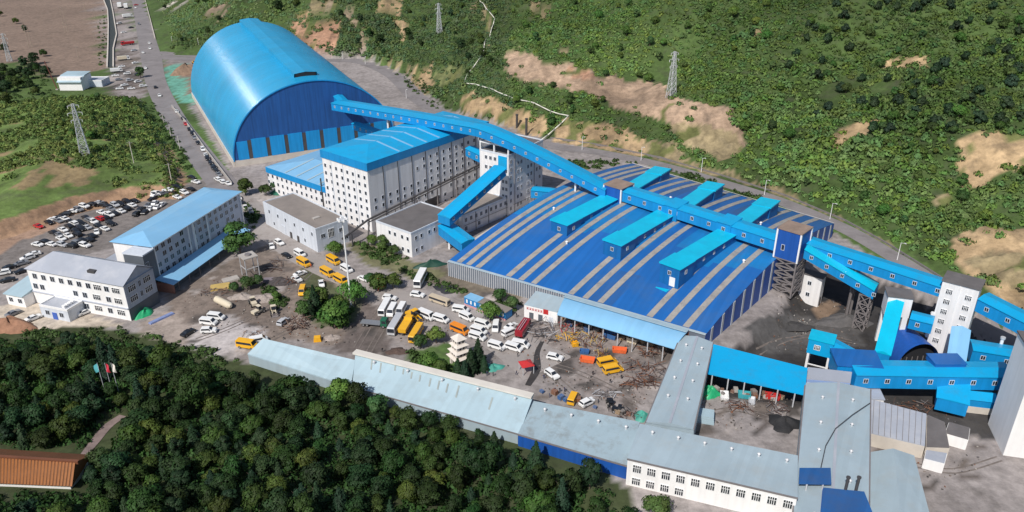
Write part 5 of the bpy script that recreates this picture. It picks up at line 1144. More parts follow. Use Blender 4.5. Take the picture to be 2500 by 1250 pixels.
# old tank on the ground, loaders and excavator
tk = G(*zd(330,665)); ty = yaw_of(tk, G(*zd(430,715))); t = thing('storage_tank', 'beige cylindrical tank lying in the dirt yard', 'tank', tk, ty)
MB().tube((-4.2,0,1.3),(3.2,0,1.3),1.25,1.25,16).build('shell', PAINT['cream'], t, False); MB().tube((3.2,0,1.3),(4.2,0,1.3),1.25,.5,16).build('end_cap', PAINT['cream'], t)
for x in (-3,2): MB().box(x-.3,x+.3,-1.1,1.1,0,.6).build('saddle', M_steel, t)
def loader(label, px, py, d, c, big=1.0):
    p = G(px, py); q_ = G(px+d[0]*20, py+d[1]*20); t = thing('wheel_loader', label, 'loader', p, yaw_of(p, q_)); t.scale = (big,)*3
    MB().box(-2.6,-.4,-.9,.9,.8,1.7).box(-.4,.6,-.7,.7,.7,1.3).build('body', PAINT[c], t); MB().box(-.4,.7,-.75,.75,1.7,2.9).build('cab', M_glass, t); MB().box(-.5,.8,-.85,.85,2.9,3.05).build('cab_roof', PAINT[c], t)
    for s in (-.6,.6): MB().beam((.3,s,1.4),(2.6,s,.6),.22).build('arm', PAINT[c], t)
    MB().add([(2.5,-1.2,.2),(3.4,-1.2,.1),(2.6,-1.2,1.2),(2.5,1.2,.2),(3.4,1.2,.1),(2.6,1.2,1.2)], [(0,1,4,3),(0,3,5,2),(0,2,1),(3,4,5)]).build('bucket', M_steel, t)
    for x in (-1.7,1.2):
        for s in (-1,1): link('wheel', wheel_mesh(.7,.45), t, (x, s*1.05, .7))
loader('beige wheel loader beside the storage tank', *zd(618,725), (1,-.5), 'cream'); loader('beige wheel loader near the saplings in the dirt yard', *zd(740,722), (.2,1), 'cream')
loader('beige loader with raised arms behind the storage tank', *zd(570,655), (-.6,-1), 'cream'); loader('yellow loader at the head of the yellow dump truck', *ze(560,400), (1,.5), 'yellow', 1.3)
loader('dark forklift by the worn shed', *zf(1360,1085), (.3,1), 'black', .8); loader('dark forklift near the green tarpaulin', *zf(1420,1130), (1,.2), 'black', .8)
loader('small yellow loader by the haul road behind the vault', *zc_(1415,465), (1,.3), 'yellow')
yrng = np.random.default_rng(31); YP = [([(420,740),(560,650),(650,640),(760,700),(880,760),(880,850),(640,825),(480,800)], 420), ([(1250,830),(1420,830),(1620,900),(1560,1010),(1330,950)], 380), ([(1720,960),(1930,980),(1920,1060),(1700,1040)], 200), ([(1900,720),(2080,740),(2100,850),(1880,860)], 260), ([(2130,955),(2300,1000),(2420,1120),(2300,1200),(2150,1100)], 200), ([(270,60),(340,100),(350,230),(280,200)], 90), ([(1370,780),(1640,850),(1640,880),(1370,800)], 200), ([(900,740),(1260,840),(1240,900),(1000,880)], 120)]
dv_, df_, dc_ = [], [], []; cube = np.array([(x, y, z) for z in (0, 1) for y in (-.5, .5) for x in (-.5, .5)]); cf = np.array([(0,2,3,1),(4,5,7,6),(0,1,5,4),(2,6,7,3),(0,4,6,2),(1,3,7,5)])
for poly, num in YP:
    xs_, ys_ = [p[0] for p in poly], [p[1] for p in poly]; cand = np.stack([yrng.uniform(min(xs_), max(xs_), num*3), yrng.uniform(min(ys_), max(ys_), num*3)], 1); cand = cand[inpoly(cand[:, 0], cand[:, 1], poly)][:num]
    for a, b in cand:
        p = P(a, b, -6.5 if a > 1860 else 0); s = yrng.uniform(.10, .50)*np.array([1, yrng.uniform(.4, 1), yrng.uniform(.3, .7)]); an = yrng.random()*6.28; c, s_ = math.cos(an), math.sin(an); v = cube*s*(1+.25*yrng.normal(size=(8, 1))); v = np.stack([v[:, 0]*c-v[:, 1]*s_, v[:, 0]*s_+v[:, 1]*c, v[:, 2]], 1)+np.array([p.x, p.y, T(p.x, p.y)+.06]); df_.append(cf+8*len(dv_)); dv_.append(v)
        col = ((.10,.085,.075),(.22,.18,.155),(.06,.055,.052),(.40,.37,.34),(.20,.09,.05),(.12,.11,.11))[yrng.integers(6)]; dc_.append(np.tile(col, (8, 1)))
tag(link('yard_debris', np_mesh('yard_debris', np.concatenate(dv_), np.concatenate(df_), [mat('debris_bits', (.2,.2,.2), .9, 0, .2, 2, attr='tint')], np.concatenate(dc_), False)), 'small stones and scraps strewn over the yards', kind='stuff')
# ---------------------------------------------------------------- people
def person_mesh(step):
    me = bpy.data.meshes.new('body'); 
    vs_ = [(0,0,.95),(0,0,1.2),(0,0,1.42),(0,0,1.53),(.02,0,1.66), (0,.1,.9),(step,.12,.5),(step*.7,.12,.08),(step*.7+.12,.12,.04), (0,-.1,.9),(-step*.6,-.12,.5),(-step,-.12,.1),(-step+.12,-.12,.04), (0,.2,1.38),(-.05,.28,1.1),(.08,.28,.88), (0,-.2,1.38),(.05,-.28,1.1),(.14,-.26,.88)]
    es = [(0,1),(1,2),(2,3),(3,4),(0,5),(5,6),(6,7),(7,8),(0,9),(9,10),(10,11),(11,12),(2,13),(13,14),(14,15),(2,16),(16,17),(17,18)]
    rad = [.15,.15,.16,.06,.11,.09,.075,.055,.045,.09,.075,.055,.045,.07,.055,.045,.07,.055,.045]
    me.from_pydata(vs_, es, []); o = bpy.data.objects.new('tmp', me); COL.objects.link(o)
    o.modifiers.new('s', 'SKIN'); 
    for i, r in enumerate(rad): me.skin_vertices[0].data[i].radius = (r, r)
    me.skin_vertices[0].data[0].use_root = True
    sd = o.modifiers.new('d', 'SUBSURF'); sd.levels = 1
    dg = bpy.context.evaluated_depsgraph_get(); r = bpy.data.meshes.new_from_object(o.evaluated_get(dg)); bpy.data.objects.remove(o); return r
CLO = [mat('dark_clothes', (.02,.022,.03), .9, 0, .1, 3), mat('navy_clothes', (.025,.035,.09), .9, 0, .1, 3), mat('orange_workwear', (.55,.12,.02), .9, 0, .1, 3)]; M_skin = mat('skin', (.35,.20,.14), .7, 0, .05, 3)
PM = []
for k, st_ in enumerate((.12,.22,.05)):
    m_ = person_mesh(st_); m_.materials.clear(); m_.materials.append(CLO[k]); m_.materials.append(M_skin)
    for p in m_.polygons: p.material_index = 1 if p.center.z > 1.52 else 0
    PM.append(m_)
PEO = [(*ze(1805,372),'dark-clothed person walking alone near the shop'),(*ze(1625,800),'dark-clothed person below the lone white van'),(*ze(1820,860),'dark-clothed person right below the yard vans'),(*ze(1805,1080),'dark-clothed person left of the red gazebo'),(*ze(1520,1095),'dark-clothed person below the teal tarpaulin'),
 (*ze(1445,1090),'dark-clothed person beside the shed ridge below the teal tarpaulin'),(*ze(170,800),'dark-clothed person on the dark dirt by the white ridge'),(*zf(985,995),'person left of three standing near the worn shed'),(*zf(1018,995),'person in the middle of three near the worn shed'),(*zf(1050,990),'person right of three standing near the worn shed'),
 (*zf(1242,880),'dark-clothed person below the yellow van pair'),(*zf(910,905),'dark-clothed person left of the lower white car'),(*zf(1360,935),'dark-clothed person in the empty scrap yard'),(*zf(950,1030),'crouching-looking dark figure near the worn shed edge'),(*zf(1435,905),'dark-clothed person right of the yellow vans'),
 (*zd(210,895),'dark-clothed person beside the white estate car'),(*zd(185,895),'second dark-clothed person beside the white estate car'),(*ze(1470,610),'dark-clothed person beside the upper ambulance'),(*ze(1655,660),'dark-clothed person left of the fire engine'),(*ze(1935,680),'dark-clothed person by the fire engine nose'),(*zd(1045,350),'orange-clothed worker by the first yellow minibus'),(*zd(1600,545),'orange-clothed worker by the orange minibus')]
for i, (x, y, lb) in enumerate(PEO):
    p = G(x, y); k = 2 if 'orange' in lb else i % 2; o = link('person', PM[k], None, (p.x, p.y, p.z+.15), rv.uniform(0, 6.28)); tag(o, lb, 'person', 'people standing about the yard')
# ---------------------------------------------------------------- poles, masts, pylons
def hgt(base, pytop):
    v = (pytop-CY)/F; k = SP+v*CP   # CAMH-z = zc*k ; zc = y*CP+(CAMH-z)*SP
    return CAMH - base.y*CP*k/(1-SP*k) - base.z
def pylon(label, bx, by, ty, arms=3):
    b = G(bx, by); H = hgt(b, ty); w = H*.085; t = thing('lattice_pylon', label, 'pylon', b, R(25), 'power pylons')
    lattice(t, (0,0), w*.22, -1.5, H, 9, M_steell, .22, .12, taper=4.6)
    for k in range(arms):
        z = H*(.97-.14*k); L = w*(1.1+.35*(k % 2)); q = MB(); q.beam((-L,0,z),(L,0,z),.16); q.beam((-L,0,z),(0,0,z+H*.04),.12); q.beam((L,0,z),(0,0,z+H*.04),.12); q.build('crossarm', M_steell, t)
        for s in (-1,1): MB().tube((s*L,0,z-1.2),(s*L,0,z),.12,.12,6).build('insulator', M_trim, t)
pylon('lattice power pylon on the green mound above the car park', 208, 378, 254); pylon('lattice power pylon at the edge of the bare hillside field', 1638, 236, 126); pylon('lattice power pylon high on the hill behind the conveyor', 1073, 82, 8); pylon('lattice power pylon in the trees at the far left', 24, 150, 82)
mb_ = G(858,752); mh_ = hgt(mb_, 537); t = thing('light_mast', 'tall white floodlight mast in the garden by the driveway', 'light mast', mb_)
MB().tube((0,0,-.3),(0,0,mh_),.38,.2,10).build('shaft', M_trim, t); MB().tube((0,0,mh_),(0,0,mh_+.3),1.5,1.5,14).build('lamp_ring', M_steell, t); MB().box(-.7,.7,-.7,.7,-.3,.5).build('base', M_conc, t)
for k in range(6): a = k*math.pi/3; MB().box(1.5*math.cos(a)-.3,1.5*math.cos(a)+.3,1.5*math.sin(a)-.3,1.5*math.sin(a)+.3,mh_-.2,mh_+.6).build('floodlight', M_trim, t)
def lamppost(label, x, y, h=7.5):
    b = G(x, y); t = thing('lamp_post', label, 'lamp post', b, R(-60), 'white lamp posts along the haul road')
    MB().tube((0,0,-.2),(0,0,h),.16,.10,8).build('pole', M_trim, t); MB().beam((0,0,h-.1),(1.6,0,h+.35),.10).build('bracket', M_trim, t); MB().box(1.3,2.2,-.16,.16,h+.28,h+.44).build('lamp_head', M_trim, t)
for x, y, lb in ((1421,366,'below the ochre cut bank'),(1565,392,'behind the hall, nearest the plant'),(1712,420,'behind the middle hall gallery'),(1866,476,'behind the far hall corner'),(2026,535,'by the striped end of the hall'),(2190,635,'above the conveyor to the white tower'),
   (837,145,'on the bend behind the vault, leftmost'),(892,157,'on the bend behind the vault, second'),(992,240,'on the bend above the long conveyor'),(421,106,'at the far road junction'),(485,111,'left of the vault on the far road')):
    lamppost('white lamp post on the haul road '+lb, x, y, 7.5 if x > 1100 else 6)
def wpole(label, x, y, ty, twin=False, lean=0):
    b = G(x, y); H = hgt(b, ty); t = thing('utility_pole', label, 'pole', b, 0, 'pale utility poles')
    for k in ((0,) if not twin else (-1.3, 1.3)): MB().tube((k,0,-.4),(k+lean,0,H),.22,.15,8).build('pole', M_wood if y < 300 else M_concl, t)
    MB().beam((-1.6,0,H-.8),(1.6,0,H-.8),.16).build('crossarm', M_steel, t)
for a in ((163,80,16,True,'twin pole in the middle of the brown field'),(75,116,62,True,'twin pole at the left of the brown field'),(192,142,112,False,'lone pole in the near part of the brown field'),(240,78,22,False,'pole on the field edge by the ditch, upper'),(232,100,78,False,'pole on the field edge by the ditch, lower'),(209,30,5,False,'pole at the far end of the brown field'),
  (420,446,398,False,'pale pole at the car park end of the road'),(440,366,332,False,'pale roadside pole below the mound, lower'),(418,335,306,False,'pale roadside pole below the mound, middle'),(400,300,276,False,'pale roadside pole below the mound, upper'),(327,398,345,False,'thin pole on the green mound')):
    wpole(a[4], a[0], a[1], a[2], a[3])
for i, (x, y, ty) in enumerate(((1262,312,281),(1285,330,291))):
    b = G(x, y); H = hgt(b, ty); t = thing('steel_flue', ('left' if i == 0 else 'right')+' of two dark steel flues behind the long conveyor', 'chimney', b); MB().tube((0,0,-.5),(0,0,H),.75,.7,12).build('shaft', M_pipe, t); MB().tube((0,0,H),(0,0,H+.5),.9,.9,12).build('cap', M_pipe, t)
# white pipeline zigzagging up the hill
PIPE = [(1320,346),(1388,286),(1260,246),(1133,206),(1141,184),(1158,164),(1180,134),(1196,90),(1208,48),(1186,22),(1163,-2),(1150,-30)]
pw = [G(*p) for p in PIPE]; o_ = pw[0]; t = thing('hill_pipeline', 'white pipe run zigzagging up the scrubby hillside', 'pipe', o_)
for a, b in zip(pw[:-1], pw[1:]):
    n_ = max(2, int((b-a).length/6)); pts_ = []
    for k in range(n_+1): c = a.lerp(b, k/n_); pts_.append(Vector((c.x, c.y, max(T(c.x, c.y)+.9, c.z+.2))))
    q = MB()
    for k in range(n_): q.tube(pts_[k], pts_[k+1], .36, .36, 8)
    q.build('pipe', mat('pipe_white', (.66,.64,.56), .6), t, True, off=o_)
    for k in range(0, n_, 2): c = pts_[k]; MB().box(c.x-.3,c.x+.3,c.y-.3,c.y+.3,T(c.x,c.y)-.5,c.z).build('support', M_conc, t, off=o_)
# ---------------------------------------------------------------- yard furniture and clutter
fw_ = G(613,672); H = hgt(fw_, 622); t = thing('tank_stand', 'white four-legged water tank stand beside the tall tree', 'stand', fw_, R(40))
for x in (-2.4,2.4):
    for y in (-2.4,2.4): MB().box(x-.13,x+.13,y-.13,y+.13,-.3,8.0).build('leg', M_steell, t)
MB().box(-2.8,2.8,-2.8,2.8,8.0,8.4).build('deck', M_conc, t); MB().beam((-2.4,-2.4,4),(2.4,-2.4,4),.18).beam((-2.4,-2.4,4),(-2.4,2.4,4),.18).build('brace', M_steell, t); MB().tube((0,0,8.4),(0,0,9.0),1.2,1.1,14).build('tank', M_steel, t)
pg = G(1122,888); t = thing('stone_pagoda', 'small white stone pagoda in the garden beside the conifers', 'pagoda', pg, R(35)); M_stone = mat('white_stone', (.66,.60,.54), .8, 0, .12, .6)
for x in (-1.8,1.8):
    for y in (-1.8,1.8): MB().box(x-.35,x+.35,y-.35,y+.35,-.2,3.0).build('pillar', M_stone, t)
for k in range(3):
    w = 2.3-.35*k; z = 3.0+k*2.1; MB().hexa([(-w-.7,-w-.7,z),(w+.7,-w-.7,z),(w+.7,w+.7,z),(-w-.7,w+.7,z)],[(-w,-w,z+.5),(w,-w,z+.5),(w,w,z+.5),(-w,w,z+.5)]).build('eaves', M_stone, t); tier = MB().box(-w+.2,w-.2,-w+.2,w-.2,z+.5,z+2.1).build('tier', M_stone, t)
    for u_ in (-.6,.6): MB().box(u_-.25,u_+.25,-w+.15,-w+.2,z+.9,z+1.6).build('niche', M_dark, tier); MB().box(-w+.15,-w+.2,u_-.25,u_+.25,z+.9,z+1.6).build('niche', M_dark, tier)
MB().hexa([(-1.9,-1.9,9.3),(1.9,-1.9,9.3),(1.9,1.9,9.3),(-1.9,1.9,9.3)],[(-.2,-.2,10.8),(.2,-.2,10.8),(.2,.2,10.8),(-.2,.2,10.8)]).build('cap', M_stone, t)
# blue site cabins
cb = G(1134,744); cy_ = yaw_of(cb, G(1196,768))
for k in range(3):
    p = cb+Vector((math.cos(cy_)*6.1*k, math.sin(cy_)*6.1*k, 0)); t = thing('site_cabin', 'blue corrugated site cabin, %s of three in a row' % ('left','middle','right')[k], 'cabin', p, cy_, 'blue site cabins')
    MB().box(0,6,0,3.6,.3,3.0).build('wall', mat('cabin_blue', (.02,.20,.48), .5, 0, .08, .3), t); MB().box(-.1,6.08,-.1,3.7,3.0,3.2).build('roof', M_flat if k else M_sblue, t); MB().box(0,6,-.25,-.02,-.1,.6).build('plinth', mat('pink_base', (.55,.30,.32), .7), t)
    for x in (1.2,3,4.8): MB().box(x-.35,x+.35,-.05,-.004,1.2,2.5).build('window', M_trim, t)
# heaps and tarpaulins
def heap(name, label, cat, px, py, rx, ry, h, m, seed=0, yaw=0.0, kind=None):
    b = G(px, py); rows_ = []; r_ = random.Random(seed); ph = [r_.uniform(0, 6) for _ in range(4)]
    for i in range(9):
        t_ = i/8; row = []
        for k in range(21):
            a = 2*math.pi*k/20; w = 1+.18*math.sin(3*a+ph[0])+.10*math.sin(7*a+ph[1]); z = h*(1-t_**1.6)*(1+.22*math.sin(2*a+ph[2]+3*t_)+.15*math.sin(5*a+ph[3]))
            row.append((rx*t_*w*math.cos(a), ry*t_*w*math.sin(a), z-.1 if i < 8 else -.3))
        rows_.append(row)
    o = MB().grid(rows_[::-1]).build(name, m, None, True, loc=b); o.rotation_euler = (0,0,yaw)
    tag(o, label, cat, kind=kind); return o
M_teal = mat('teal_tarp', (.06,.30,.24), .6, 0, .25, .6); M_grn = mat('green_tarp', (.02,.36,.15), .5, 0, .25, .6); M_coal = mat('coal', (.018,.018,.02), .8, 0, .3, .8, bump=.5); M_soil = mat('brown_soil', (.24,.16,.11), .95, 0, .3, .5, bump=.5); M_sand = mat('sand', (.50,.40,.27), .95, 0, .2, .5, bump=.3); M_rubble = mat('rubble', (.34,.29,.26), .95, 0, .35, 1.0, bump=.8)
heap('tarpaulin_heap','teal tarpaulin spread over a heap beside the garden conifers','tarpaulin',*ze(1515,985),3.6,2.6,1.0,M_teal,1)
heap('tarpaulin_heap','bright green tarpaulin heap at the dark office base','tarpaulin',355,768,4.0,1.8,2.0,M_grn,2,R(70)); heap('tarpaulin_heap','green tarpaulin heap under the bright blue canopy','tarpaulin',1733,962,3.2,2.6,2.4,M_grn,3); heap('tarpaulin_heap','dull green tarpaulin in the corner of the worn shed','tarpaulin',1568,1018,2.6,2.4,1.8,M_teal,4)
heap('tarpaulin_heap','long dark green tarpaulin cover below the pump house','tarpaulin',1052,648,6.5,2.3,2.2,mat('dark_green_tarp',(.012,.06,.04),.6,0,.2,.5),5,R(20)); heap('tarpaulin_heap','black tarpaulin sheet beside the hall corner','tarpaulin',1088,706,5,3.4,.9,mat('black_tarp',(.03,.03,.035),.6,0,.2,.5),6,R(-25))
heap('netting_heap','green netting draped over soil by the plant wing','netting',690,468,6,5,2.6,mat('green_net',(.02,.14,.09),.8,0,.3,.6),7)
heap('coal_heap','black coal heap in the corner of the second scrap yard','coal heap',*Z((1680,880),5.68)(1330,880),4.6,4.0,2.2,M_coal,8); heap('coal_heap','dark coal spill below the steel trestle','coal heap',1925,795,8,4,1.0,mat('dull_coal',(.05,.048,.048),.9,0,.35,.4,bump=.5),9); heap('coal_heap','grey coal heap under the descending conveyor','coal heap',2060,785,10,5,2.2,mat('grey_coal',(.10,.095,.095),.9,0,.3,.4,bump=.5),10)
heap('soil_heap','brown soil heap at the lower left edge','soil heap',25,800,9,5,3.5,mat('red_soil',(.30,.16,.10),.95,0,.3,.5,bump=.5),11); heap('sand_heap','pale sand heap behind the storage tank','sand heap',*zd(470,590),5,3,1.2,M_rubble,12); heap('soil_heap','soil heap beside the teal ground sheets by the road','soil heap',455,178,12,10,6,M_soil,13); heap('rubble_heap','rubble heap beside the driveway trees','rubble heap',*zd(1215,930),3,2,1.2,M_rubble,14); heap('rubble_heap','pale rubble heap left of the saplings','rubble heap',*zd(660,600),6,3.4,1.3,M_rubble,15); heap('soil_heap','dark debris heap near the tall tree','soil heap',*zd(780,470),6,4,1.6,mat('debris',(.07,.06,.06),.95,0,.4,.8,bump=.8),16); heap('soil_heap','brown spoil beside the long white ridge','soil heap',*ze(350,790),4,2.4,1.0,mat('dark_soil',(.09,.06,.05),.95,0,.3,.8,bump=.5),17)
# sheets on the ground
def sheetpile(label, px, py, L, W, h, m, yaw, name='sheet_stack'):
    b = G(px, py); t = thing(name, label, 'stack', b, yaw)
    for k in range(4): MB().box(-L/2+.05*k,L/2-.08*k,-W/2+.06*k,W/2-.04*k,h*k/4+.004*k,h*(k+1)/4).build('sheet', m, t)
sheetpile('stack of yellow boards below the canopy', *zd(300,512), 7, 4.5, .6, mat('yellow_board',(.50,.36,.12),.8,0,.15,.5), R(20)); sheetpile('stack of grey boards below the canopy', *zd(385,448), 6, 3.6, .5, M_conc, R(35)); sheetpile('bright yellow crate stack by the pale shed ridge', *zd(1100,950), 2.4, 2.2, 1.4, PAINT['yellow'], R(10)); sheetpile('pale blue pipes stacked by the office corner', 395, 778, 9, 1.6, .5, mat('blue_pipe',(.22,.28,.50),.6,0,.2,.5), R(55)); sheetpile('dark purplish sheet stack near the saplings', *zd(715,455), 5.5, 2.4, .8, mat('purple_grey',(.20,.17,.19),.8), R(5))
def barpile(label, px, py, rx, ry, n, mats_, L=(3,6), h=1.5, name='scrap_pile', seed=0, up=.25):
    b = G(px, py); t = thing(name, label, 'scrap pile', b); r_ = random.Random(seed); ms = [MB().beam((-.5,0,0),(.5,0,0),.10).mesh('bar', m) for m in mats_]
    for k in range(n):
        l_ = r_.uniform(*L)*.75; o = link('bar', r_.choice(ms), t, (r_.uniform(-rx,rx), r_.uniform(-ry,ry), .15+r_.random()*h)); o.scale = (l_, r_.uniform(.8,1.8), r_.uniform(.8,1.8)); o.rotation_euler = (0, r_.uniform(-up,up), r_.uniform(0, 3.14))
M_rs = mat('rust_bar', (.20,.085,.045), .8, 0, .25, 1.0); M_rs2 = mat('dark_rust_bar', (.09,.05,.04), .8, 0, .25, 1.0); M_yb = mat('faded_yellow', (.45,.30,.06), .7, 0, .2, 1); M_twig = mat('cut_branch', (.24,.16,.12), .9, 0, .2, 1)
barpile('rusty scaffold pile against the ridged shed', *zf(1625,880), 6, 6.5, 70, [M_rs,M_rs2,M_steel], (3,7), 1.6, seed=1); barpile('dark scrap pile below the rusty scaffold', *zf(1540,930), 5, 3, 40, [M_rs2,M_rs], (2,5), 1.2, seed=2); barpile('tangle of rusty machinery under the open workshop', *zf(1200,655), 5.5, 4, 60, [M_rs,M_yb,M_rs2], (2,4.5), 2.6, seed=3, up=1.0)
barpile('tall heap of grey steel angles near the shop', *zf(895,590), 4, 6, 55, [M_steel,M_steell,M_pipe], (4,8), 2.0, seed=4, up=.5); barpile('heap of cut branches beside the silver pickup', *zd(945,820), 3.2, 4.5, 60, [M_twig,M_rs2], (3,6), 2.0, seed=5, up=.7); barpile('yellow machine frames by the steel angles', *zf(1060,630), 3.2, 2.2, 26, [M_yb,PAINT['yellow']], (1.5,3.5), 1.4, seed=6, up=.8); barpile('scrap bars under the near end of the workshop', *zf(1095,565), 4, 3, 35, [M_rs2,M_red,M_steel], (2,4), 2.0, seed=7, up=.8); barpile('grey scrap along the dirt yard fence', *zd(760,330), 3, 5, 30, [M_steel,M_rs2], (4,8), .8, seed=8); barpile('scrap beside the coal heap in the second yard', *Z((1680,880),5.68)(1180,640), 3, 4, 30, [M_rs2,M_steel], (2,4), 1.4, seed=9, up=.7); barpile('broken frames at the left of the second yard', *Z((1680,880),5.68)(170,600), 2.5, 3, 26, [M_rs2,M_rs,M_steel], (1.5,3), 1.2, seed=10, up=.7); barpile('dark scrap row near the worn shed', *zf(1480,1150), 3, 2, 26, [M_rs2,M_pipe], (1.5,3.5), 1.2, seed=11, up=.7); barpile('scrap iron in the lower right yard', 2230, 1000, 6, 2.5, 36, [M_rs2,M_rs,M_steel], (2,5), 1.2, seed=12, up=.5)
barpile('rusty beams in the middle of the second scrap yard', *Z((1680,880),5.68)(700,650), 3.5, 2, 30, [M_rs,M_rs2,M_steel], (2,5), .8, seed=13); barpile('grey pipe offcuts at the far corner of the worn shed', *zf(1330,1010), 3, 1.6, 26, [M_steel,M_steell], (2,5), .6, seed=14); barpile('faded yellow frames between the orange skips', *zf(1310,745), 2.4, 2, 24, [M_yb,M_rs], (1.5,3.5), 1.2, seed=15, up=.7); barpile('rusty girders at the far end of the open workshop', *zf(1640,730), 4, 2.4, 40, [M_rs2,M_rs], (2,5), 1.6, seed=16, up=.5); barpile('old timber and pipes behind the storage tank', *zd(250,560), 5, 2.4, 36, [M_twig,M_rs2,M_steel], (2,6), .8, seed=17); barpile('dark scrap row beside the light mast garden', *zd(860,470), 4, 2.4, 40, [M_rs2,M_rs,M_steel], (2,5), 1.4, seed=18, up=.6); barpile('pale offcuts on the chalky ground edge', *zd(560,900), 3, 1.6, 24, [M_steell,M_twig], (1.5,4), .5, seed=19)
def skip(label, px, py, L, W, H, c, yaw, name='skip_bin'):
    b = G(px, py); t = thing(name, label, 'skip', b, yaw); e = .35
    def sl(x0,x1,y0,y1): pass
    o4, i4 = [(-L/2,-W/2),(L/2,-W/2),(L/2,W/2),(-L/2,W/2)], [(-L/2+.15,-W/2+.15),(L/2-.15,-W/2+.15),(L/2-.15,W/2-.15),(-L/2+.15,W/2-.15)]
    bt_ = [(x*.86, y*.86, .1) for x, y in o4]; tp = [(x, y, H) for x, y in o4]; it = [(x, y, H) for x, y in i4]; ib = [(x*.84, y*.84, .3) for x, y in i4]
    MB().add(bt_+tp+it+ib, [(3,2,1,0)]+[(i,(i+1)%4,4+(i+1)%4,4+i) for i in range(4)]+[(4+i,4+(i+1)%4,8+(i+1)%4,8+i) for i in range(4)]+[(8+i,8+(i+1)%4,12+(i+1)%4,12+i) for i in range(4)]+[(12,13,14,15)]).build('bin', c, t)
    for x in (-L*.25,0,L*.25):
        for s in (-1,1): MB().box(x-.06,x+.06,s*W/2*.98-.06,s*W/2*.98+.06,.3,H-.1).build('rib', c, t)
M_or = mat('orange_skip', (.72,.14,.04), .6, 0, .15, .6); M_sk = mat('blue_skip', (.04,.12,.30), .6, 0, .15, .6)
skip('orange skip in the scrap yard, left of two', *zf(1205,785), 4.6, 2.2, 1.4, M_or, R(-15)); skip('orange skip in the scrap yard, right of two', *zf(1422,720), 4.6, 2.2, 1.4, M_or, R(-10)); skip('blue skip between the rusty machinery and orange skips', *zf(1185,728), 3, 1.8, 1.2, M_sk, R(-10)); skip('small yellow skip beside the rusty machinery', *zf(1118,678), 2.2, 2.2, 1.4, PAINT['yellow'], R(15))
skip('blue skip under the middle of the open workshop', *zf(1360,625), 4.5, 2, 1.8, M_sk, R(-32)); skip('cream skip under the far end of the open workshop', *zf(1510,655), 3.6, 2, 1.8, PAINT['cream'], R(-32)); skip('red skip under the bright blue canopy', *Z((1680,880),5.68)(1165,530), 4.2, 2, 1.6, M_red, R(-12)); skip('turquoise skip under the bright blue canopy', *Z((1680,880),5.68)(770,510), 3.6, 2.2, 1.6, mat('turquoise',(.05,.34,.38),.6,0,.15,.6), R(-12)); skip('white cart with brown load in the second yard', *Z((1680,880),5.68)(500,510), 2.4, 4.0, 1.0, PAINT['white'], R(-12)); skip('grey cart on the second yard floor', *Z((1680,880),5.68)(880,580), 1.8, 3.6, .9, M_steell, R(-18))
sheetpile('light blue sheet lean-to by the second yard', 1718, 1024, 5.6, 4.0, 2.4, M_lblue, R(-15)); 
gz_ = G(*ze(1925,1040)); t = thing('red_gazebo', 'small red-roofed stand over the yard trench', 'stand', gz_, R(20)); MB().hexa([(-2,-2,3),(2,-2,3),(2,2,3),(-2,2,3)],[(-.3,-.3,3.9),(.3,-.3,3.9),(.3,.3,3.9),(-.3,.3,3.9)]).build('roof', M_red, t)
for x in (-1.7,1.7):
    for y in (-1.7,1.7): MB().box(x-.1,x+.1,y-.1,y+.1,-.2,3).build('post', M_steell, t)
strip('yard_trench', 'dark wet trench line across the open yard', [P(*zf(900,650)), P(*zf(865,730)), P(*zf(860,840)), P(*zf(800,950))], [1.2,1.6,2.6,1.6], mat('wet_mud',(.05,.045,.042),.5,0,.3,.5), .2)
for i, pts_ in enumerate(([(1300,880),(1400,905),(1500,950),(1560,990)], [(1260,850),(1330,900),(1400,960),(1430,985)], [(480,830),(560,800),(640,760),(720,700),(760,665)], [(640,840),(720,800),(800,760)], [(900,860),(935,800),(975,745)], [(870,850),(905,790),(940,735)], [(1850,860),(1920,830),(2000,820),(2080,835)], [(1730,1010),(1800,1000),(1900,1030)], [(2140,1120),(2230,1135),(2330,1150),(2440,1120)])):
    w_ = [G(*p) for p in pts_]
    for s in (-1, 1):
        off_ = []
        for j, p in enumerate(w_): d_ = (w_[min(j+1, len(w_)-1)]-w_[max(j-1, 0)]); d_.z = 0; d_.normalize(); off_.append(p+Vector((d_.y, -d_.x, 0))*s*.85)
        strip('tyre_track', 'dark tyre track pressed into the yard dirt', off_, [.45]*len(off_), mat('tyre_track_mud', (.16,.135,.12), .9, 0, .35, .6), .045+.004*i)
M_crate = mat('crate_wood', (.36,.26,.16), .85, 0, .25, .8); M_crate2 = mat('grey_crate', (.22,.20,.19), .85, 0, .2, .8)
def crate(label, grp, x, y, z, s, m, yaw):
    t = thing('crate', label, 'crate', (x, y, z), yaw, grp); MB().box(-s*.6,s*.6,-s*.45,s*.45,.12,s*.9).build('box', m, t); MB().box(-s*.62,s*.62,-s*.47,-s*.38,0,.12).box(-s*.62,s*.62,s*.38,s*.47,0,.12).build('pallet', M_wood, t)
    for k in (-.4,0,.4): MB().box(s*k-.05,s*k+.05,-s*.47,s*.47,s*.2,s*.93).build('slat', M_crate2, t)
cr = random.Random(8)
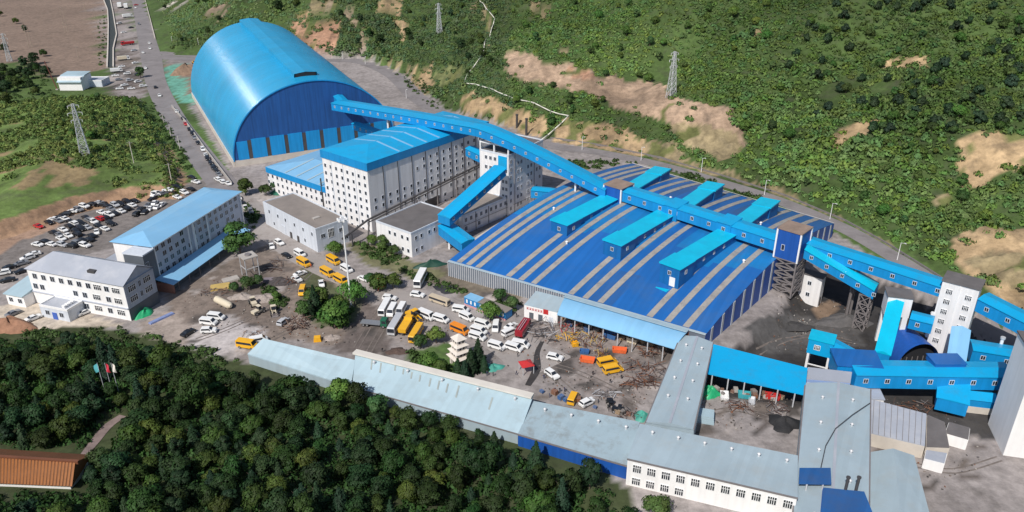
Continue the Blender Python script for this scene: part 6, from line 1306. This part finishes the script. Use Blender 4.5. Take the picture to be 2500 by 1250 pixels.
for lb, grp, (xa, ya), (xb, yb), num, spread in (('weathered crate in the row under the open workshop','crates under the open workshop',zf(1010,505),zf(1740,710),26,1.6), ('stacked crate along the wall of the second scrap yard','crates in the second scrap yard',Z((1680,880),5.68)(330,420),Z((1680,880),5.68)(1380,560),14,1.2), ('loose crate near the worn shed wall','crates by the worn shed',zf(900,1000),zf(1500,1150),12,1.4)):
    for k in range(num):
        f = (k+.5)/num; p = P(xa+(xb-xa)*f, ya+(yb-ya)*f); crate(lb, grp, p.x+cr.uniform(-spread,spread), p.y+cr.uniform(-spread,spread), .08, cr.uniform(.8,1.5), cr.choice((M_crate, M_crate2, M_rs, M_sk, M_conc)), cr.uniform(0,3))
# flags over the wood, temple roof, clearing
for i, (x, y, c, nm) in enumerate(((258,962,(.10,.42,.46),'pale blue'),(276,962,(.55,.03,.06),'red'),(291,962,(.75,.70,.62),'white'))):
    b = G(x, y); H = max(hgt(b, 886), 9); t = thing('flag_pole', 'flag pole with %s flag above the wood' % nm, 'flag', b); MB().tube((0,0,-.3),(0,0,H),.1,.07,8).build('pole', M_steell, t)
    MB().grid([[(dx*.62 if i else -dx*.8, .25*math.sin(dx*2.2+k), H-.2-2.6*k/4-dx*.5) for dx in lsp(0,1.5,6)] for k in range(5)]).build('cloth', mat('flag_%d' % i, c, .8, 0, .05, 1), t, True)
tp_ = [P(-60,1112,10.5), P(184,1128,10.5), P(176,1188,7.6), P(-60,1178,7.6)]; to = Vector((tp_[3].x, tp_[3].y, T(tp_[3].x, tp_[3].y))); t = thing('tiled_hall', 'hall with orange glazed tile roof among the trees at lower left', 'building', to)
M_tile = mat('orange_tile', (.30,.105,.022), .45, 0, .15, .8)
q = MB(); bk_ = [tp_[1]+Vector((.3,6,-2.9)), tp_[0]+Vector((0,6,-2.9))]; q.add([tp_[3],tp_[2],tp_[1],tp_[0],bk_[0],bk_[1]], [(0,1,2,3),(3,2,4,5),(1,4,2)]); r_ = q.build('roof', mat('tile_bed',(.15,.055,.015),.7), t, off=to)
for k in range(30):
    f = k/29.5+.008; MB().beam(tp_[3].lerp(tp_[2], f)+Vector((0,0,.05)), tp_[0].lerp(tp_[1], f)+Vector((0,0,.05)), .42, .2).build('tile_row', M_tile, r_, off=to)
MB().beam(tp_[0], tp_[1]+Vector((.8,0,0)), .7, .8).build('ridge', mat('ridge_brown',(.16,.06,.03),.6), r_, off=to)
q = MB(); zf_ = to.z-2; ins = Vector((0,.8,-.35)); q.hexa([(tp_[3].x,tp_[3].y+.8,zf_),(tp_[2].x-1,tp_[2].y+.8,zf_),(bk_[0].x-1,bk_[0].y-.8,zf_),(bk_[1].x,bk_[1].y-.8,zf_)], [tuple(tp_[3]+ins),tuple(tp_[2]+ins-Vector((1,0,0))),tuple(bk_[0]-Vector((1,.8,.35))),tuple(bk_[1]-Vector((0,.8,.35)))]); q.build('wall', M_whit2, t, off=to)
strip('garden_path', 'pale paved path through a clearing in the wood', [G(*p) for p in [(205,1112),(232,1078),(262,1042),(300,1015)]], [2,2.6,2.8,2.4], mat('pink_paving',(.24,.18,.165),.9,0,.3,.4), .12)
# ---------------------------------------------------------------- foliage
def foliage_mat(name, hue=(1,1,1), objvar=.35):
    m = bpy.data.materials.new(name); m.use_nodes = True; n, l = m.node_tree.nodes, m.node_tree.links; b = n['Principled BSDF']; b.inputs['Roughness'].default_value = .65; b.inputs['Specular IOR Level'].default_value = .25
    a = n.new('ShaderNodeAttribute'); a.attribute_name = 'tint'; oi = n.new('ShaderNodeObjectInfo'); hs = n.new('ShaderNodeHueSaturation')
    mr = n.new('ShaderNodeMapRange'); mr.inputs['To Min'].default_value = 1-objvar; mr.inputs['To Max'].default_value = 1+objvar; l.new(oi.outputs['Random'], mr.inputs['Value']); l.new(mr.outputs[0], hs.inputs['Value'])
    m2 = n.new('ShaderNodeMath'); m2.operation = 'MULTIPLY'; m2.inputs[1].default_value = 7.31; l.new(oi.outputs['Random'], m2.inputs[0]); fr_ = n.new('ShaderNodeMath'); fr_.operation = 'FRACT'; l.new(m2.outputs[0], fr_.inputs[0])
    mh_ = n.new('ShaderNodeMapRange'); mh_.inputs['To Min'].default_value = .47; mh_.inputs['To Max'].default_value = .53; l.new(fr_.outputs[0], mh_.inputs['Value']); l.new(mh_.outputs[0], hs.inputs['Hue'])
    mx = n.new('ShaderNodeMix'); mx.data_type = 'RGBA'; mx.blend_type = 'MULTIPLY'; mx.inputs['Factor'].default_value = 1; mx.inputs['B'].default_value = (*hue, 1); l.new(a.outputs['Color'], mx.inputs['A']); l.new(mx.outputs['Result'], hs.inputs['Color']); l.new(hs.outputs[0], b.inputs['Base Color'])
    tr_ = n.new('ShaderNodeBsdfTranslucent'); l.new(hs.outputs[0], tr_.inputs['Color']); ms = n.new('ShaderNodeMixShader'); ms.inputs[0].default_value = .22; l.new(b.outputs[0], ms.inputs[1]); l.new(tr_.outputs[0], ms.inputs[2]); l.new(ms.outputs[0], n['Material Output'].inputs['Surface'])
    return m
M_leaf = foliage_mat('leaves'); M_leafs = foliage_mat('scrub_leaves', objvar=0.0); M_needle = foliage_mat('needles', objvar=.25)
def leaf_quads(P_, N_, size, rng, flat=.35):
    n = len(P_); r = rng.normal(size=(n, 3)); N = N_+r*flat; N /= np.linalg.norm(N, axis=1)[:, None]+1e-9
    U = np.cross(N, rng.normal(size=(n, 3))); U /= np.linalg.norm(U, axis=1)[:, None]+1e-9; W = np.cross(N, U)
    s = size*(.6+.8*rng.random((n, 1))); a = s*U; b = s*W*(.6+.4*rng.random((n, 1)))
    k1 = .35*rng.random((n, 1)); V = np.stack([P_-a-b*k1, P_+a*.2-b, P_+a+b*k1, P_-a*.2+b], 1).reshape(-1, 3)
    return V, np.arange(4*n).reshape(-1, 4)
def crown(seed, R0=4.0, H=8.5, nl=14, per=95, leaf=.42, base=2.0, g=(.052,.105,.024), conifer=False):
    rng = np.random.default_rng(seed); Ps, Ns, Cs = [], [], []
    if conifer:
        tiers = 16
        for k in range(tiers):
            f = k/tiers; z = base+(H-base)*f; r = R0*(1-f)**.85*(.85+.3*rng.random())+.12; m = int(per*(1-f)*1.2)+12
            a = rng.random(m)*6.283; rr = r*np.sqrt(rng.random(m))*(1+.22*np.sin(a*5+k)); p = np.stack([rr*np.cos(a), rr*np.sin(a), z-.30*rr+rng.normal(size=m)*.15], 1); nn_ = np.stack([np.cos(a)*.6, np.sin(a)*.6, np.ones(m)*.8], 1); Ps.append(p); Ns.append(nn_); Cs.append(np.tile(g, (m, 1))*(.7+.6*rng.random((m, 1))))
    else:
        for k in range(nl):
            a = rng.random()*6.283; f = rng.random(); rad = R0*(.30+.26*rng.random()); rr = R0*.68*math.sqrt(rng.random()) if k else 0; z = base+rad*.6+(H-base-rad*1.5)*(f if k else .95)*(1-.35*(rr/R0)**2)
            c = np.array([rr*math.cos(a), rr*math.sin(a), z]); m = per; d = rng.normal(size=(m, 3)); d /= np.linalg.norm(d, axis=1)[:, None]; d[:, 2] = np.where(d[:, 2] < -.35, -d[:, 2], d[:, 2]); q = rad*(.62+.48*rng.random((m, 1)))
            Ps.append(c+d*q*np.array([1,1,.85])); Ns.append(d); lob = .72+.6*rng.random(); tint = np.array(g)*lob*np.array([1+.25*(rng.random()-.3),1,1]); Cs.append(tint*(.75+.5*rng.random((m, 1))))
    P_, N_, C_ = np.concatenate(Ps), np.concatenate(Ns), np.concatenate(Cs); V, Fq = leaf_quads(P_, N_, leaf, rng); cc_ = P_-np.array([0, 0, base+(H-base)*.35]); cc_ /= np.linalg.norm(cc_, axis=1)[:, None]+1e-6; NN = N_*.75+cc_*.55+np.array([0,0,.25])+rng.normal(size=P_.shape)*.12; return V, Fq, np.repeat(C_, 4, 0), np.repeat(NN, 4, 0)
def trunk_mesh(h, r, seed):
    rr = random.Random(seed); q = MB(); q.tube((0,0,-.8),(0,0,h*.55),r,r*.65,8); q.tube((0,0,h*.55),(rr.uniform(-.3,.3),rr.uniform(-.3,.3),h*.9),r*.65,r*.2,7)
    for k in range(4): a = k*1.6+rr.random(); q.tube((0,0,h*(.35+.1*k)),(math.cos(a)*h*.22,math.sin(a)*h*.22,h*(.6+.08*k)),r*.4,r*.12,6)
    return q.mesh('trunk', M_bark)
TV = []
for k in range(7):
    R0 = (3.6,4.4,4.0,3.2,4.8,3.8,4.2)[k]; H = (8.5,9.5,8.0,9.0,10.0,7.5,9.0)[k]; g = ((.028,.062,.014),(.020,.048,.016),(.042,.076,.014),(.017,.043,.017),(.025,.055,.012),(.050,.082,.016),(.022,.048,.014))[k]
    V_, F_, C_, N_2 = crown(100+k, R0, H, 18, 120, .33, 1.4, g); TV.append((np_mesh('crown', V_, F_, [M_leaf], C_, True, normals=N_2), trunk_mesh(H, .24, k), R0, H))
CV = []
for k in range(3):
    H = (9.0,7.5,11.0)[k]; R0 = (2.5,2.1,2.9)[k]; V_, F_, C_, N_2 = crown(200+k, R0, H, per=110, leaf=.36, base=.8, g=((.022,.055,.026),(.026,.060,.024),(.020,.048,.024))[k], conifer=True); CV.append((np_mesh('crown', V_, F_, [M_needle], C_, True, normals=N_2), trunk_mesh(H*.95, .2, 20+k), R0, H))
CVW = []
for k in range(3):
    V_, F_, C_, N_2 = crown(300+k, 3.0+.3*k, 6.5, 12, 90, .40, .6, ((.026,.058,.028),(.030,.062,.026),(.024,.050,.026))[k]); CVW.append((np_mesh('crown', V_, F_, [M_needle], C_, True, normals=N_2), trunk_mesh(6, .2, 40+k), 3, 6.5))
def tree(var, x, y, z, s, label, cat='tree', group=None, name='leafy_tree', rz=None, sz=1.0):
    t = thing(name, label, cat, (x, y, z), rz if rz is not None else rv.uniform(0, 6.28), group); t.scale = (s, s, s*sz); link('crown', var[0], t); link('trunk', var[1], t); return t
TB = []
for k in range(7):
    R0 = (3.4,4.2,3.8,3.0,4.5,3.6,4.0)[k]; H = (7.5,9.5,8.0,8.0,9.0,7.0,8.0)[k]; g = ((.075,.145,.030),(.055,.120,.030),(.085,.155,.030),(.050,.100,.032),(.065,.135,.026),(.095,.160,.034),(.055,.105,.028))[k]
    V_, F_, C_, N_2 = crown(500+k, R0, H, 18, 120, .32, 1.2, g); TB.append((np_mesh('crown', V_, F_, [M_leaf], C_, True, normals=N_2), trunk_mesh(H, .24, 60+k), R0, H))
# named trees about the works
for px, py, s, k, lb in ((588,622,1.75,1,'tall leafy tree at the end of the long office block'),(600,476,1.3,0,'leafy tree beside the road corner below the vault'),(632,700,.7,3,'small dark tree behind the tank stand'),(606,705,.75,6,'dark round tree in front of the tank stand'),
   (818,800,1.55,2,'largest bright tree of the garden clump below the light mast'),(782,742,1.1,5,'leafy tree at the upper left of the garden clump'),(866,745,1.25,4,'leafy tree right of the light mast'),(742,775,.9,6,'low leafy tree at the left of the garden clump'),(832,772,1.2,0,'leafy tree in the middle of the garden clump'),
   (928,712,1.05,2,'round shrub tree beside the orange minibus'),(960,705,1.0,5,'bright shrub tree right of the orange minibus'),(905,700,.8,3,'small shrub tree behind the orange minibus'),(1197,786,1.0,4,'round dark green tree in front of the blue cabins'),(1065,838,.95,5,'leafy tree left of the orange minibus in the garden'),(1028,850,.7,6,'dark bush at the garden corner by the yellow bus'),(1250,758,.8,3,'dull bush behind the round tree by the hall wall'),(1222,735,.7,6,'dull bush by the blue cabins end'),
   (1045,905,.95,2,'leafy garden tree nearest the white shed ridge'),(1075,915,.8,0,'low garden tree beside the white shed ridge'),(820,628,.9,4,'leafy tree before the right wall of the grey block'),(908,598,.75,5,'shrub tree left of the pump house, outer one'),(935,610,.8,1,'shrub tree left of the pump house, inner one'),(962,624,.65,6,'shrub tree at the pump house corner'),(676,470,.9,3,'leafy tree at the netting by the plant wing'),(650,478,.8,6,'small tree at the road end of the plant wing'),
   (344,190,1.2,3,'lone dark tree beside the far roadside trucks'),(826,985,1.15,2,'bright tree poking above the pale sheds'),(925,1022,1.1,3,'greyish tree against the longest pale shed'),(575,712,.55,6,'small bush on the canopy edge'),(755,735,.7,5,'sapling by the small yellow van'),(676,735,.6,0,'spiky sapling in the dirt yard'),(1600,1262,.9,6,'round dark tree before the workshop windows')):
    p = G(px, py); tree(TB[k], p.x, p.y, p.z, s*.9, lb)
for i, (px, py, s, k) in enumerate(((1150,910,1.0,0),(1118,915,.8,1),(1168,895,.95,2),(1135,925,.75,0),(1182,905,.7,1),(770,755,.9,2),(760,775,.8,0))):
    p = G(px, py); tree(CV[k], p.x, p.y, p.z, s, ('narrow dark conifer of the garden group beside the pagoda' if i < 5 else 'dark conifer at the left of the garden clump'), 'tree', 'garden conifers by the pagoda' if i < 5 else 'garden conifers by the driveway', 'conifer')
# the foreground wood
def poisson(n_try, xr, yr, dist, rng):
    cell = {}; out = []
    X = rng.uniform(*xr, n_try); Y = rng.uniform(*yr, n_try)
    for x, y in zip(X, Y):
        i, j = int(x//dist), int(y//dist)
        if any((x-a)**2+(y-b)**2 < dist*dist for di in (-1,0,1) for dj in (-1,0,1) for a, b in cell.get((i+di, j+dj), ())): continue
        cell.setdefault((i, j), []).append((x, y)); out.append((x, y))
    return np.array(out)
rngW = np.random.default_rng(77)
wp = poisson(14000, (-190, 40), (95, 245), 4.3, rngW); wz = TZ(wp[:, 0], wp[:, 1]); wpx, wpy = proj(wp[:, 0], wp[:, 1], wz)
CLEAR = [[(-200,1085),(215,1100),(215,1215),(-200,1215)], [(190,1110),(235,1040),(300,1000),(330,1030),(250,1110)]]
ok = inpoly(wpx, wpy-58, WOOD) & (wpx > -260) & (wpy < 1520) & (wpx < 1560)
for c in CLEAR: ok &= ~inpoly(wpx, wpy, c) & ~inpoly(wpx, wpy-45, c)
ok &= ~((wpx > 560) & (wpx < 1310) & (wpy < 905+(wpx-600)*.285+8)); ok &= ~((wpx > 1280) & (wpy < 1130+(wpx-1280)*.33))
wp, wz = wp[ok], wz[ok]; dd_ = np.hypot(wp[:, 0], wp[:, 1]); oo = np.argsort(-proj(wp[:, 0], wp[:, 1], wz)[1]*0+np.abs(proj(wp[:, 0], wp[:, 1], wz)[1]-1000)); wrest, wrz = wp[oo][300:], wz[oo][300:]; wp, wz = wp[oo][:300], wz[oo][:300]
print('wood trees', ok.sum())
for i, ((x, y), z) in enumerate(zip(wp, wz)):
    con = rngW.random() < .14; v = CV[rngW.integers(3)] if con else TV[rngW.integers(7)]
    s = rngW.uniform(.48, .88); s = s*(1.25 if rngW.random() < .12 else 1.0); tree(v, x, y, z, s, 'dark conifer standing in the foreground wood' if con else 'broadleaf tree of the dense foreground wood', 'tree', 'conifers of the foreground wood' if con else 'broadleaf trees of the foreground wood', 'woodland_conifer' if con else 'woodland_tree', sz=rngW.uniform(.75,1.25))
WREST = (wrest, wrz)
# scattered scrub: one mass per place
def shrub_template(seed, n, leaf, g, tall=.8):
    rng = np.random.default_rng(seed); d = rng.normal(size=(n, 3)); d /= np.linalg.norm(d, axis=1)[:, None]; d[:, 2] = np.abs(d[:, 2]); lob = 1+.25*np.sin(3*np.arctan2(d[:, 1], d[:, 0])+seed)
    P_ = d*(.55+.5*rng.random((n, 1)))*lob[:, None]*np.array([1,1,tall]); V, Fq = leaf_quads(P_, d, leaf, rng); C_ = np.tile(g, (n, 1))*(.7+.6*rng.random((n, 1))); NN = d+np.array([0,0,.45])+rng.normal(size=d.shape)*.12; return V, Fq, np.repeat(C_, 4, 0), np.repeat(NN, 4, 0)
def scrub(name, label, pts, sizes, tints, m, templates):
    Vs, Fs, Cs, Nr = [], [], [], []; off = 0; rng = np.random.default_rng(5)
    tid = rng.integers(len(templates), size=len(pts)); ang = rng.random(len(pts))*6.283
    for k, (V, Fq, C_, N0) in enumerate(templates):
        idx = np.nonzero(tid == k)[0]; n = len(idx)
        if n == 0: continue
        c, s = np.cos(ang[idx])[:, None], np.sin(ang[idx])[:, None]; S = sizes[idx][:, None]
        X = (V[None, :, 0]*c-V[None, :, 1]*s)*S+pts[idx, 0][:, None]; Y = (V[None, :, 0]*s+V[None, :, 1]*c)*S+pts[idx, 1][:, None]; Zz = V[None, :, 2]*S*(.8+.5*rng.random((n, 1)))+pts[idx, 2][:, None]
        Vs.append(np.stack([X, Y, Zz], -1).reshape(-1, 3)); Nr.append(np.stack([N0[None, :, 0]*c-N0[None, :, 1]*s, N0[None, :, 0]*s+N0[None, :, 1]*c, np.broadcast_to(N0[None, :, 2], (n, len(V)))], -1).reshape(-1, 3)); Fs.append((Fq[None]+(np.arange(n)*len(V))[:, None, None]).reshape(-1, 4)+off); Cs.append((C_[None]*tints[idx][:, None, :]).reshape(-1, 3)); off += n*len(V)
    me = np_mesh(name, np.concatenate(Vs), np.concatenate(Fs), [m], np.concatenate(Cs), True, normals=np.concatenate(Nr)); return tag(link(name, me), label, kind='stuff')
TPL = [shrub_template(k, 54, .225, (.056,.128,.030), (.8,.6,1.0,.75)[k]) for k in range(4)]
TPLB = [shrub_template(10+k, 60, .24, (.055,.105,.028), (.9,1.1,.8)[k]) for k in range(3)]
rngS = np.random.default_rng(99)
hp = poisson(260000, (-470, 580), (200, 1080), 2.6, rngS)
hz = TZ(hp[:, 0], hp[:, 1]); hd_, hs_ = seg_dist(hp[:, 0], hp[:, 1], HILL); hdd = hd_*hs_; hpx, hpy = proj(hp[:, 0], hp[:, 1], hz)
zc_all = hp[:, 1]*CP+(CAMH-hz)*SP
dens = vnoise(hp[:, 0], hp[:, 1], 45, 41)+.6*vnoise(hp[:, 0], hp[:, 1], 14, 42)
ok = (hdd > 11) & (hpx > -200) & (hpx < 2800) & (hpy > -150) & (hpy < 1100) & (dens > -.5)
ok &= (rngS.random(len(hp)) < np.clip(1.15-(zc_all-450)/1400, .4, 1))
jx_ = vnoise(hp[:, 0], hp[:, 1], 9, 21)*26; jy_ = vnoise(hp[:, 0], hp[:, 1], 9, 23)*16
for pl, c in BARE:
    ins = inpoly(hpx+jx_, hpy+jy_, pl); keep = .06 if c in (FLD,) else (.32 if c == DRY else .20)
    ok &= ~ins | (rngS.random(len(hp)) < keep)
tmh, _ = seg_dist(hpx, hpy, np.array([(800,5),(845,35),(880,68),(890,95),(884,125)], float)); ok &= tmh > 7
hp, hz, hdd, hpx, hpy, dens = hp[ok], hz[ok], hdd[ok], hpx[ok], hpy[ok], dens[ok]
n = len(hp); print('hill shrubs', n, flush=True)
big = vnoise(hp[:, 0], hp[:, 1], 60, 43)+.5*vnoise(hp[:, 0], hp[:, 1], 20, 44)
sz_ = (1.75+1.2*rngS.random(n)**2+1.2*np.clip(dens, 0, 1))*(1+.5*np.clip(big, -.3, .6))
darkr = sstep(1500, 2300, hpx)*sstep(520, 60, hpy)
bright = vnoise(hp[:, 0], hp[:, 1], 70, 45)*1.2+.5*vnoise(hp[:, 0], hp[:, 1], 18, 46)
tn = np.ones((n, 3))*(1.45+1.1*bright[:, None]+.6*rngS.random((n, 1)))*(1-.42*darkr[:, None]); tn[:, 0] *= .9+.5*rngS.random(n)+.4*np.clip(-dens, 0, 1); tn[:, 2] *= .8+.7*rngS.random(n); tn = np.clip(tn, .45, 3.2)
left = hpx < 1250; tn[left] *= np.array([1.0,.90,1.25])*.92
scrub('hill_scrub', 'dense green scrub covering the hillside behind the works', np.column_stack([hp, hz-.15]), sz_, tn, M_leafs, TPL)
# scrub on the mound and by the roads
mp = poisson(70000, (-420, -60), (250, 560), 2.0, rngS); mz = TZ(mp[:, 0], mp[:, 1]); mm = poly_sd(mp[:, 0], mp[:, 1], MOUNDW); mpx, mpy = proj(mp[:, 0], mp[:, 1], mz); nn_ = vnoise(mp[:, 0], mp[:, 1], 26, 51)+.6*vnoise(mp[:, 0], mp[:, 1], 9, 52)
back = sstep(420, 260, mpy); ok = (mm > 5) & (mpx > -150) & (nn_ > .10-.36*back) & (mpy > 180)
ok &= ~inpoly(mpx, mpy, [(20,455),(160,430),(330,425),(420,420),(410,450),(200,490),(60,520)]) | (rngS.random(len(mp)) < .10)
edge = (mm > -1) & (mm < 9) & (mpx > 330) & (rngS.random(len(mp)) < .75); ok |= edge & (mpx > -150)
mp, mz, mpy = mp[ok], mz[ok], mpy[ok]; n = len(mp); tn = np.ones((n, 3))*(.8+1.1*rngS.random((n, 1))); tn[:, 0] *= 1.0+.5*rngS.random(n)
scrub('mound_scrub', 'bushes scattered over the green mound above the car park', np.column_stack([mp, mz-.1]), 1.0+1.5*rngS.random(n)**2, tn*1.35, M_leafs, TPLB); print('mound', n)
rp_ = []
for poly, num in (([(960,175),(1000,170),(1100,250),(1090,275),(1040,255)], 60), ([(1380,395),(1480,388),(1560,398),(1500,405),(1420,418),(1385,412)], 70), ([(1610,412),(1700,428),(1760,452),(1720,452)], 40), ([(1770,462),(1850,482),(1880,500),(1840,498)], 30), ([(960,640),(1050,670),(1150,715),(1100,715),(1000,680)], 50), ([(860,595),(940,600),(1000,635),(950,650),(880,620)], 60), ([(740,700),(800,730),(870,760),(850,800),(780,800),(745,760)], 90), ([(1000,855),(1100,900),(1130,925),(1060,925),(1000,890)], 60), ([(600,500),(640,520),(620,560),(590,530)], 30), ([(370,245),(430,330),(470,410),(455,420),(410,345),(365,265)], 90), ([(60,810),(300,800),(440,835),(600,885),(580,900),(400,870),(60,840)], 120), ([(640,690),(700,735),(690,760),(640,730)], 30), ([(1215,735),(1290,745),(1240,770),(1210,760)], 30), ([(380,60),(480,120),(900,130),(960,160),(930,120),(600,90)], 120), ([(250,20),(262,40),(262,160),(240,160),(240,60)], 50), ([(0,180),(110,170),(130,230),(110,300),(0,270)], 160)):
    xs_, ys_ = [p[0] for p in poly], [p[1] for p in poly]; c = 0
    while c < num:
        a, b = rv.uniform(min(xs_), max(xs_)), rv.uniform(min(ys_), max(ys_))
        if inpoly(np.array([a]), np.array([b]), poly)[0]: p = G(a, b); rp_.append(p); c += 1
rp_ = np.array([tuple(p) for p in rp_]); n = len(rp_); tn = np.ones((n, 3))*(.6+.8*rngS.random((n, 1)))
scrub('verge_scrub', 'low bushes along verges and corners of the works', rp_, .8+1.0*rngS.random(n)**2, tn, M_leafs, TPLB)
# understory of the wood
up = poisson(30000, (-200, 60), (90, 215), 2.2, rngS); uz = TZ(up[:, 0], up[:, 1]); upx, upy = proj(up[:, 0], up[:, 1], uz); ok = inpoly(upx, upy-30, WOOD) & (upx > -260) & (upx < 1500) & (upy < 1500) & ~((upx > 560) & (upx < 1290) & (upy < 905+(upx-600)*.255+30)) & ~((upx > 1280) & (upy < 1120+(upx-1280)*.38))
for c in CLEAR: ok &= ~inpoly(upx, upy, c)
up, uz = up[ok], uz[ok]; n = len(up); scrub('wood_understory', 'dark undergrowth filling the gaps of the foreground wood', np.column_stack([up, uz]), 1.2+1.1*rngS.random(n), np.ones((n, 3))*(.45+.4*rngS.random((n, 1))), M_leafs, TPL)
if len(WREST[0]):
    wr_ = np.column_stack([WREST[0], WREST[1]]); n = len(wr_); scrub('far_wood_canopy', 'remaining crowns of the foreground wood seen as one mass', wr_, .5+.35*rngS.random(n), np.ones((n, 3))*(.8+.4*rngS.random((n, 1))), M_leafs, [crown(400+k, 4.2, 9, 14, 70, .42, 1.2, (.034,.074,.018)) for k in range(3)]); print('rest', n)
# individual hillside trees
def hilltrees(n_, box, vars_, lab, grp, smin, smax, nm, dist):
    c = 0; got = []
    while c < n_:
        a, b = rv.uniform(box[0], box[2]), rv.uniform(box[1], box[3])
        if any(inpoly(np.array([a]), np.array([b]), pl)[0] for pl, _ in BARE): continue
        p = G(a, b); c += 1
        d_, s_ = seg_dist(np.array([p.x]), np.array([p.y]), HILL)
        if d_[0]*s_[0] < 14: continue
        if any((p-g_).length < dist for g_ in got): continue
        got.append(p); tree(rv.choice(vars_), p.x, p.y, p.z, rv.uniform(smin, smax), lab, 'tree', grp, nm)
hilltrees(70, (1900,5,2500,330), CVW, 'dark conifer on the upper right hillside', 'conifers on the right hillside', .7, 1.0, 'conifer', 6)
hilltrees(70, (1900,60,2500,560), TB, 'bushy tree on the right hillside', 'bushy trees on the right hillside', .45, .75, 'hill_tree', 6)
hilltrees(60, (1200,0,1900,330), TB, 'bushy tree on the hillside above the striped hall', 'bushy trees above the striped hall', .5, .85, 'hill_tree', 7)
hilltrees(55, (400,0,1200,200), TV, 'bushy tree on the hillside behind the vaulted shed', 'bushy trees behind the vaulted shed', .5, .95, 'hill_tree', 8)
for i in range(34):
    a, b = rv.uniform(-10,125), rv.uniform(150,265)
    if a > 95 and b > 200: continue
    p = G(a, b); tree(rv.choice(TV), p.x, p.y, p.z, rv.uniform(.7,1.1), 'leafy tree of the copse left of the far shed', 'tree', 'copse left of the far shed', 'copse_tree')
for i in range(40):
    a, b = rv.uniform(120,420), rv.uniform(240,400)
    p = G(a, b)
    if poly_sd(np.array([p.x]), np.array([p.y]), MOUNDW)[0] < 6: continue
    tree(rv.choice(TB), p.x, p.y, p.z, rv.uniform(.3,.6), 'small bushy tree on the green mound', 'tree', 'bushy trees on the green mound', 'mound_tree')
for x, y, lb in ((40,58,'lone tree at the upper left field edge'),(62,78,'tree on the field boundary beside the twin pole'),(108,138,'bush tree on the field boundary near the far shed'),(12,128,'tree at the left frame edge above the copse'),(2,40,'tree at the top left corner of the field')):
    p = G(x, y); tree(rv.choice(TV), p.x, p.y, p.z, .8, lb)
